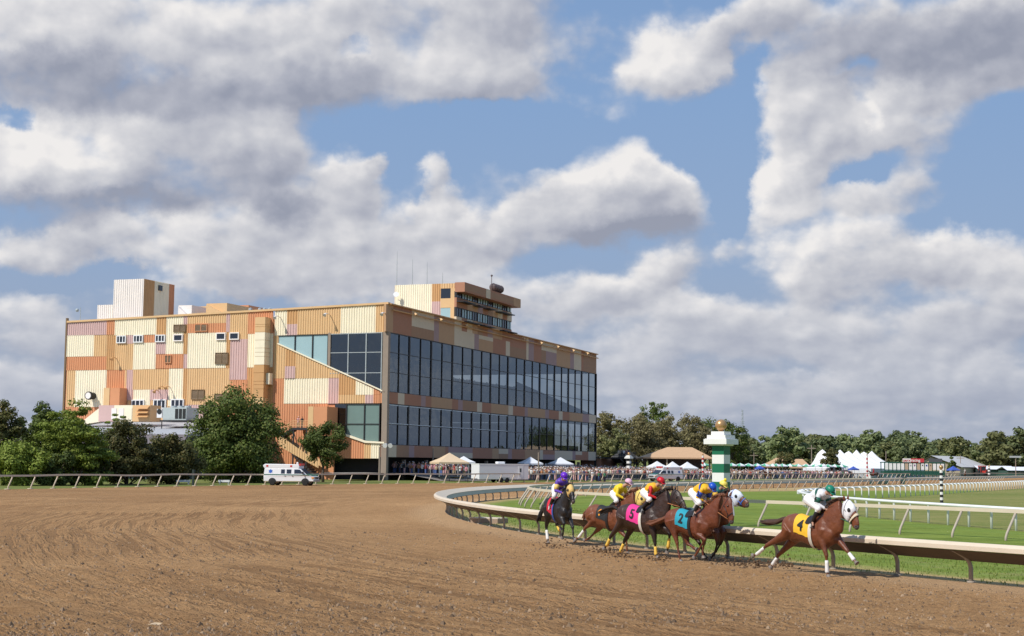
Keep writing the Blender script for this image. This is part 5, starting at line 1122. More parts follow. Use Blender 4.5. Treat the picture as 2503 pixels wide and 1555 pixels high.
SHC = [('white', (.82, .82, .82)), ('white', (.80, .78, .74)), ('white', (.78, .76, .76)), ('red', (.42, .06, .05)), ('navy', (.04, .05, .10)), ('black', (.035, .035, .04)), ('grey', (.25, .25, .26)), ('blue', (.10, .16, .36)), ('navy', (.03, .04, .10)), ('pink', (.70, .42, .42)), ('cream', (.70, .62, .48)), ('tan', (.55, .42, .28)), ('orange', (.50, .22, .10)), ('grey', (.38, .36, .36)), ('pink', (.62, .28, .32)), ('maroon', (.2, .03, .04)), ('green', (.06, .2, .10)), ('salmon', (.52, .30, .25))]
rp_ = random.Random(21)
def person(x, y, z, where, grp='spectators on the apron', col=None, rz=None, mesh=None):
    n_, c_ = col or rp_.choice(SHC); o = inst('person', mesh or rp_.choice(PM), None, (x, y, z), rp_.uniform(-2.6, -.6) if rz is None else rz, rp_.uniform(.94, 1.05))
    o.color = (c_[0], c_[1], c_[2], 1); tag(o, ('person' if True else '') + ' in a %s top %s' % (n_, where), 'person', grp); return o
def fence_pt(u): return None
cnt = 0; AF = spline(AP0[3:], 1.0)
def along(i0, i1): return rp_.uniform(i0, i1)
def zone(n, px0, px1, d0, d1, where, dens=1.0):
    global cnt; k = 0; tries = 0
    while k < n and tries < n * 60:
        tries += 1; px = rp_.uniform(px0, px1); d = d0 + (d1 - d0) * rp_.random() ** 1.5
        i = rp_.randrange(len(AF)); p = AF[i]; t_ = (AF[min(i + 1, len(AF) - 1)] - AF[max(0, i - 1)]).normalized(); l = Vector((-t_.y, t_.x, 0)); q = p + l * d
        sx = CXP + FPX * (q - CAM).dot(RT) / (q - CAM).dot(FWD)
        if not (px0 <= sx <= px1) or q.y > 420: continue
        yield q, sx; k += 1
for q, sx in zone(34, 955, 1050, 1.0, 14, ''): person(q.x, q.y, apz(q.x, q.y), 'standing near the corner of the grandstand')
for q, sx in zone(36, 1050, 1146, 1.0, 14, ''): person(q.x, q.y, apz(q.x, q.y), 'standing around the beige canopy')
for q, sx in zone(60, 1288, 1440, .8, 7, ''): person(q.x, q.y, apz(q.x, q.y), 'at the front of the crowd right of the trailer')
for q, sx in zone(48, 1440, 1590, .8, 7, ''): person(q.x, q.y, apz(q.x, q.y), 'in the crowd near the banded black and white pillar')
for q, sx in zone(50, 1660, 1900, .8, 8, ''): person(q.x, q.y, apz(q.x, q.y), 'in the crowd below the green parasols')
for q, sx in zone(38, 1900, 2160, .8, 8, ''): person(q.x, q.y, apz(q.x, q.y), 'in the crowd before the white marquee')
# lone figures
for px, pb, c_, lab in ((797, 1162, 3, 'beside the small round tree trunk'), (820, 1164, 3, 'with a cap walking behind the white pipe rail'), (847, 1164, 1, 'with a straw hat behind the white pipe rail'), (908, 1164, 2, 'alone left of the slim pole'), (770, 1162, 6, 'near the ambulance roof')):
    p = gp(px, 1171); person(p.x, p.y, 0, lab, None, SHC[c_])
for k, (px, Z_) in enumerate([(1505, 258), (1515, 260), (1530, 262), (1545, 262), (1552, 264), (1488, 256), (1470, 250), (1476, 250), (1538, 263), (1560, 266)]): pass
cw = MB(); CM = [mat('crowd_' + n.replace(' ', '_') + str(i), c, .85) for i, (n, c) in enumerate(SHC)] + [MSKIN, MHAIR, MCAP]; ns = len(SHC)
def blob(q, z):
    ci = rp_.randrange(ns); h_ = rp_.uniform(1.55, 1.8); w_ = .2
    cw.tube([(q.x, q.y, z), (q.x, q.y, z + .8)], [.10, .14], 4, rp_.choice([4, 5, 7, 9])); cw.tube([(q.x, q.y, z + .8), (q.x, q.y, z + h_ * .72), (q.x, q.y, z + h_ * .84)], [.15, .2, .08], 5, ci)
    for s_ in (-1, 1): cw.tube([(q.x + s_ * .2, q.y, z + h_ * .8), (q.x + s_ * .27, q.y - .1, z + h_ * .55)], .05, 3, ci if rp_.random() < .5 else ns)
    cw.ball((q.x, q.y, z + h_ * .93), (.10, .10, .13), None, ns, 6, 4); cw.ball((q.x, q.y + .02, z + h_ * .96), (.11, .11, .11), None, rp_.choice([ns + 1, ns + 1, ns + 2, ci]), 6, 4)
for n_, a, b_, d0, d1 in ((260, 955, 1146, 6, 26), (1100, 1288, 1610, 3, 27), (1000, 1655, 2160, 3, 26), (90, 2290, 2400, 2, 14)):
    for q, sx in zone(n_, a, b_, d0, d1, ''): blob(q, apz(q.x, q.y))
tag(cw.build('crowd', CM), 'dense far crowd of racegoers filling the apron behind the front rows', 'crowd', None, 'stuff')
# landing with people at the far end of the stand
EL = empty('end_stair', GO + EA * (AL + .4) + EB * -2, GROT, 'dark steel stair and balcony full of people at the far end of the stand', 'stair')
q = MB(); q.box(0, 5.5, -5.5, 6, ZL0 - 1.4, ZL0 - 1.1); q.box(5.5, 9, -5.5, -2, 3.0, 3.25)
q.prism([(5.5, ZL0 - 1.1), (5.5, ZL0 - 1.5), (9, 3.0), (9, 3.3)], 1, -1.9, .2); q.build('platform', MSTEEL, EL)
for x in (.3, 5.2, 8.7):
    for y in (-5.2, 5.5): q = MB(); q.box(x - .12, x + .12, y - .12, y + .12, 0, (ZL0 - 1.4) if x < 6 else 3.0); q.build('post', MSTEEL, EL)
q = MB()
for h in (.4, .8, 1.15): q.tube([(0, -5.5, ZL0 - 1.1 + h), (5.5, -5.5, ZL0 - 1.1 + h), (5.5, 5, ZL0 - 1.1 + h)], .04, 4)
for k in range(14): q.tube([(k * .42, -5.5, ZL0 - 1.1), (k * .42, -5.5, ZL0 + .05)], .03, 3)
q.build('railing', MSTEEL, EL)
q = MB(); q.box(.5, 12, 1, 5.5, 0, ZL0 - 1.45); q.build('wall', FP['r'], EL)
for k in range(11):
    a_ = AL + .8 + (k % 6) * .85; b__ = -6.2 + (k // 6) * 1.2; p = GO + EA * a_ + EB * b__; person(p.x, p.y, ZL0 - 1.1, 'on the balcony at the far end of the stand', 'people on the end balcony')
for k, (cx, c_) in enumerate(((276, 9), (301, 5))):
    b_, z_ = S2(cx, 1092); p = OS + EA * .9 + EB * b_; person(p.x, p.y, zl, ['with grey hair leaning on the stair landing rail', 'bending beside another on the stair landing'][k], 'people on the side stair', SHC[c_], rz=R(-110))
# ------------------------------------------------------------------ starting gate
SGc = gp(2231, 1170); SG = empty('starting_gate', SGc, R(4), 'long dark green starting gate with white padded stalls and a red and white banner', 'starting gate')
GW = 148 * SGc.y / FPX; NS = 15; sw = GW / NS; gh = (1168 - 1129) * SGc.y / FPX
MSG = mat('gate_green', (.02, .10, .07), .5); MPAD = mat('pad_white', (.88, .88, .86), .7); MPADT = mat('pad_tan', (.55, .42, .3), .7)
for k in range(NS + 1):
    q = MB(); x = -GW / 2 + k * sw
    for y in (-1.4, 1.4): q.box(x - .09, x + .09, y - .09, y + .09, .2, gh)
    for z in (.7, 1.2, 1.7, gh - .1): q.box(x - .06, x + .06, -1.3, 1.3, z - .06, z + .06)
    q.box(x - .05, x + .05, -1.0, 1.0, 1.3, 1.65); q.build('stall_divider', MSG, SG)
    if k < NS:
        q = MB(); q.box(x + .12, x + sw - .12, -1.56, -1.42, gh - 1.75, gh - .25); q.build('stall_pad', MPADT if k in (5, 8, 11) else MPAD, SG)
        q = MB(); q.box(x + .14, x + sw - .14, -1.44, -1.38, .9, 1.9); q.build('stall_gate', MSG, SG)
        if 6 <= k <= 11:
            c_ = [(.05, .35, .5), (.35, .08, .4), None, (.7, .55, .05), (.05, .12, .5), (.6, .05, .04)][k - 6]
            if c_: q = MB(); q.box(x + .3, x + sw - .3, -1.56, -1.525, gh - .95, gh - .5); q.build('number_plate', mat('plate%d' % k, c_), SG)
q = MB(); q.box(-GW / 2 - .2, GW / 2 + .2, -1.5, -1.3, gh - .15, gh + .1); q.box(-GW / 2 - .2, GW / 2 + .2, 1.3, 1.5, gh - .15, gh + .1); q.box(-GW / 2, GW / 2, -.1, .1, gh - .1, gh + .05); q.build('top_beam', MSG, SG)
bx0, bx1 = (2201 - 2231) * SGc.y / FPX, (2254 - 2231) * SGc.y / FPX; q = MB(); q.box(bx0, bx1, -1.7, -1.6, gh + .05, gh + .95); bn = q.build('banner', mat('banner_red', (.62, .05, .07), .5), SG)
q = MB(); q.box(bx0, bx0 + (bx1 - bx0) * .38, -1.72, -1.701, gh + .05, gh + .95); q.build('banner_panel', MPAD, bn)
def text(body, size, m, parent, loc, rot, name='lettering', ext=.004, align='CENTER'):
    cu = bpy.data.curves.new(name, 'FONT'); cu.body = body; cu.size = size; cu.extrude = ext; cu.align_x = align; cu.align_y = 'CENTER'; cu.offset = size * .02
    o = bpy.data.objects.new(name, cu); C.objects.link(o); bpy.context.view_layer.update()
    me = bpy.data.meshes.new_from_object(o.evaluated_get(bpy.context.evaluated_depsgraph_get())); bpy.data.objects.remove(o)
    me.materials.clear(); me.materials.append(m); o = bpy.data.objects.new(name, me); C.objects.link(o)
    if parent: o.parent = parent
    o.location = loc; o.rotation_euler = rot; return o
text('parx', .95, MRED, bn, (bx0 + (bx1 - bx0) * .19, -1.74, gh + .5), (R(90), 0, 0)); text('racing', .95, MPAD, bn, (bx0 + (bx1 - bx0) * .60, -1.74, gh + .5), (R(90), 0, 0))
for x in (-GW / 2 - .6, GW / 2 + .6):
    for y in (-1.2, 1.2): q = MB(); q.lathe([(.3, -.12), (.42, -.1), (.42, .1), (.3, .12)], (0, 0), 14); o = q.build('wheel', MTYRE, SG); o.location = (x, y, .42); o.rotation_euler = (0, R(90), 0)
# ------------------------------------------------------------------ tractor
tp_ = gp(2403, 1166); TR = empty('tractor', tp_, R(-80), 'red and black tractor seen head-on on the far straight', 'tractor'); ts = (1166 - 1139) * tp_.y / FPX / 2.9; TR.scale = (ts,) * 3
MTR = mat('tractor_red', (.5, .04, .03), .4)
for s_ in (-1, 1): wheel(TR, -1.0, s_ * 1.0, .85, .5, MTR); wheel(TR, 1.3, s_ * .85, .55, .35, MTR)
q = MB(); q.box(.2, 2.1, -.4, .4, .8, 1.6); o = q.build('bonnet', MTR, TR); md = o.modifiers.new('bevel', 'BEVEL'); md.width = .08
q = MB(); q.box(2.1, 2.14, -.34, .34, .85, 1.5); q.build('grille', MBLKP, TR)
q = MB()
for x in (-1.1, .2):
    for y in (-.7, .7): q.box(x - .05, x + .05, y - .05, y + .05, 1.1, 2.7)
q.box(-1.3, .35, -.8, .8, 2.7, 2.9); q.build('cab_frame', MTR, TR); q = MB(); q.box(-1.05, .15, -.66, .66, 1.3, 2.68); q.build('cab_glass', MGL, TR); q = MB(); q.box(-1.2, .4, -.5, .5, .6, 1.15); q.build('chassis', MBLKP, TR)
# ------------------------------------------------------------------ lawn bits: flower beds, slab, boxes
rf2 = random.Random(3)
for k, (px, py, w_) in enumerate(((880, 1172, 26), (1010, 1173, 16), (470, 1172, 12))):
    p = gp(px, py); g_ = empty('flower_bed', p, 0, ['long bed of orange and yellow flowers behind the lawn', 'short bed of orange flowers left of the trailer', 'bed of yellow flowers glimpsed under the big maple'][k], 'flower bed')
    q = MB()
    for i in range(420):
        x = rf2.uniform(-w_ / 2, w_ / 2); y = rf2.uniform(-.6, .6); z = rf2.uniform(.15, .5); q.add([(x - .13, y, z), (x, y - .13, z + .03), (x + .13, y, z), (x, y + .13, z + .08)], [(0, 1, 2, 3)], 0 if rf2.random() < .6 else 1)
    q.build('blossoms', [mat('orange_flowers', (.65, .22, .03)), mat('yellow_flowers', (.75, .55, .04))], g_)
    q = MB()
    for i in range(900):
        x = rf2.uniform(-w_ / 2, w_ / 2); y = rf2.uniform(-.7, .7); z = rf2.uniform(0, .38); q.add([(x - .1, y, z), (x, y, z + .22), (x + .1, y + .05, z)], [(0, 1, 2)])
    q.build('leaves', LM['shrub'], g_)
p = gp(1196, 1279); g_ = empty('drain_box', p, R(-30), 'low concrete drain box with planks inside the rail at the bend', 'drain box')
q = MB(); q.box(-.75, .75, -.5, .5, 0, .22); q.build('box', mat('weathered_concrete', (.33, .24, .17), .9, .25, 3), g_)
for k in range(3): q = MB(); q.box(-.85, .75, -.5 + k * .34, -.22 + k * .34, .225, .27); q.build('plank', MBEI, g_)
for px, py, w_ in ((448, 1184, 1.5), (548, 1184, 1.3)):
    p = gp(px, py); q = MB(); q.box(-w_ / 2, w_ / 2, -.3, .3, .25, .5); q.box(-w_ / 2 + .1, -w_ / 2 + .2, -.2, .2, 0, .25); q.box(w_ / 2 - .2, w_ / 2 - .1, -.2, .2, 0, .25); o = q.build('low_barrier', MWHITE, None, loc=p); tag(o, 'low white barrier ' + ('left of' if px < 500 else 'beneath') + ' the biggest maple', 'barrier')
# green screen panels on the far inner rail
for k, (px, w_) in enumerate(((2132, 3.4), (2152, 3.4), (2168, 3.0), (2208, 2.6))):
    p = gp(px, 1184); q = MB(); q.prism([(-.05, 0), (.75, 2.6), (.81, 2.6), (.01, 0)], 1, -.05, .05); q.v = []; q.f = []; q.m = []
    q.add([(-1.1, 0, .05), (.3, 0, .05), (1.4, .6, 2.6), (0, .6, 2.6), (-1.1, .06, .05), (.3, .06, .05), (1.4, .66, 2.6), (0, .66, 2.6)], [(0, 1, 2, 3), (7, 6, 5, 4), (0, 4, 5, 1), (1, 5, 6, 2), (2, 6, 7, 3), (3, 7, 4, 0)])
    o = q.build('screen_panel', mat('screen_green', (.03, .07, .055), .7), None, loc=p); o.scale = (.5, .5, .45); tag(o, 'leaning dark green panel on the far rail, %s from the left' % ['first', 'second', 'third', 'fourth'][k], 'panel', 'leaning panels')
# ------------------------------------------------------------------ horses and riders
def fleshed(mb, vox=.02, sm=5, fac=.6):
    """one continuous skin over overlapping forms"""
    me = mb.mesh('tmp', []) ; o = bpy.data.objects.new('tmp', me); C.objects.link(o)
    m = o.modifiers.new('r', 'REMESH'); m.mode = 'VOXEL'; m.voxel_size = vox
    s_ = o.modifiers.new('s', 'SMOOTH'); s_.iterations = sm; s_.factor = fac
    bpy.context.view_layer.update(); dg = bpy.context.evaluated_depsgraph_get()
    out = bpy.data.meshes.new_from_object(o.evaluated_get(dg)); bpy.data.objects.remove(o); bpy.data.meshes.remove(me)
    out.polygons.foreach_set('use_smooth', [True] * len(out.polygons)); return out
def part(name, me, m, parent):
    me.name = name; me.materials.clear()
    for mm in (m if isinstance(m, list) else [m]): me.materials.append(mm)
    o = bpy.data.objects.new(name, me); C.objects.link(o); o.parent = parent; return o
def coat(name, c1, c2, legs=None, gloss=.38):
    m = bpy.data.materials.new(name); m.use_nodes = True; t = NT(m.node_tree); b = m.node_tree.nodes['Principled BSDF']; tc = t.n('ShaderNodeTexCoord').outputs['Object']
    f = t.m('ADD', t.m('MULTIPLY', t.noise(tc, 2.2, 5, .6, dist=.4), .7), t.m('MULTIPLY', t.noise(tc, 14, 4, .7), .3)); c = t.ramp(f, [(.35, c1), (.65, c2)])
    if legs: x, y, z = t.xyz(tc); c = t.mix(t.ss(t.m('ADD', z, t.m('MULTIPLY', t.noise(tc, 5, 3), .15)), .82, .55), c, tuple(legs) + (1,))
    t.put(b.inputs['Base Color'], c); b.inputs['Specular IOR Level'].default_value = .5
    sw_ = t.noise(tc, 3.5, 5, .7, dist=1.2); t.put(b.inputs['Roughness'], t.m('MULTIPLY_ADD', sw_, -.55, gloss + .36))
    bn = t.n('ShaderNodeBump'); bn.inputs['Strength'].default_value = .6; bn.inputs['Distance'].default_value = .045; t.put(bn.inputs['Height'], t.noise(tc, 6, 4, .6)); t.put(b.inputs['Normal'], bn.outputs[0])
    return m
TOR = [(-1.00, 1.32, 1.10, .07), (-.93, 1.46, .98, .17), (-.80, 1.54, .88, .245), (-.58, 1.585, .80, .275), (-.35, 1.56, .84, .265), (-.08, 1.51, .78, .27), (.15, 1.50, .70, .285), (.34, 1.555, .67, .265), (.48, 1.60, .68, .235), (.64, 1.53, .74, .225), (.80, 1.38, .82, .20), (.90, 1.24, .92, .12)]
def torat(x):
    for a, b in zip(TOR, TOR[1:]):
        if a[0] <= x <= b[0]: k = (x - a[0]) / (b[0] - a[0]); k2 = k * k * (3 - 2 * k); return [a[i] + (b[i] - a[i]) * k2 for i in range(1, 4)]
    return TOR[-1][1:]
def surf(x, ang, off=0, side=-1):
    zt, zb, hw = torat(x); hz_ = (zt - zb) / 2 + off; return Vector((x, side * math.sin(ang) * (hw + off), (zt + zb) / 2 + math.cos(ang) * hz_))
def loft(mb, st_, n=14):
    """st_: (top point, bottom point, half width, y centre)"""
    vs = []
    for tp, bp_, hw, yc in st_:
        c = (tp + bp_) / 2; r_ = (tp - bp_) / 2
        for j in range(n):
            a = 2 * math.pi * j / n; vs.append(c + r_ * math.cos(a) + Vector((0, 1, 0)) * (math.sin(a) * hw))
    k = len(st_); mb.add(vs, [(i * n + j, i * n + (j + 1) % n, (i + 1) * n + (j + 1) % n, (i + 1) * n + j) for i in range(k - 1) for j in range(n)] + [tuple(range(n))[::-1], tuple(range((k - 1) * n, k * n))])
MHOOF = mat('hoof', (.20, .17, .15), .6, .2, 6); MWRAPW = mat('white_wrap', (.75, .73, .70), .75); MWRAPY = mat('yellow_wrap', (.80, .50, .08), .75)
MLEA = mat('black_leather', (.02, .018, .018), .4); MEYE = mat('dark_eye', (.01, .008, .008), .1); MNOSE = mat('muzzle_skin', (.09, .065, .06), .6); MFLEECE = mat('fleece', (.72, .62, .45), .95, .1, 9, .6, 40)
MBREE = mat('white_breeches', (.80, .79, .78), .7, .05, 6); MTEXB = mat('black_figures', (.02, .02, .02), .6)
class HF:
    """horse frame: pixel to local point on the plane y=const"""
    def __init__(s, hoof, wither, psi, K):
        g = gp(*hoof); wx_, wy_ = wither; az_ = math.atan2(g.x, g.y); s.a = -(R(psi) + az_); s.h = Vector((math.cos(s.a), math.sin(s.a), 0)); s.l = Vector((-s.h.y, s.h.x, 0)); s.K = K
        d = ray(wx_, wy_); Z = g.y; w_ = CAM + d * (Z / d.y); s.sc = w_.z / 1.60
        s.O = Vector((w_.x, w_.y, 0)) - s.h * .45 * s.sc
    def P(s, cx, cy, y=0.0):
        px, py = s.K(cx, cy); d = ray(px, py); n = s.l; t = ((s.O + n * (y * s.sc) - CAM).dot(n)) / d.dot(n); p = CAM + d * t - s.O
        return Vector((p.dot(s.h) / s.sc, y, p.z / s.sc))
def legs(bd, root, J, kinds, hoofm, wraps, vox):
    for (kind, pts, wr, hfc) in kinds: pass
def build_horse(label, F, spec):
    root = empty('racehorse', F.O, F.a, label, 'horse', 'racehorses'); root.scale = (F.sc,) * 3
    bd = MB(); L = []
    loft(bd, [(Vector((x, 0, zt)), Vector((x, 0, zb)), hw, 0) for x, zt, zb, hw in TOR], 18)
    for s_ in (-1, 1):
        bd.ball((-.66, s_ * .13, 1.22), (.30, .15, .30)); bd.ball((.55, s_ * .12, 1.16), (.24, .13, .34)); bd.ball((.82, s_ * .09, 1.10), (.12, .10, .15))
    neck, head = spec['neck'], spec['head']
    loft(bd, [(a, b, w_, 0) for a, b, w_ in neck], 14); loft(bd, [(a, b, w_, 0) for a, b, w_ in head], 14)
    pol = (head[0][0] + head[0][1]) / 2; d_ = ((head[-1][0] + head[-1][1]) / 2 - pol).normalized(); up_ = (head[0][0] - head[0][1]).normalized()
    for (kind, pts) in spec['legs']:
        y = pts[0].y
        if kind == 'f': hip = Vector((.60, y * .9, 1.22)); rr = [.15, .115, .078, .052, .034, .032, .042, .032, .036]
        else: hip = Vector((-.62, y * .95, 1.20)); rr = [.23, .15, .092, .055, .038, .035, .045, .033, .037]
        a, b, c, d = pts                                      # elbow/stifle, knee/hock, fetlock, hoof
        seq = [hip, a, a.lerp(b, .5), b, b.lerp(c, .25), b.lerp(c, .75), c, c.lerp(d, .6), d]
        bd.tube(seq, rr, 10); bd.ball(b, rr[3] * 1.12)
    me = fleshed(bd, .019, 6, .55); part('body', me, spec['coat'], root)
    for i, (kind, pts) in enumerate(spec['legs']):
        a, b, c, d = pts; v = (d - c).normalized(); q = MB()
        fwd_ = Vector((v.z * -1, 0, v.x)) if True else v; tip = d + v * .05; side_ = Vector((0, 1, 0)); f_ = side_.cross(v).normalized()
        if f_.x < 0 and kind == 'f': f_ = -f_
        if kind == 'h' and v.z > -.2: f_ = f_
        vs = []
        for (off, r1) in ((-.03, .040), (.045, .062)):
            for j in range(10): t_ = 2 * math.pi * j / 10; vs.append(d + v * off + f_ * (math.cos(t_) * r1 * 1.15 + (.012 if off > 0 else 0)) + side_ * (math.sin(t_) * r1))
        q.add(vs, [(j, (j + 1) % 10, 10 + (j + 1) % 10, 10 + j) for j in range(10)] + [tuple(range(10))[::-1], tuple(range(10, 20))]); q.build('hoof', MHOOF, root, False)
        wm = spec['wraps'][i]
        if wm: q = MB(); q.tube([b.lerp(c, .30), b.lerp(c, .5), b.lerp(c, .8), c, c.lerp(d, .35)], [.044, .047, .050, .057, .046], 10); q.build('leg_wrap', wm, root, True)
    # ears, eyes, nostrils, mane, tail
    for s_ in (-1, 1):
        q = MB(); e0 = head[0][0] + up_ * -.01 + d_ * .02 + Vector((0, s_ * .055, 0)); tip = e0 + Vector((0, s_ * .03, 0)) + (up_ * .85 - d_ * .25 * spec.get('earback', 1)).normalized() * .16
        q.tube([e0, e0.lerp(tip, .4), e0.lerp(tip, .8), tip], [.035, .040, .02, .004], 7, flat=.5); q.build('ear', spec['coat'], root, True)
        k = 2; ep = head[k][0].lerp(head[k][1], .28) + Vector((0, s_ * head[k][2] * .93, 0)); q = MB(); q.ball(ep, .026, None, 0, 8, 6); q.build('eye', MEYE, root, True)
        np_ = head[-1][0].lerp(head[-1][1], .35) + Vector((0, s_ * head[-1][2] * .9, 0)); q = MB(); q.ball(np_, .019, None, 0, 8, 5); q.build('nostril', MEYE, root, True)
    q = MB(); q.ball((head[-1][0] + head[-1][1]) / 2, (.075, .063, .075), None, 0, 12, 8); q.build('muzzle', MNOSE, root, True)
    r_ = random.Random(len(label)); q = MB(); nk = [a for a, b, w_ in neck] + [head[0][0]]
    for i in range(46):
        f = r_.random() * (len(nk) - 1.01); k = int(f); p = nk[k].lerp(nk[k + 1], f - k); q.tube([p + Vector((0, 0, -.03)), p + Vector((-.05, r_.uniform(-.05, .04), .045)), p + Vector((-.15 * spec.get('wind', 1), r_.uniform(-.12, .07), r_.uniform(-.05, .03)))], [.03, .026, .006], 5)
    q.build('mane', spec['hair'], root, True)
    q = MB(); tl = spec['tail']
    for i in range(16):
        w_ = r_.uniform(0, .09); o1 = Vector((0, r_.uniform(-1, 1), r_.uniform(-1, 1))); pts = [tl[0]] + [tl[j] + o1 * (w_ * j / len(tl) * 1.6) + Vector((r_.uniform(-.04, .04), 0, r_.uniform(-.03, .03))) for j in range(1, len(tl))]
        q.tube(pts, [.035] + [.032] * (len(pts) - 2) + [.004], 5)
    q.build('tail', spec['hair'], root, True)
    # saddlecloth, girth, figure
    c0, c1, a1 = spec.get('cloth', (-.38, .20, 1.85)); q = MB(); NX, NA = 12, 12
    vs = [surf(c0 + (c1 - c0) * i / NX, -a1 + 2 * a1 * j / NA, .016 + .004 * math.sin(i * 2.1 + j)) for i in range(NX + 1) for j in range(NA + 1)]
    q.add(vs, [(i * (NA + 1) + j, (i + 1) * (NA + 1) + j, (i + 1) * (NA + 1) + j + 1, i * (NA + 1) + j + 1) for i in range(NX) for j in range(NA)]); sc_ = q.build('saddlecloth', spec['clothm'], root, True)
    for x0, m, w_ in ((.24, spec['girth'], .05),):
        q = MB(); N = 28; vs = []
        for j in range(N):
            t_ = 2 * math.pi * j / N
            for dx_ in (-w_, w_): vs.append(surf(x0 + dx_ + .06 * math.cos(t_) * 0, t_, .026))
        q.add(vs, [(2 * j, 2 * j + 1, (2 * j + 3) % (2 * N), (2 * j + 2) % (2 * N)) for j in range(N)]); q.build('girth', m, root, True)
    q = MB(); vs = [surf(.05 + .30 * i / 6, -1.0 + 2.0 * j / 8, .045) for i in range(7) for j in range(9)]; q.add(vs, [(i * 9 + j, (i + 1) * 9 + j, (i + 1) * 9 + j + 1, i * 9 + j + 1) for i in range(6) for j in range(8)]); q.build('saddle', MLEA, root, True)
    if spec.get('num'):
        cu = bpy.data.curves.new('n', 'FONT'); cu.body = spec['num']; cu.size = .42; cu.align_x = 'CENTER'; cu.align_y = 'CENTER'; cu.offset = .012; o = bpy.data.objects.new('n', cu); C.objects.link(o); bpy.context.view_layer.update()
        me = bpy.data.meshes.new_from_object(o.evaluated_get(bpy.context.evaluated_depsgraph_get())); bpy.data.objects.remove(o)
        bm = bmesh.new(); bm.from_mesh(me); bmesh.ops.triangulate(bm, faces=bm.faces); bmesh.ops.subdivide_edges(bm, edges=bm.edges, cuts=1); 
        for v in bm.verts:
            ux, vz = v.co.x * .95, v.co.y; zt, zb, hw = torat(-.12 + ux); v.co = surf(min(.19, max(-.37, -.12 + ux)), 1.22 - vz / ((zt - zb) / 2) * .95, .030)
        bm.to_mesh(me); bm.free(); part('number', me, spec['numm'], sc_)
    # tack on the head
    hd = MB()
    def hring(k, f, off, w_, m_mb):
        a, b, hw = head[k]; a2, b2, hw2 = head[k + 1]; vs = []
        for ff in (f - w_, f + w_):
            A, B, H_ = a.lerp(a2, ff), b.lerp(b2, ff), hw + (hw2 - hw) * ff; c = (A + B) / 2; r2 = (A - B) / 2; r2 = r2 * (1 + off / r2.length)
            for j in range(14): t_ = 2 * math.pi * j / 14; vs.append(c + r2 * math.cos(t_) + Vector((0, math.sin(t_) * (H_ + off), 0)))
        m_mb.add(vs, [(j, (j + 1) % 14, 14 + (j + 1) % 14, 14 + j) for j in range(14)])
    if spec.get('hood'):
        q = MB(); st_ = []
        for k in range(0, 4):
            a, b, hw = head[k]; cc = (a + b) / 2; r2 = (a - b) / 2; g_ = 1 + .022 / r2.length; st_.append((cc + r2 * g_, cc - r2 * g_, hw + .018, 0))
        a, b, hw = neck[-1]; cc = (a + b) / 2; r2 = (a - b) / 2
        st_[-1] = ((st_[-1][0]).lerp(st_[-2][0], .25), (st_[-1][1]).lerp(st_[-2][1], .25), st_[-1][2], 0)
        loft(q, st_, 16); hood = q.build('hood', spec['hood'], root, True)
        for s_ in (-1, 1):
            ep = head[2][0].lerp(head[2][1], .30) + Vector((0, s_ * (head[2][2] + .012), 0)); q = MB(); q.ball(ep, (.055, .022, .055), None, 0, 10, 6); q.build('eye_cup', spec.get('cupm', MTEXB), hood, True)
    hring(3, .45, .012, .10, hd); hring(0, .8, .010 + (.02 if spec.get('hood') else 0), .05, hd)
    for s_ in (-1, 1):
        hd.tube([head[1][0].lerp(head[1][1], .5) + Vector((0, s_ * (head[1][2] + .02), 0)), head[3][0].lerp(head[3][1], .55) + Vector((0, s_ * (head[3][2] + .01), 0)), head[4][0].lerp(head[4][1], .75) + Vector((0, s_ * (head[4][2]), 0))], .011, 5)
    hd.build('bridle', spec.get('bridle', MLEA), root, True)
    if spec.get('fleece'): q = MB(); hring(3, .35, .035, .16, q); hring(3, .35, .02, .22, q); q.build('noseband', MFLEECE, root, True)
    if spec.get('blaze'):
        q = MB(); vs = []
        for k in (2, 3, 4):
            a, b, hw = head[k]; u = (a - b).normalized()
            for s_ in (-1, 0, 1): vs.append(a + u * (.012 - abs(s_) * .006) + Vector((0, s_ * .028, 0)))
        q.add(vs, [(0, 1, 4, 3), (1, 2, 5, 4), (3, 4, 7, 6), (4, 5, 8, 7)]); q.build('blaze', MWRAPW, root, True)
    # reins from the bit to the hands
    q = MB(); bit = head[4][0].lerp(head[4][1], .75); hnd = spec['hand']
    for s_ in (-1, 1): A = bit + Vector((0, s_ * (head[4][2] + .01), 0)); B = Vector((hnd.x, s_ * .07, hnd.z)); q.tube([A, A.lerp(B, .5) + Vector((0, 0, -.03)), B], .013, 5)
    q.build('rein', spec.get('rein', MLEA), root, True)
    return root
def std_legs(spec): return spec
def seg(mb, pts, rad, n=9): mb.tube(pts, rad, n); [mb.ball(p, r_ * 1.0, None, 0, 8, 6) for p, r_ in zip(pts, rad)]
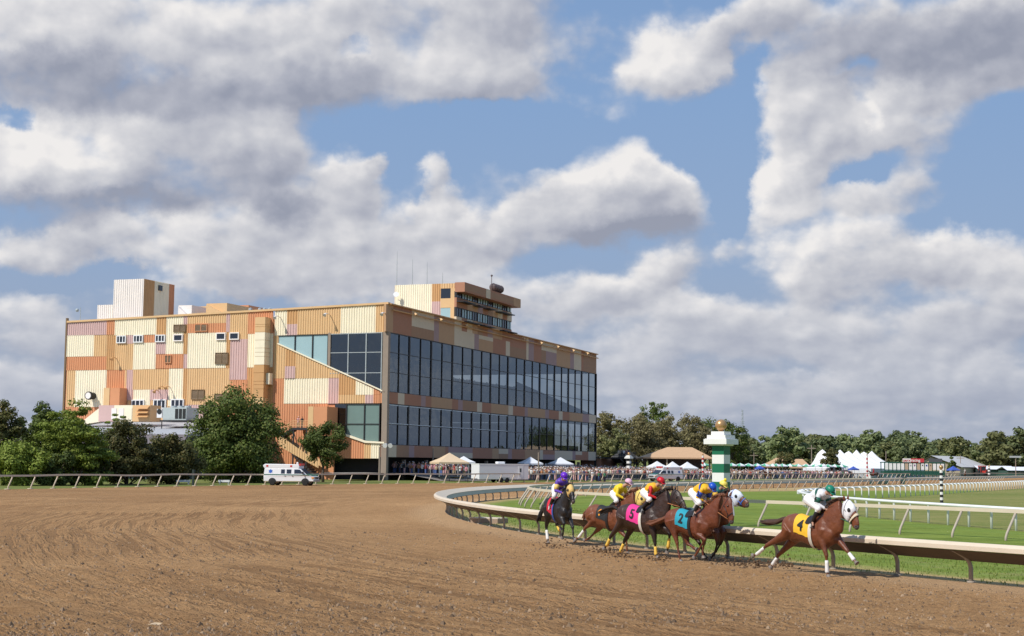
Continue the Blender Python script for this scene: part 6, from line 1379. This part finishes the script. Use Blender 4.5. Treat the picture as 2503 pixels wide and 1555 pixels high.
def build_jockey(label, F, J, c_silk, m_silk2, m_cap, name_extra=None, m_pants=None, pom=None, num=None, sleeves=None):
    root = empty('person', F.O, F.a, label, 'person', 'jockeys'); root.scale = (F.sc,) * 3; m_pants = m_pants or MBREE
    hip, sh, hd = J['hip'], J['sh'], J['head']; W_ = .15
    bd = MB(); nk = sh.lerp(hd, .45)
    bd.tube([hip, hip.lerp(sh, .5), sh], [.12, .12, .12], 10); seg(bd, [sh, nk, hd], [.07, .055, .06])
    bd.ball(hd, (.088, .072, .105)); fv = Vector((.85, 0, -.52)).normalized(); bd.ball(hd + Vector((.05, 0, -.07)), (.055, .052, .06)); bd.ball(hd + Vector((.098, 0, -.035)), (.024, .016, .026))
    bd.ball(hd + Vector((.088, 0, -.083)), (.022, .028, .012))
    arms = []
    for s_ in (-1, 1):
        S_ = sh + Vector((-.02, s_ * W_, -.03)); E_ = J['elb'] + Vector((0, s_ * .22 - J['elb'].y, 0)); H_ = J['hand'] + Vector((0, s_ * .075 - J['hand'].y, 0)); arms.append((S_, E_, H_))
        seg(bd, [S_, E_, H_], [.05, .042, .028]); K_ = J['knee'] + Vector((0, s_ * .24 - J['knee'].y, 0)); A_2 = J['ank'] + Vector((0, s_ * .27 - J['ank'].y, 0)); T_ = J['toe'] + Vector((0, s_ * .29 - J['toe'].y, 0)); Hp = hip + Vector((0, s_ * .09, 0))
        seg(bd, [Hp, K_, A_2, T_], [.09, .058, .04, .035])
    part('body', fleshed(bd, .016, 2, .5), MSKIN, root)
    q = MB(); bk = hip.lerp(sh, .5) + Vector((0, 0, .05)); q.tube([hip + Vector((.02, 0, .02)), bk, sh + Vector((0, 0, .0)), sh.lerp(hd, .25)], [.15, .175, .15, .075], 12); q.ball(sh + Vector((-.03, 0, -.01)), (.15, .2, .12))
    part('silks', fleshed(q, .018, 3, .5), c_silk, root)
    for (S_, E_, H_), s_ in zip(arms, (-1, 1)):
        q = MB(); seg(q, [S_, E_, E_.lerp(H_, .8)], [.078, .064, .042]); part('sleeve', fleshed(q, .016, 2, .5), sleeves or c_silk, root)
        q = MB(); q.ball(H_, (.042, .024, .038)); f0 = H_ + Vector((.03, 0, 0))
        for k in range(4): b0_ = H_ + Vector((.032, 0, .026 - k * .017)); q.tube([b0_, b0_ + Vector((.026 - .003 * abs(k - 1), -s_ * .004, -.004)), b0_ + Vector((.022, -s_ * .028, -.012)), b0_ + Vector((.004, -s_ * .034, -.012))], [.0095, .009, .0085, .007], 6)
        q.tube([H_ + Vector((-.01, -s_ * .018, .02)), H_ + Vector((.018, -s_ * .032, .032)), H_ + Vector((.036, -s_ * .026, .030))], [.011, .010, .008], 6); q.build('hand', J.get('glove', MSKIN), root, True)
    q = MB()
    for s_ in (-1, 1): K_ = J['knee'] + Vector((0, s_ * .24 - J['knee'].y, 0)); A_2 = J['ank'] + Vector((0, s_ * .27 - J['ank'].y, 0)); seg(q, [hip + Vector((-.02, s_ * .07, 0)), (hip + Vector((0, s_ * .09, 0))).lerp(K_, .5), K_, K_.lerp(A_2, .35)], [.155, .115, .082, .058])
    part('breeches', fleshed(q, .018, 3, .5), m_pants, root)
    for s_ in (-1, 1):
        K_ = J['knee'] + Vector((0, s_ * .24 - J['knee'].y, 0)); A_2 = J['ank'] + Vector((0, s_ * .27 - J['ank'].y, 0)); T_ = J['toe'] + Vector((0, s_ * .29 - J['toe'].y, 0)); q = MB(); seg(q, [K_.lerp(A_2, .28), K_.lerp(A_2, .6), A_2], [.062, .060, .046]); seg(q, [A_2 + Vector((-.03, 0, -.02)), T_], [.045, .036]); part('boot', fleshed(q, .016, 2, .5), MLEA, root)
        q = MB(); q.tube([T_ + Vector((-.06, -.05, -.05)), T_ + Vector((-.06, .05, -.05))], .015, 5); q.tube([T_ + Vector((-.06, -.05, -.05)), T_ + Vector((-.03, 0, .12)), T_ + Vector((-.06, .05, -.05))], .01, 5); q.build('stirrup', MHUB, root)
    tilt = Matrix.Rotation(J.get('tilt', .45), 3, 'Y'); q = MB(); n = 18; vs = []
    prof_ = [(.118, -.015), (.122, .02), (.115, .06), (.092, .10), (.055, .125), (.012, .135)]
    for r_, z in prof_:
        for j in range(n): t_ = 2 * math.pi * j / n; v = Vector((math.cos(t_) * r_ * 1.14, math.sin(t_) * r_ * .97, z)); vs.append(hd + Vector((-.01, 0, .03)) + tilt @ v)
    q.add(vs, [(i * n + j, i * n + (j + 1) % n, (i + 1) * n + (j + 1) % n, (i + 1) * n + j) for i in range(len(prof_) - 1) for j in range(n)] + [tuple(range((len(prof_) - 1) * n, len(prof_) * n)), tuple(range(n))[::-1]])
    bv = [hd + Vector((-.01, 0, .03)) + tilt @ Vector(v) for v in ((.10, -.09, .0), (.10, .09, .0), (.19, .055, -.03), (.19, -.055, -.03), (.10, -.09, .012), (.10, .09, .012), (.19, .055, -.018), (.19, -.055, -.018))]; q.add(bv, [(0, 3, 2, 1), (4, 5, 6, 7), (0, 1, 5, 4), (1, 2, 6, 5), (2, 3, 7, 6), (3, 0, 4, 7)])
    hm_ = q.build('helmet', m_cap, root, True)
    if pom: q = MB(); q.ball(hd + tilt @ Vector((0, 0, .19)), .05, None, 0, 10, 7); q.build('pompom', pom, hm_, True)
    q = MB(); vs = []; 
    for r_, z in ((.125, -.004), (.127, .014)):
        for j in range(n): t_ = 2 * math.pi * j / n; vs.append(hd + Vector((-.01, 0, .03)) + tilt @ Vector((math.cos(t_) * r_ * 1.14, math.sin(t_) * r_ * .97, z)))
    q.add(vs, [(j, (j + 1) % n, n + (j + 1) % n, n + j) for j in range(n)]); q.build('goggle_strap', MTEXB, hm_)
    q = MB(); q.ball(hd + Vector((.075, 0, -.005)), (.028, .068, .024), None, 0, 10, 6); q.build('goggles', MEYE, root, True)
    q = MB()                                                                     # coloured trim on the silks
    mid = hip.lerp(sh, .55) + Vector((0, 0, .05)); dxn = (sh - hip).normalized(); up2 = Vector((-dxn.z, 0, dxn.x))
    if m_silk2:
        for (f0, r0_) in ((.78, .03),):
            vs = []; c_ = hip.lerp(sh, f0) + Vector((0, 0, .045 * (1 - abs(f0 - .5))))
            for off in (-.035, .035):
                for j in range(16): t_ = 2 * math.pi * j / 16; vs.append(c_ + dxn * off + up2 * (math.cos(t_) * .178) + Vector((0, math.sin(t_) * .182, 0)))
            q.add(vs, [(j, (j + 1) % 16, 16 + (j + 1) % 16, 16 + j) for j in range(16)])
        q.build('silks_trim', m_silk2, root, True)
        q = MB()
        for (S_, E_, H_) in arms: vv_ = (E_ - S_).normalized(); q.tube([S_.lerp(E_, .3), S_.lerp(E_, .9)], [.084, .078], 10)
        q.build('arm_band', m_silk2, root, True)
    if num:
        S_, E_, H_ = arms[0]; o = text(num, .16, MTEXB, root, S_.lerp(E_, .45) + Vector((0, -.09, 0)), (R(90), 0, 0), 'arm_number')
    q = MB(); hp = arms[0][2]; q.tube([hp + Vector((-.05, -.02, .02)), hp + Vector((.16, -.1, .16)), hp + Vector((.3, -.16, .26))], [.012, .009, .006], 5); q.build('whip', MLEA, root)
    return root
V = Vector
def clothmat(n, c): return mat(n, c, .65, .10, 5, .4, 12)
K6 = lambda x, y: (1820 + x / 5.6, 1160 + y / 5.6); K4 = lambda x, y: (1300 + x / 6.047, 1150 + y / 6.047); K5 = lambda x, y: (1560 + x / 6.047, 1150 + y / 6.047)
CH1 = coat('chestnut_coat', (.115, .033, .013), (.20, .062, .023)); CH2 = coat('red_chestnut_coat', (.10, .027, .012), (.18, .05, .019)); DB = coat('dark_bay_coat', (.022, .012, .009), (.055, .024, .015), (.02, .013, .01)); BLC = coat('near_black_coat', (.010, .008, .008), (.022, .018, .017))
BAY = coat('bay_coat', (.08, .027, .013), (.14, .046, .02), (.03, .015, .01)); HCH = mat('chestnut_mane', (.16, .06, .03), .7, .3, 9); HBK = mat('black_mane', (.02, .015, .013), .7, .3, 9); HCHD = mat('dark_tail', (.07, .035, .022), .7, .4, 9)
def mk_head(F, pts, y=0, w=(.075, .095, .10, .072, .058, .055)):
    return [(F.P(a[0], a[1], y), F.P(b[0], b[1], y), w_) for (a, b), w_ in zip(pts, w)]
def mk_neck(F, pts, w=(.17, .15, .12, .09, .075)):
    return [(V((.42, 0, 1.56)), V((.86, 0, 1.02)), .19)] + [(F.P(a[0], a[1]), F.P(b[0], b[1]), w_) for (a, b), w_ in zip(pts, w[1:])]
def LG_(F, kind, y, pts): return (kind, [F.P(x, z, y) for x, z in pts])
# --- leader
F = HF((2024.5, 1409), (2012, 1256), 46, K6)
SLK = {}
hd_ = mk_head(F, [((1385, 345), (1355, 560)), ((1440, 362), (1385, 600)), ((1490, 420), (1420, 640)), ((1530, 520), (1445, 660)), ((1560, 610), (1465, 690)), ((1572, 690), (1495, 742))])
nk_ = mk_neck(F, [((1150, 440), (1335, 800)), ((1230, 375), (1350, 700)), ((1310, 345), (1360, 620))])
J6 = dict(hip=F.P(915, 345), sh=F.P(1085, 270), head=F.P(1172, 232), elb=F.P(985, 395, -.22), hand=F.P(1120, 478, -.075), knee=F.P(1010, 470, -.24), ank=F.P(930, 640, -.27), toe=F.P(935, 705, -.29), tilt=.55)
H1 = build_horse('chestnut racehorse leading the field in a white hood and yellow saddlecloth 4', F, dict(coat=CH1, hair=HCHD, head=hd_, neck=nk_, hood=clothmat('white_hood', (.78, .78, .80)), fleece=True, rein=mat('green_rein', (.02, .10, .06), .6),
    legs=[LG_(F, 'f', -.15, [(1055, 880), (1120, 1110), (1130, 1330), (1143, 1385)]), LG_(F, 'f', .15, [(1275, 880), (1405, 1045), (1490, 1160), (1525, 1205)]), LG_(F, 'h', -.15, [(560, 830), (305, 970), (180, 1085), (125, 1110)]), LG_(F, 'h', .15, [(690, 880), (465, 1100), (390, 1225), (368, 1262)])],
    wraps=[MWRAPW] * 4, tail=[F.P(625, 600), F.P(540, 610), F.P(440, 650), F.P(330, 660), F.P(230, 655)], clothm=clothmat('yellow_cloth', (.80, .46, .03)), girth=mat('white_girth', (.62, .58, .50), .7), num='4', numm=MTEXB, cupm=MTEXB, hand=J6['hand']))
MGS = mat('silks_green', (.02, .12, .08), .5); MSW = mat('silks_white', (.72, .72, .74), .5, .05, 4, .4, 9)
build_jockey('jockey in white and green silks and a green cap crouched on the leading horse', F, J6, MSW, MGS, mat('cap_green', (.01, .20, .12), .4), num='4')
# --- chestnut with blaze, blue cloth
F = HF((1664.5, 1375), (1712, 1243), 47, K5)
hd_ = mk_head(F, [((1330, 372), (1215, 600)), ((1372, 400), (1240, 640)), ((1395, 470), (1262, 665)), ((1408, 590), (1300, 690)), ((1415, 670), (1325, 735)), ((1412, 735), (1345, 780))])
nk_ = mk_neck(F, [((1075, 470), (1180, 850)), ((1150, 395), (1200, 740)), ((1240, 365), (1205, 640))])
J5 = dict(hip=F.P(840, 330), sh=F.P(1010, 270), head=F.P(1098, 262), elb=F.P(880, 400, -.22), hand=F.P(975, 452, -.075), knee=F.P(905, 480, -.24), ank=F.P(835, 600, -.27), toe=F.P(845, 650, -.29), tilt=.75)
build_horse('chestnut racehorse with white blaze and turquoise saddlecloth, second group nearest the camera', F, dict(coat=CH2, hair=HCH, head=hd_, neck=nk_, blaze=True, rein=mat('tan_rein', (.42, .16, .06), .6),
    legs=[LG_(F, 'f', -.15, [(870, 930), (985, 1020), (885, 1195), (830, 1275)]), LG_(F, 'f', .15, [(960, 950), (975, 1080), (950, 1200), (960, 1275)]), LG_(F, 'h', -.15, [(520, 850), (575, 1075), (605, 1260), (632, 1335)]), LG_(F, 'h', .15, [(690, 900), (735, 1090), (835, 1150), (862, 1160)])],
    wraps=[None, None, None, None], tail=[F.P(480, 640), F.P(400, 710), F.P(310, 750), F.P(200, 790), F.P(120, 780)], clothm=clothmat('turquoise_cloth', (.02, .30, .40)), girth=MLEA, num='2', numm=MTEXB, hand=J5['hand']))
build_jockey('jockey in yellow silks with blue marks and a blue cap beside the yellow-capped rider', F, J5, mat('silks_yellow', (.80, .45, .02), .5, .06, 4, .4, 9), mat('silks_blue', (.03, .08, .42), .5), mat('cap_blue', (.01, .08, .48), .35), num='2', m_pants=None)
FD = F
# --- bay with white hood, behind
F = HF((1664.5, 1375), (1712, 1243), 47, K5); F.O = FD.O + FD.l * 1.0 * FD.sc - FD.h * .7
hd_ = mk_head(F, [((1360, 310), (1370, 470)), ((1440, 285), (1400, 500)), ((1500, 320), (1440, 530)), ((1565, 400), (1490, 525)), ((1610, 430), (1535, 545)), ((1635, 470), (1580, 560))])
nk_ = mk_neck(F, [((1150, 430), (1330, 800)), ((1230, 370), (1345, 680)), ((1300, 330), (1365, 570))])
Je = dict(hip=V((-.02, 0, 1.95)), sh=F.P(1190, 300), head=F.P(1262, 225), elb=F.P(1150, 390, -.22), hand=F.P(1190, 400, -.075), knee=V((.30, -.24, 1.62)), ank=V((.02, -.27, 1.25)), toe=V((.1, -.29, 1.14)), tilt=.4)
build_horse('bay racehorse in a white and blue hood, half hidden behind the one with turquoise cloth', F, dict(coat=BAY, hair=HBK, head=hd_, neck=nk_, hood=clothmat('pale_hood', (.66, .72, .80)), bridle=mat('blue_bridle', (.03, .15, .55), .5), rein=MLEA,
    legs=[LG_(F, 'f', -.15, [(1160, 950), (1170, 1080), (1120, 1240), (1070, 1300)]), LG_(F, 'f', .15, [(1260, 930), (1215, 1080), (1150, 1200), (1120, 1230)]), ('h', [V((-.55, -.15, .95)), V((-.35, -.15, .55)), V((-.05, -.15, .35)), V((.08, -.15, .30))]), ('h', [V((-.5, .15, .9)), V((-.1, .15, .5)), V((.1, .15, .16)), V((.18, .15, .08))])],
    wraps=[None, None, MWRAPW, None], tail=[V((-.98, 0, 1.35)), V((-1.2, 0, 1.38)), V((-1.5, 0, 1.3)), V((-1.8, 0, 1.2))], clothm=clothmat('dark_cloth', (.05, .1, .1)), girth=MLEA, hand=Je['hand'], cupm=MTEXB))
MYL = mat('cap_lemon', (.80, .66, .12), .5); build_jockey('jockey in teal and gold silks with a lemon cap and pompom behind the blue-capped rider', F, Je, mat('silks_teal', (.02, .16, .16), .5), mat('silks_gold', (.65, .38, .04), .5), MYL, pom=mat('pompom_yellow', (.85, .68, .02), .8))
# --- dark bay, pink cloth
F = HF((1607, 1363), (1592, 1232), 46, K5)
hd_ = mk_head(F, [((520, 275), (480, 430)), ((590, 290), (500, 520)), ((630, 345), (530, 545)), ((660, 420), (580, 545)), ((690, 470), (620, 560)), ((705, 515), (655, 575))])
nk_ = mk_neck(F, [((240, 420), (440, 780)), ((340, 340), (460, 640)), ((430, 280), (480, 520))])
Jc = dict(hip=F.P(130, 330), sh=F.P(250, 245), head=F.P(335, 175), elb=F.P(170, 370, -.22), hand=F.P(280, 410, -.075), knee=F.P(170, 430, -.24), ank=F.P(60, 560, -.27), toe=F.P(75, 605, -.29), tilt=.35, glove=MLEA)
build_horse('dark bay racehorse with pink saddlecloth 5 and yellow leg wraps', F, dict(coat=DB, hair=HBK, head=hd_, neck=nk_, rein=mat('tan_rein', (.42, .16, .06), .6),
    legs=[LG_(F, 'f', -.15, [(225, 900), (250, 1080), (262, 1235), (285, 1280)]), LG_(F, 'f', .15, [(420, 880), (465, 950), (445, 1120), (425, 1200)]), ('h', [F.K and V((-.72, -.15, .98))] + [HF.P(F, x - 1572, z, -.15) for x, z in ((1165, 975), (1115, 1095), (1075, 1150))]), ('h', [V((-.50, .15, .92))] + [HF.P(F, x - 1572, z, .15) for x, z in ((1370, 1040), (1318, 1180), (1292, 1250))])],
    wraps=[MWRAPY, MWRAPY, MWRAPY, MWRAPY], tail=[V((-.98, 0, 1.36)), V((-1.2, 0, 1.46)), V((-1.5, 0, 1.38)), V((-1.9, 0, 1.25))], clothm=clothmat('pink_cloth', (.72, .04, .25)), girth=mat('white_girth', (.62, .58, .50), .7), num='5', numm=MTEXB, hand=Jc['hand']))
build_jockey('jockey in yellow and red silks with a red cap and black gloves', F, Jc, mat('silks_amber', (.80, .42, .02), .5, .06, 4, .4, 9), None, mat('cap_red', (.55, .01, .02), .4), sleeves=mat('sleeve_red', (.58, .02, .02), .5), num='3')
# --- chestnut with yellow hood
F = HF((1531, 1351), (1508, 1233), 46, K4)
hd_ = mk_head(F, [((1575, 285), (1545, 470)), ((1640, 305), (1570, 520)), ((1680, 370), (1600, 530)), ((1715, 450), (1640, 545)), ((1740, 500), (1670, 560)), ((1755, 540), (1700, 580))])
nk_ = mk_neck(F, [((1330, 430), (1500, 780)), ((1420, 370), (1520, 640)), ((1500, 310), (1550, 540))])
Jb = dict(hip=F.P(1240, 350), sh=F.P(1330, 250), head=F.P(1432, 190), elb=F.P(1260, 360, -.22), hand=F.P(1370, 420, -.075), knee=F.P(1255, 450, -.24), ank=F.P(1150, 540, -.27), toe=F.P(1160, 580, -.29), tilt=.3)
build_horse('light chestnut racehorse in a yellow hood with black saddlecloth edged orange', F, dict(coat=CH1, hair=HCH, head=hd_, neck=nk_, hood=clothmat('yellow_hood', (.80, .58, .16)), rein=MLEA,
    legs=[LG_(F, 'f', -.15, [(1290, 870), (1395, 990), (1405, 1165), (1412, 1215)]), ('f', [V((.62, .15, 1.0)), V((1.0, .15, .78)), V((.85, .15, .5)), V((.75, .15, .42))]), LG_(F, 'h', -.15, [(930, 740), (790, 850), (705, 975), (655, 1020)]), LG_(F, 'h', .15, [(1020, 830), (935, 915), (840, 1010), (785, 1030)])],
    wraps=[None, None, MWRAPW, None], tail=[V((-.98, 0, 1.35)), V((-1.05, 0, 1.3)), V((-1.15, 0, 1.2)), V((-1.2, 0, 1.05))], clothm=clothmat('black_cloth', (.02, .02, .02)), girth=MLEA, num='6', numm=mat('orange_figures', (.80, .30, .02), .6), hand=Jb['hand'], cloth=(-.30, .20, 1.7)))
build_jockey('jockey in bright yellow silks with a pale pink cap', F, Jb, mat('silks_lemon', (.80, .58, .02), .5, .06, 4, .4, 9), None, mat('cap_pink', (.70, .42, .52), .5))
# --- black horse nearly head-on
F = HF((1352, 1334), (1376, 1213), 71, K4)
def X(x, y, z): return V((x, y, z))
hd_ = [(X(1.12, 0, 1.98), X(1.02, 0, 1.74), .08), (X(1.20, 0, 1.98), X(1.07, 0, 1.66), .10), (X(1.30, 0, 1.90), X(1.12, 0, 1.60), .105), (X(1.40, 0, 1.74), X(1.22, 0, 1.54), .078), (X(1.46, 0, 1.62), X(1.30, 0, 1.46), .062), (X(1.50, 0, 1.52), X(1.37, 0, 1.38), .058)]
nk_ = [(X(.42, 0, 1.56), X(.86, 0, 1.02), .19), (X(.62, 0, 1.72), X(.98, 0, 1.30), .15), (X(.84, 0, 1.86), X(1.02, 0, 1.52), .12), (X(1.02, 0, 1.95), X(1.03, 0, 1.68), .09)]
Ja = dict(hip=X(-.02, 0, 1.86), sh=X(.36, 0, 2.08), head=X(.56, 0, 2.22), elb=X(.38, -.22, 1.78), hand=X(.72, -.07, 1.70), knee=X(.28, -.24, 1.60), ank=X(-.02, -.27, 1.30), toe=X(.08, -.29, 1.20), tilt=.45)
build_horse('near black racehorse trailing the field, seen almost head-on in a yellow hood and red cloth', F, dict(coat=BLC, hair=HBK, head=hd_, neck=nk_, hood=clothmat('gold_hood', (.72, .48, .16)), rein=MLEA, fleece=False,
    legs=[('f', [X(.62, -.14, .98), X(.98, -.14, .74), X(.86, -.14, .40), X(.80, -.14, .30)]), ('f', [X(.60, .14, .95), X(1.05, .13, .62), X(1.16, .12, .28), X(1.24, .12, .18)]), ('h', [X(-.55, -.15, .95), X(-.78, -.15, .56), X(-.62, -.15, .18), X(-.56, -.15, .07)]), ('h', [X(-.5, .15, .95), X(-.55, .15, .62), X(-.30, .15, .48), X(-.2, .15, .52)])],
    wraps=[None, None, MWRAPW, MWRAPY], tail=[X(-.98, 0, 1.36), X(-1.12, -.12, 1.2), X(-1.22, -.22, .95), X(-1.22, -.3, .7)], clothm=clothmat('red_cloth', (.60, .02, .04)), girth=mat('blue_girth', (.03, .08, .30), .6), num='1', numm=MWRAPW, hand=Ja['hand']))
build_jockey('jockey in purple silks with gold chevrons and a purple cap, last of the field', F, Ja, mat('silks_purple', (.10, .04, .36), .5, .06, 4, .4, 9), mat('silks_chevron', (.72, .50, .14), .5), mat('cap_purple', (.14, .02, .50), .35))
# --- thrown dirt at the hooves
MCL = mat('dark_clods', (.13, .08, .045), .95, .3, 12); rd = random.Random(17)
for k, (px, py, w_, n, lab) in enumerate(((1350, 1340, .9, 60, 'under the black horse'), (1475, 1352, .7, 90, 'behind the light chestnut'), (1522, 1364, .6, 70, 'at the dark bay hind hoof'), (1612, 1372, .5, 50, 'at the dark bay fore hoof'), (1805, 1383, .8, 110, 'behind the turquoise-clothed horse'), (1893, 1388, .9, 140, 'at the hind hooves of the leader'))):
    p = gp(px, py); q = MB()
    for i in range(n):
        x, y = rd.gauss(0, w_ * .4), rd.gauss(0, w_ * .5); z = abs(rd.gauss(0, .13)); s_ = rd.uniform(.012, .045); q.ball((x, y, z), (s_, s_ * rd.uniform(.6, 1), s_ * rd.uniform(.5, .9)), None, 0, 5, 4)
    o = q.build('thrown_dirt', MCL, None, loc=p); tag(o, 'spray of dark dirt thrown up ' + lab, 'dirt', None, 'stuff')
# --- pony riders and a far runner
def farhorse(px, py, rz, cm, shirt, lab, plab, sc=1.0):
    p = gp(px, py); g_ = empty('pony', p, rz, lab, 'horse', 'riding horses on the far straight'); g_.scale = (sc,) * 3; b = MB()
    loft(b, [(V((x, 0, zt)), V((x, 0, zb)), hw, 0) for x, zt, zb, hw in TOR], 12); b.tube([(.6, 0, 1.35), (.95, 0, 1.65), (1.15, 0, 1.85)], [.22, .15, .11], 8); b.tube([(1.1, 0, 1.88), (1.3, 0, 1.75), (1.5, 0, 1.55)], [.11, .10, .06], 8)
    for x, dx_ in ((.6, .12), (.6, -.08), (-.65, .1), (-.7, -.15)): y = .14 if dx_ > 0 else -.14; b.tube([(x, y, 1.1), (x + dx_, y, .55), (x + dx_ * .6, y, .05)], [.13, .05, .045], 7)
    part('body', fleshed(b, .035, 3), cm, g_); b = MB(); b.tube([(-.98, 0, 1.35), (-1.15, 0, 1.1), (-1.15, 0, .6)], [.05, .08, .03], 6); b.build('tail', HBK, g_)
    s_ = shirt; r_ = empty('person', p, rz, plab, 'person', 'mounted outriders'); r_.scale = (sc,) * 3; b = MB(); b.tube([(0, 0, 1.5), (.02, 0, 1.8), (.05, 0, 2.08), (.05, 0, 2.14)], [.15, .15, .18, .07], 8)
    for sd in (-1, 1): b.tube([(.05, sd * .19, 2.02), (.12, sd * .24, 1.8), (.35, sd * .1, 1.72)], [.06, .05, .04], 6); b.tube([(0, sd * .12, 1.5), (.25, sd * .28, 1.35), (.1, sd * .30, .95), (.2, sd * .3, .88)], [.1, .08, .05, .05], 6)
    b.ball((.07, 0, 2.27), (.1, .09, .12)); part('body', fleshed(b, .03, 2), mat('rider_top', s_), r_); b = MB(); b.ball((.06, 0, 2.33), (.13, .12, .10), None, 0, 10, 6); b.build('helmet', mat('rider_cap', (.4, .03, .03) if px < 2000 else s_), r_, True)
farhorse(1877, 1173, R(-150), BAY, (.75, .75, .75), 'bay horse cantering by the outer rail right of the pillar', 'rider in white with a red cap on the bay horse')
farhorse(2136, 1171, R(160), DB, (.5, .03, .04), 'dark pony standing left of the starting gate', 'outrider in red beside the starting gate')
farhorse(2359, 1168, R(-100), BAY, (.6, .55, .5), 'brown pony facing the camera left of the tractor', 'outrider on the pony left of the tractor'); farhorse(2430, 1162, R(180), DB, (.6, .6, .62), 'dark pony right of the striped pole by the tractor', 'pale-shirted outrider right of the striped pole')
farhorse(2487, 1163, R(-100), BAY, (.72, .72, .75), 'brown pony near the right edge on the far straight', 'white-shirted outrider near the right edge')
CLODM = bpy.data.materials.new('clod_dirt'); CLODM.use_nodes = True; t_c = NT(CLODM.node_tree)
t_c.put(CLODM.node_tree.nodes['Principled BSDF'].inputs['Base Color'], t_c.ramp(t_c.n('ShaderNodeNewGeometry').outputs['Random Per Island'], [(.1, (.11, .07, .04)), (.6, (.24, .16, .095)), (1, (.36, .25, .155))])); CLODM.node_tree.nodes['Principled BSDF'].inputs['Roughness'].default_value = .95
# ------------------------------------------------------------------ clods on the track, grass blades by the rail
q = MB(); rc = random.Random(5)
for i in range(22000):
    y = 23.5 + 40 * rc.random() ** 1.8; x = rc.uniform(-.37, .37) * y
    if math.hypot(x - INC[0], y - INC[1]) < INC[2] + 1.2: continue
    if noise.noise(V((x * .25, y * .25, 0))) + rc.uniform(-.5, .5) < -.1: continue
    s_ = rc.uniform(.014, .042) * (1.9 if rc.random() < .08 else 1); a_ = rc.uniform(0, 6.3); c_, d_ = math.cos(a_) * s_, math.sin(a_) * s_; h_ = s_ * rc.uniform(.5, 1.0) + .02
    q.add([(x + c_, y + d_, 0), (x - d_, y + c_ * .8, 0), (x - c_ * .9, y - d_, 0), (x + d_, y - c_, 0), (x + c_ * .3, y + d_ * .2, h_), (x - c_ * .3, y - d_ * .4, h_ * .8)], [(0, 1, 4), (1, 5, 4), (1, 2, 5), (2, 3, 5), (3, 4, 5), (3, 0, 4)])
tag(q.build('dirt_clods', CLODM), 'loose clods scattered over the near part of the dirt track', 'dirt', None, 'stuff')
q = MB()
for i in range(26000):
    th = R(rc.uniform(178, 228)); rr_ = INC[2] - .15 - 9 * rc.random() ** 1.3; x, y = INC[0] + rr_ * math.cos(th), INC[1] + rr_ * math.sin(th)
    if rr_ > INC[2] - 1.2 and rc.random() < .6: continue
    h_ = rc.uniform(.03, .10); a_ = rc.uniform(0, 3.14); c_, d_ = math.cos(a_) * .02, math.sin(a_) * .02; q.add([(x - c_, y - d_, 0), (x + c_, y + d_, 0), (x + rc.uniform(-.03, .03), y + rc.uniform(-.03, .03), h_)], [(0, 1, 2)])
tag(q.build('rail_grass', leafmat('grass_blades', (.13, .17, .03), (.23, .28, .06), (.34, .34, .12))), 'short uneven grass growing beneath the inside rail', 'grass', None, 'stuff')
q = MB(); p = gp(372, 1531); q.add([(-.10, 0, .02), (0, -.05, .04), (.11, .01, .02), (.02, .08, .06), (.16, .09, .05), (-.04, .10, .03)], [(0, 1, 3), (1, 2, 3), (2, 4, 3), (0, 3, 5)]); o = q.build('dry_leaf', mat('leaf_tan', (.60, .45, .28), .7), None, loc=p); tag(o, 'pale dry leaf lying on the dirt near the bottom left', 'leaf')
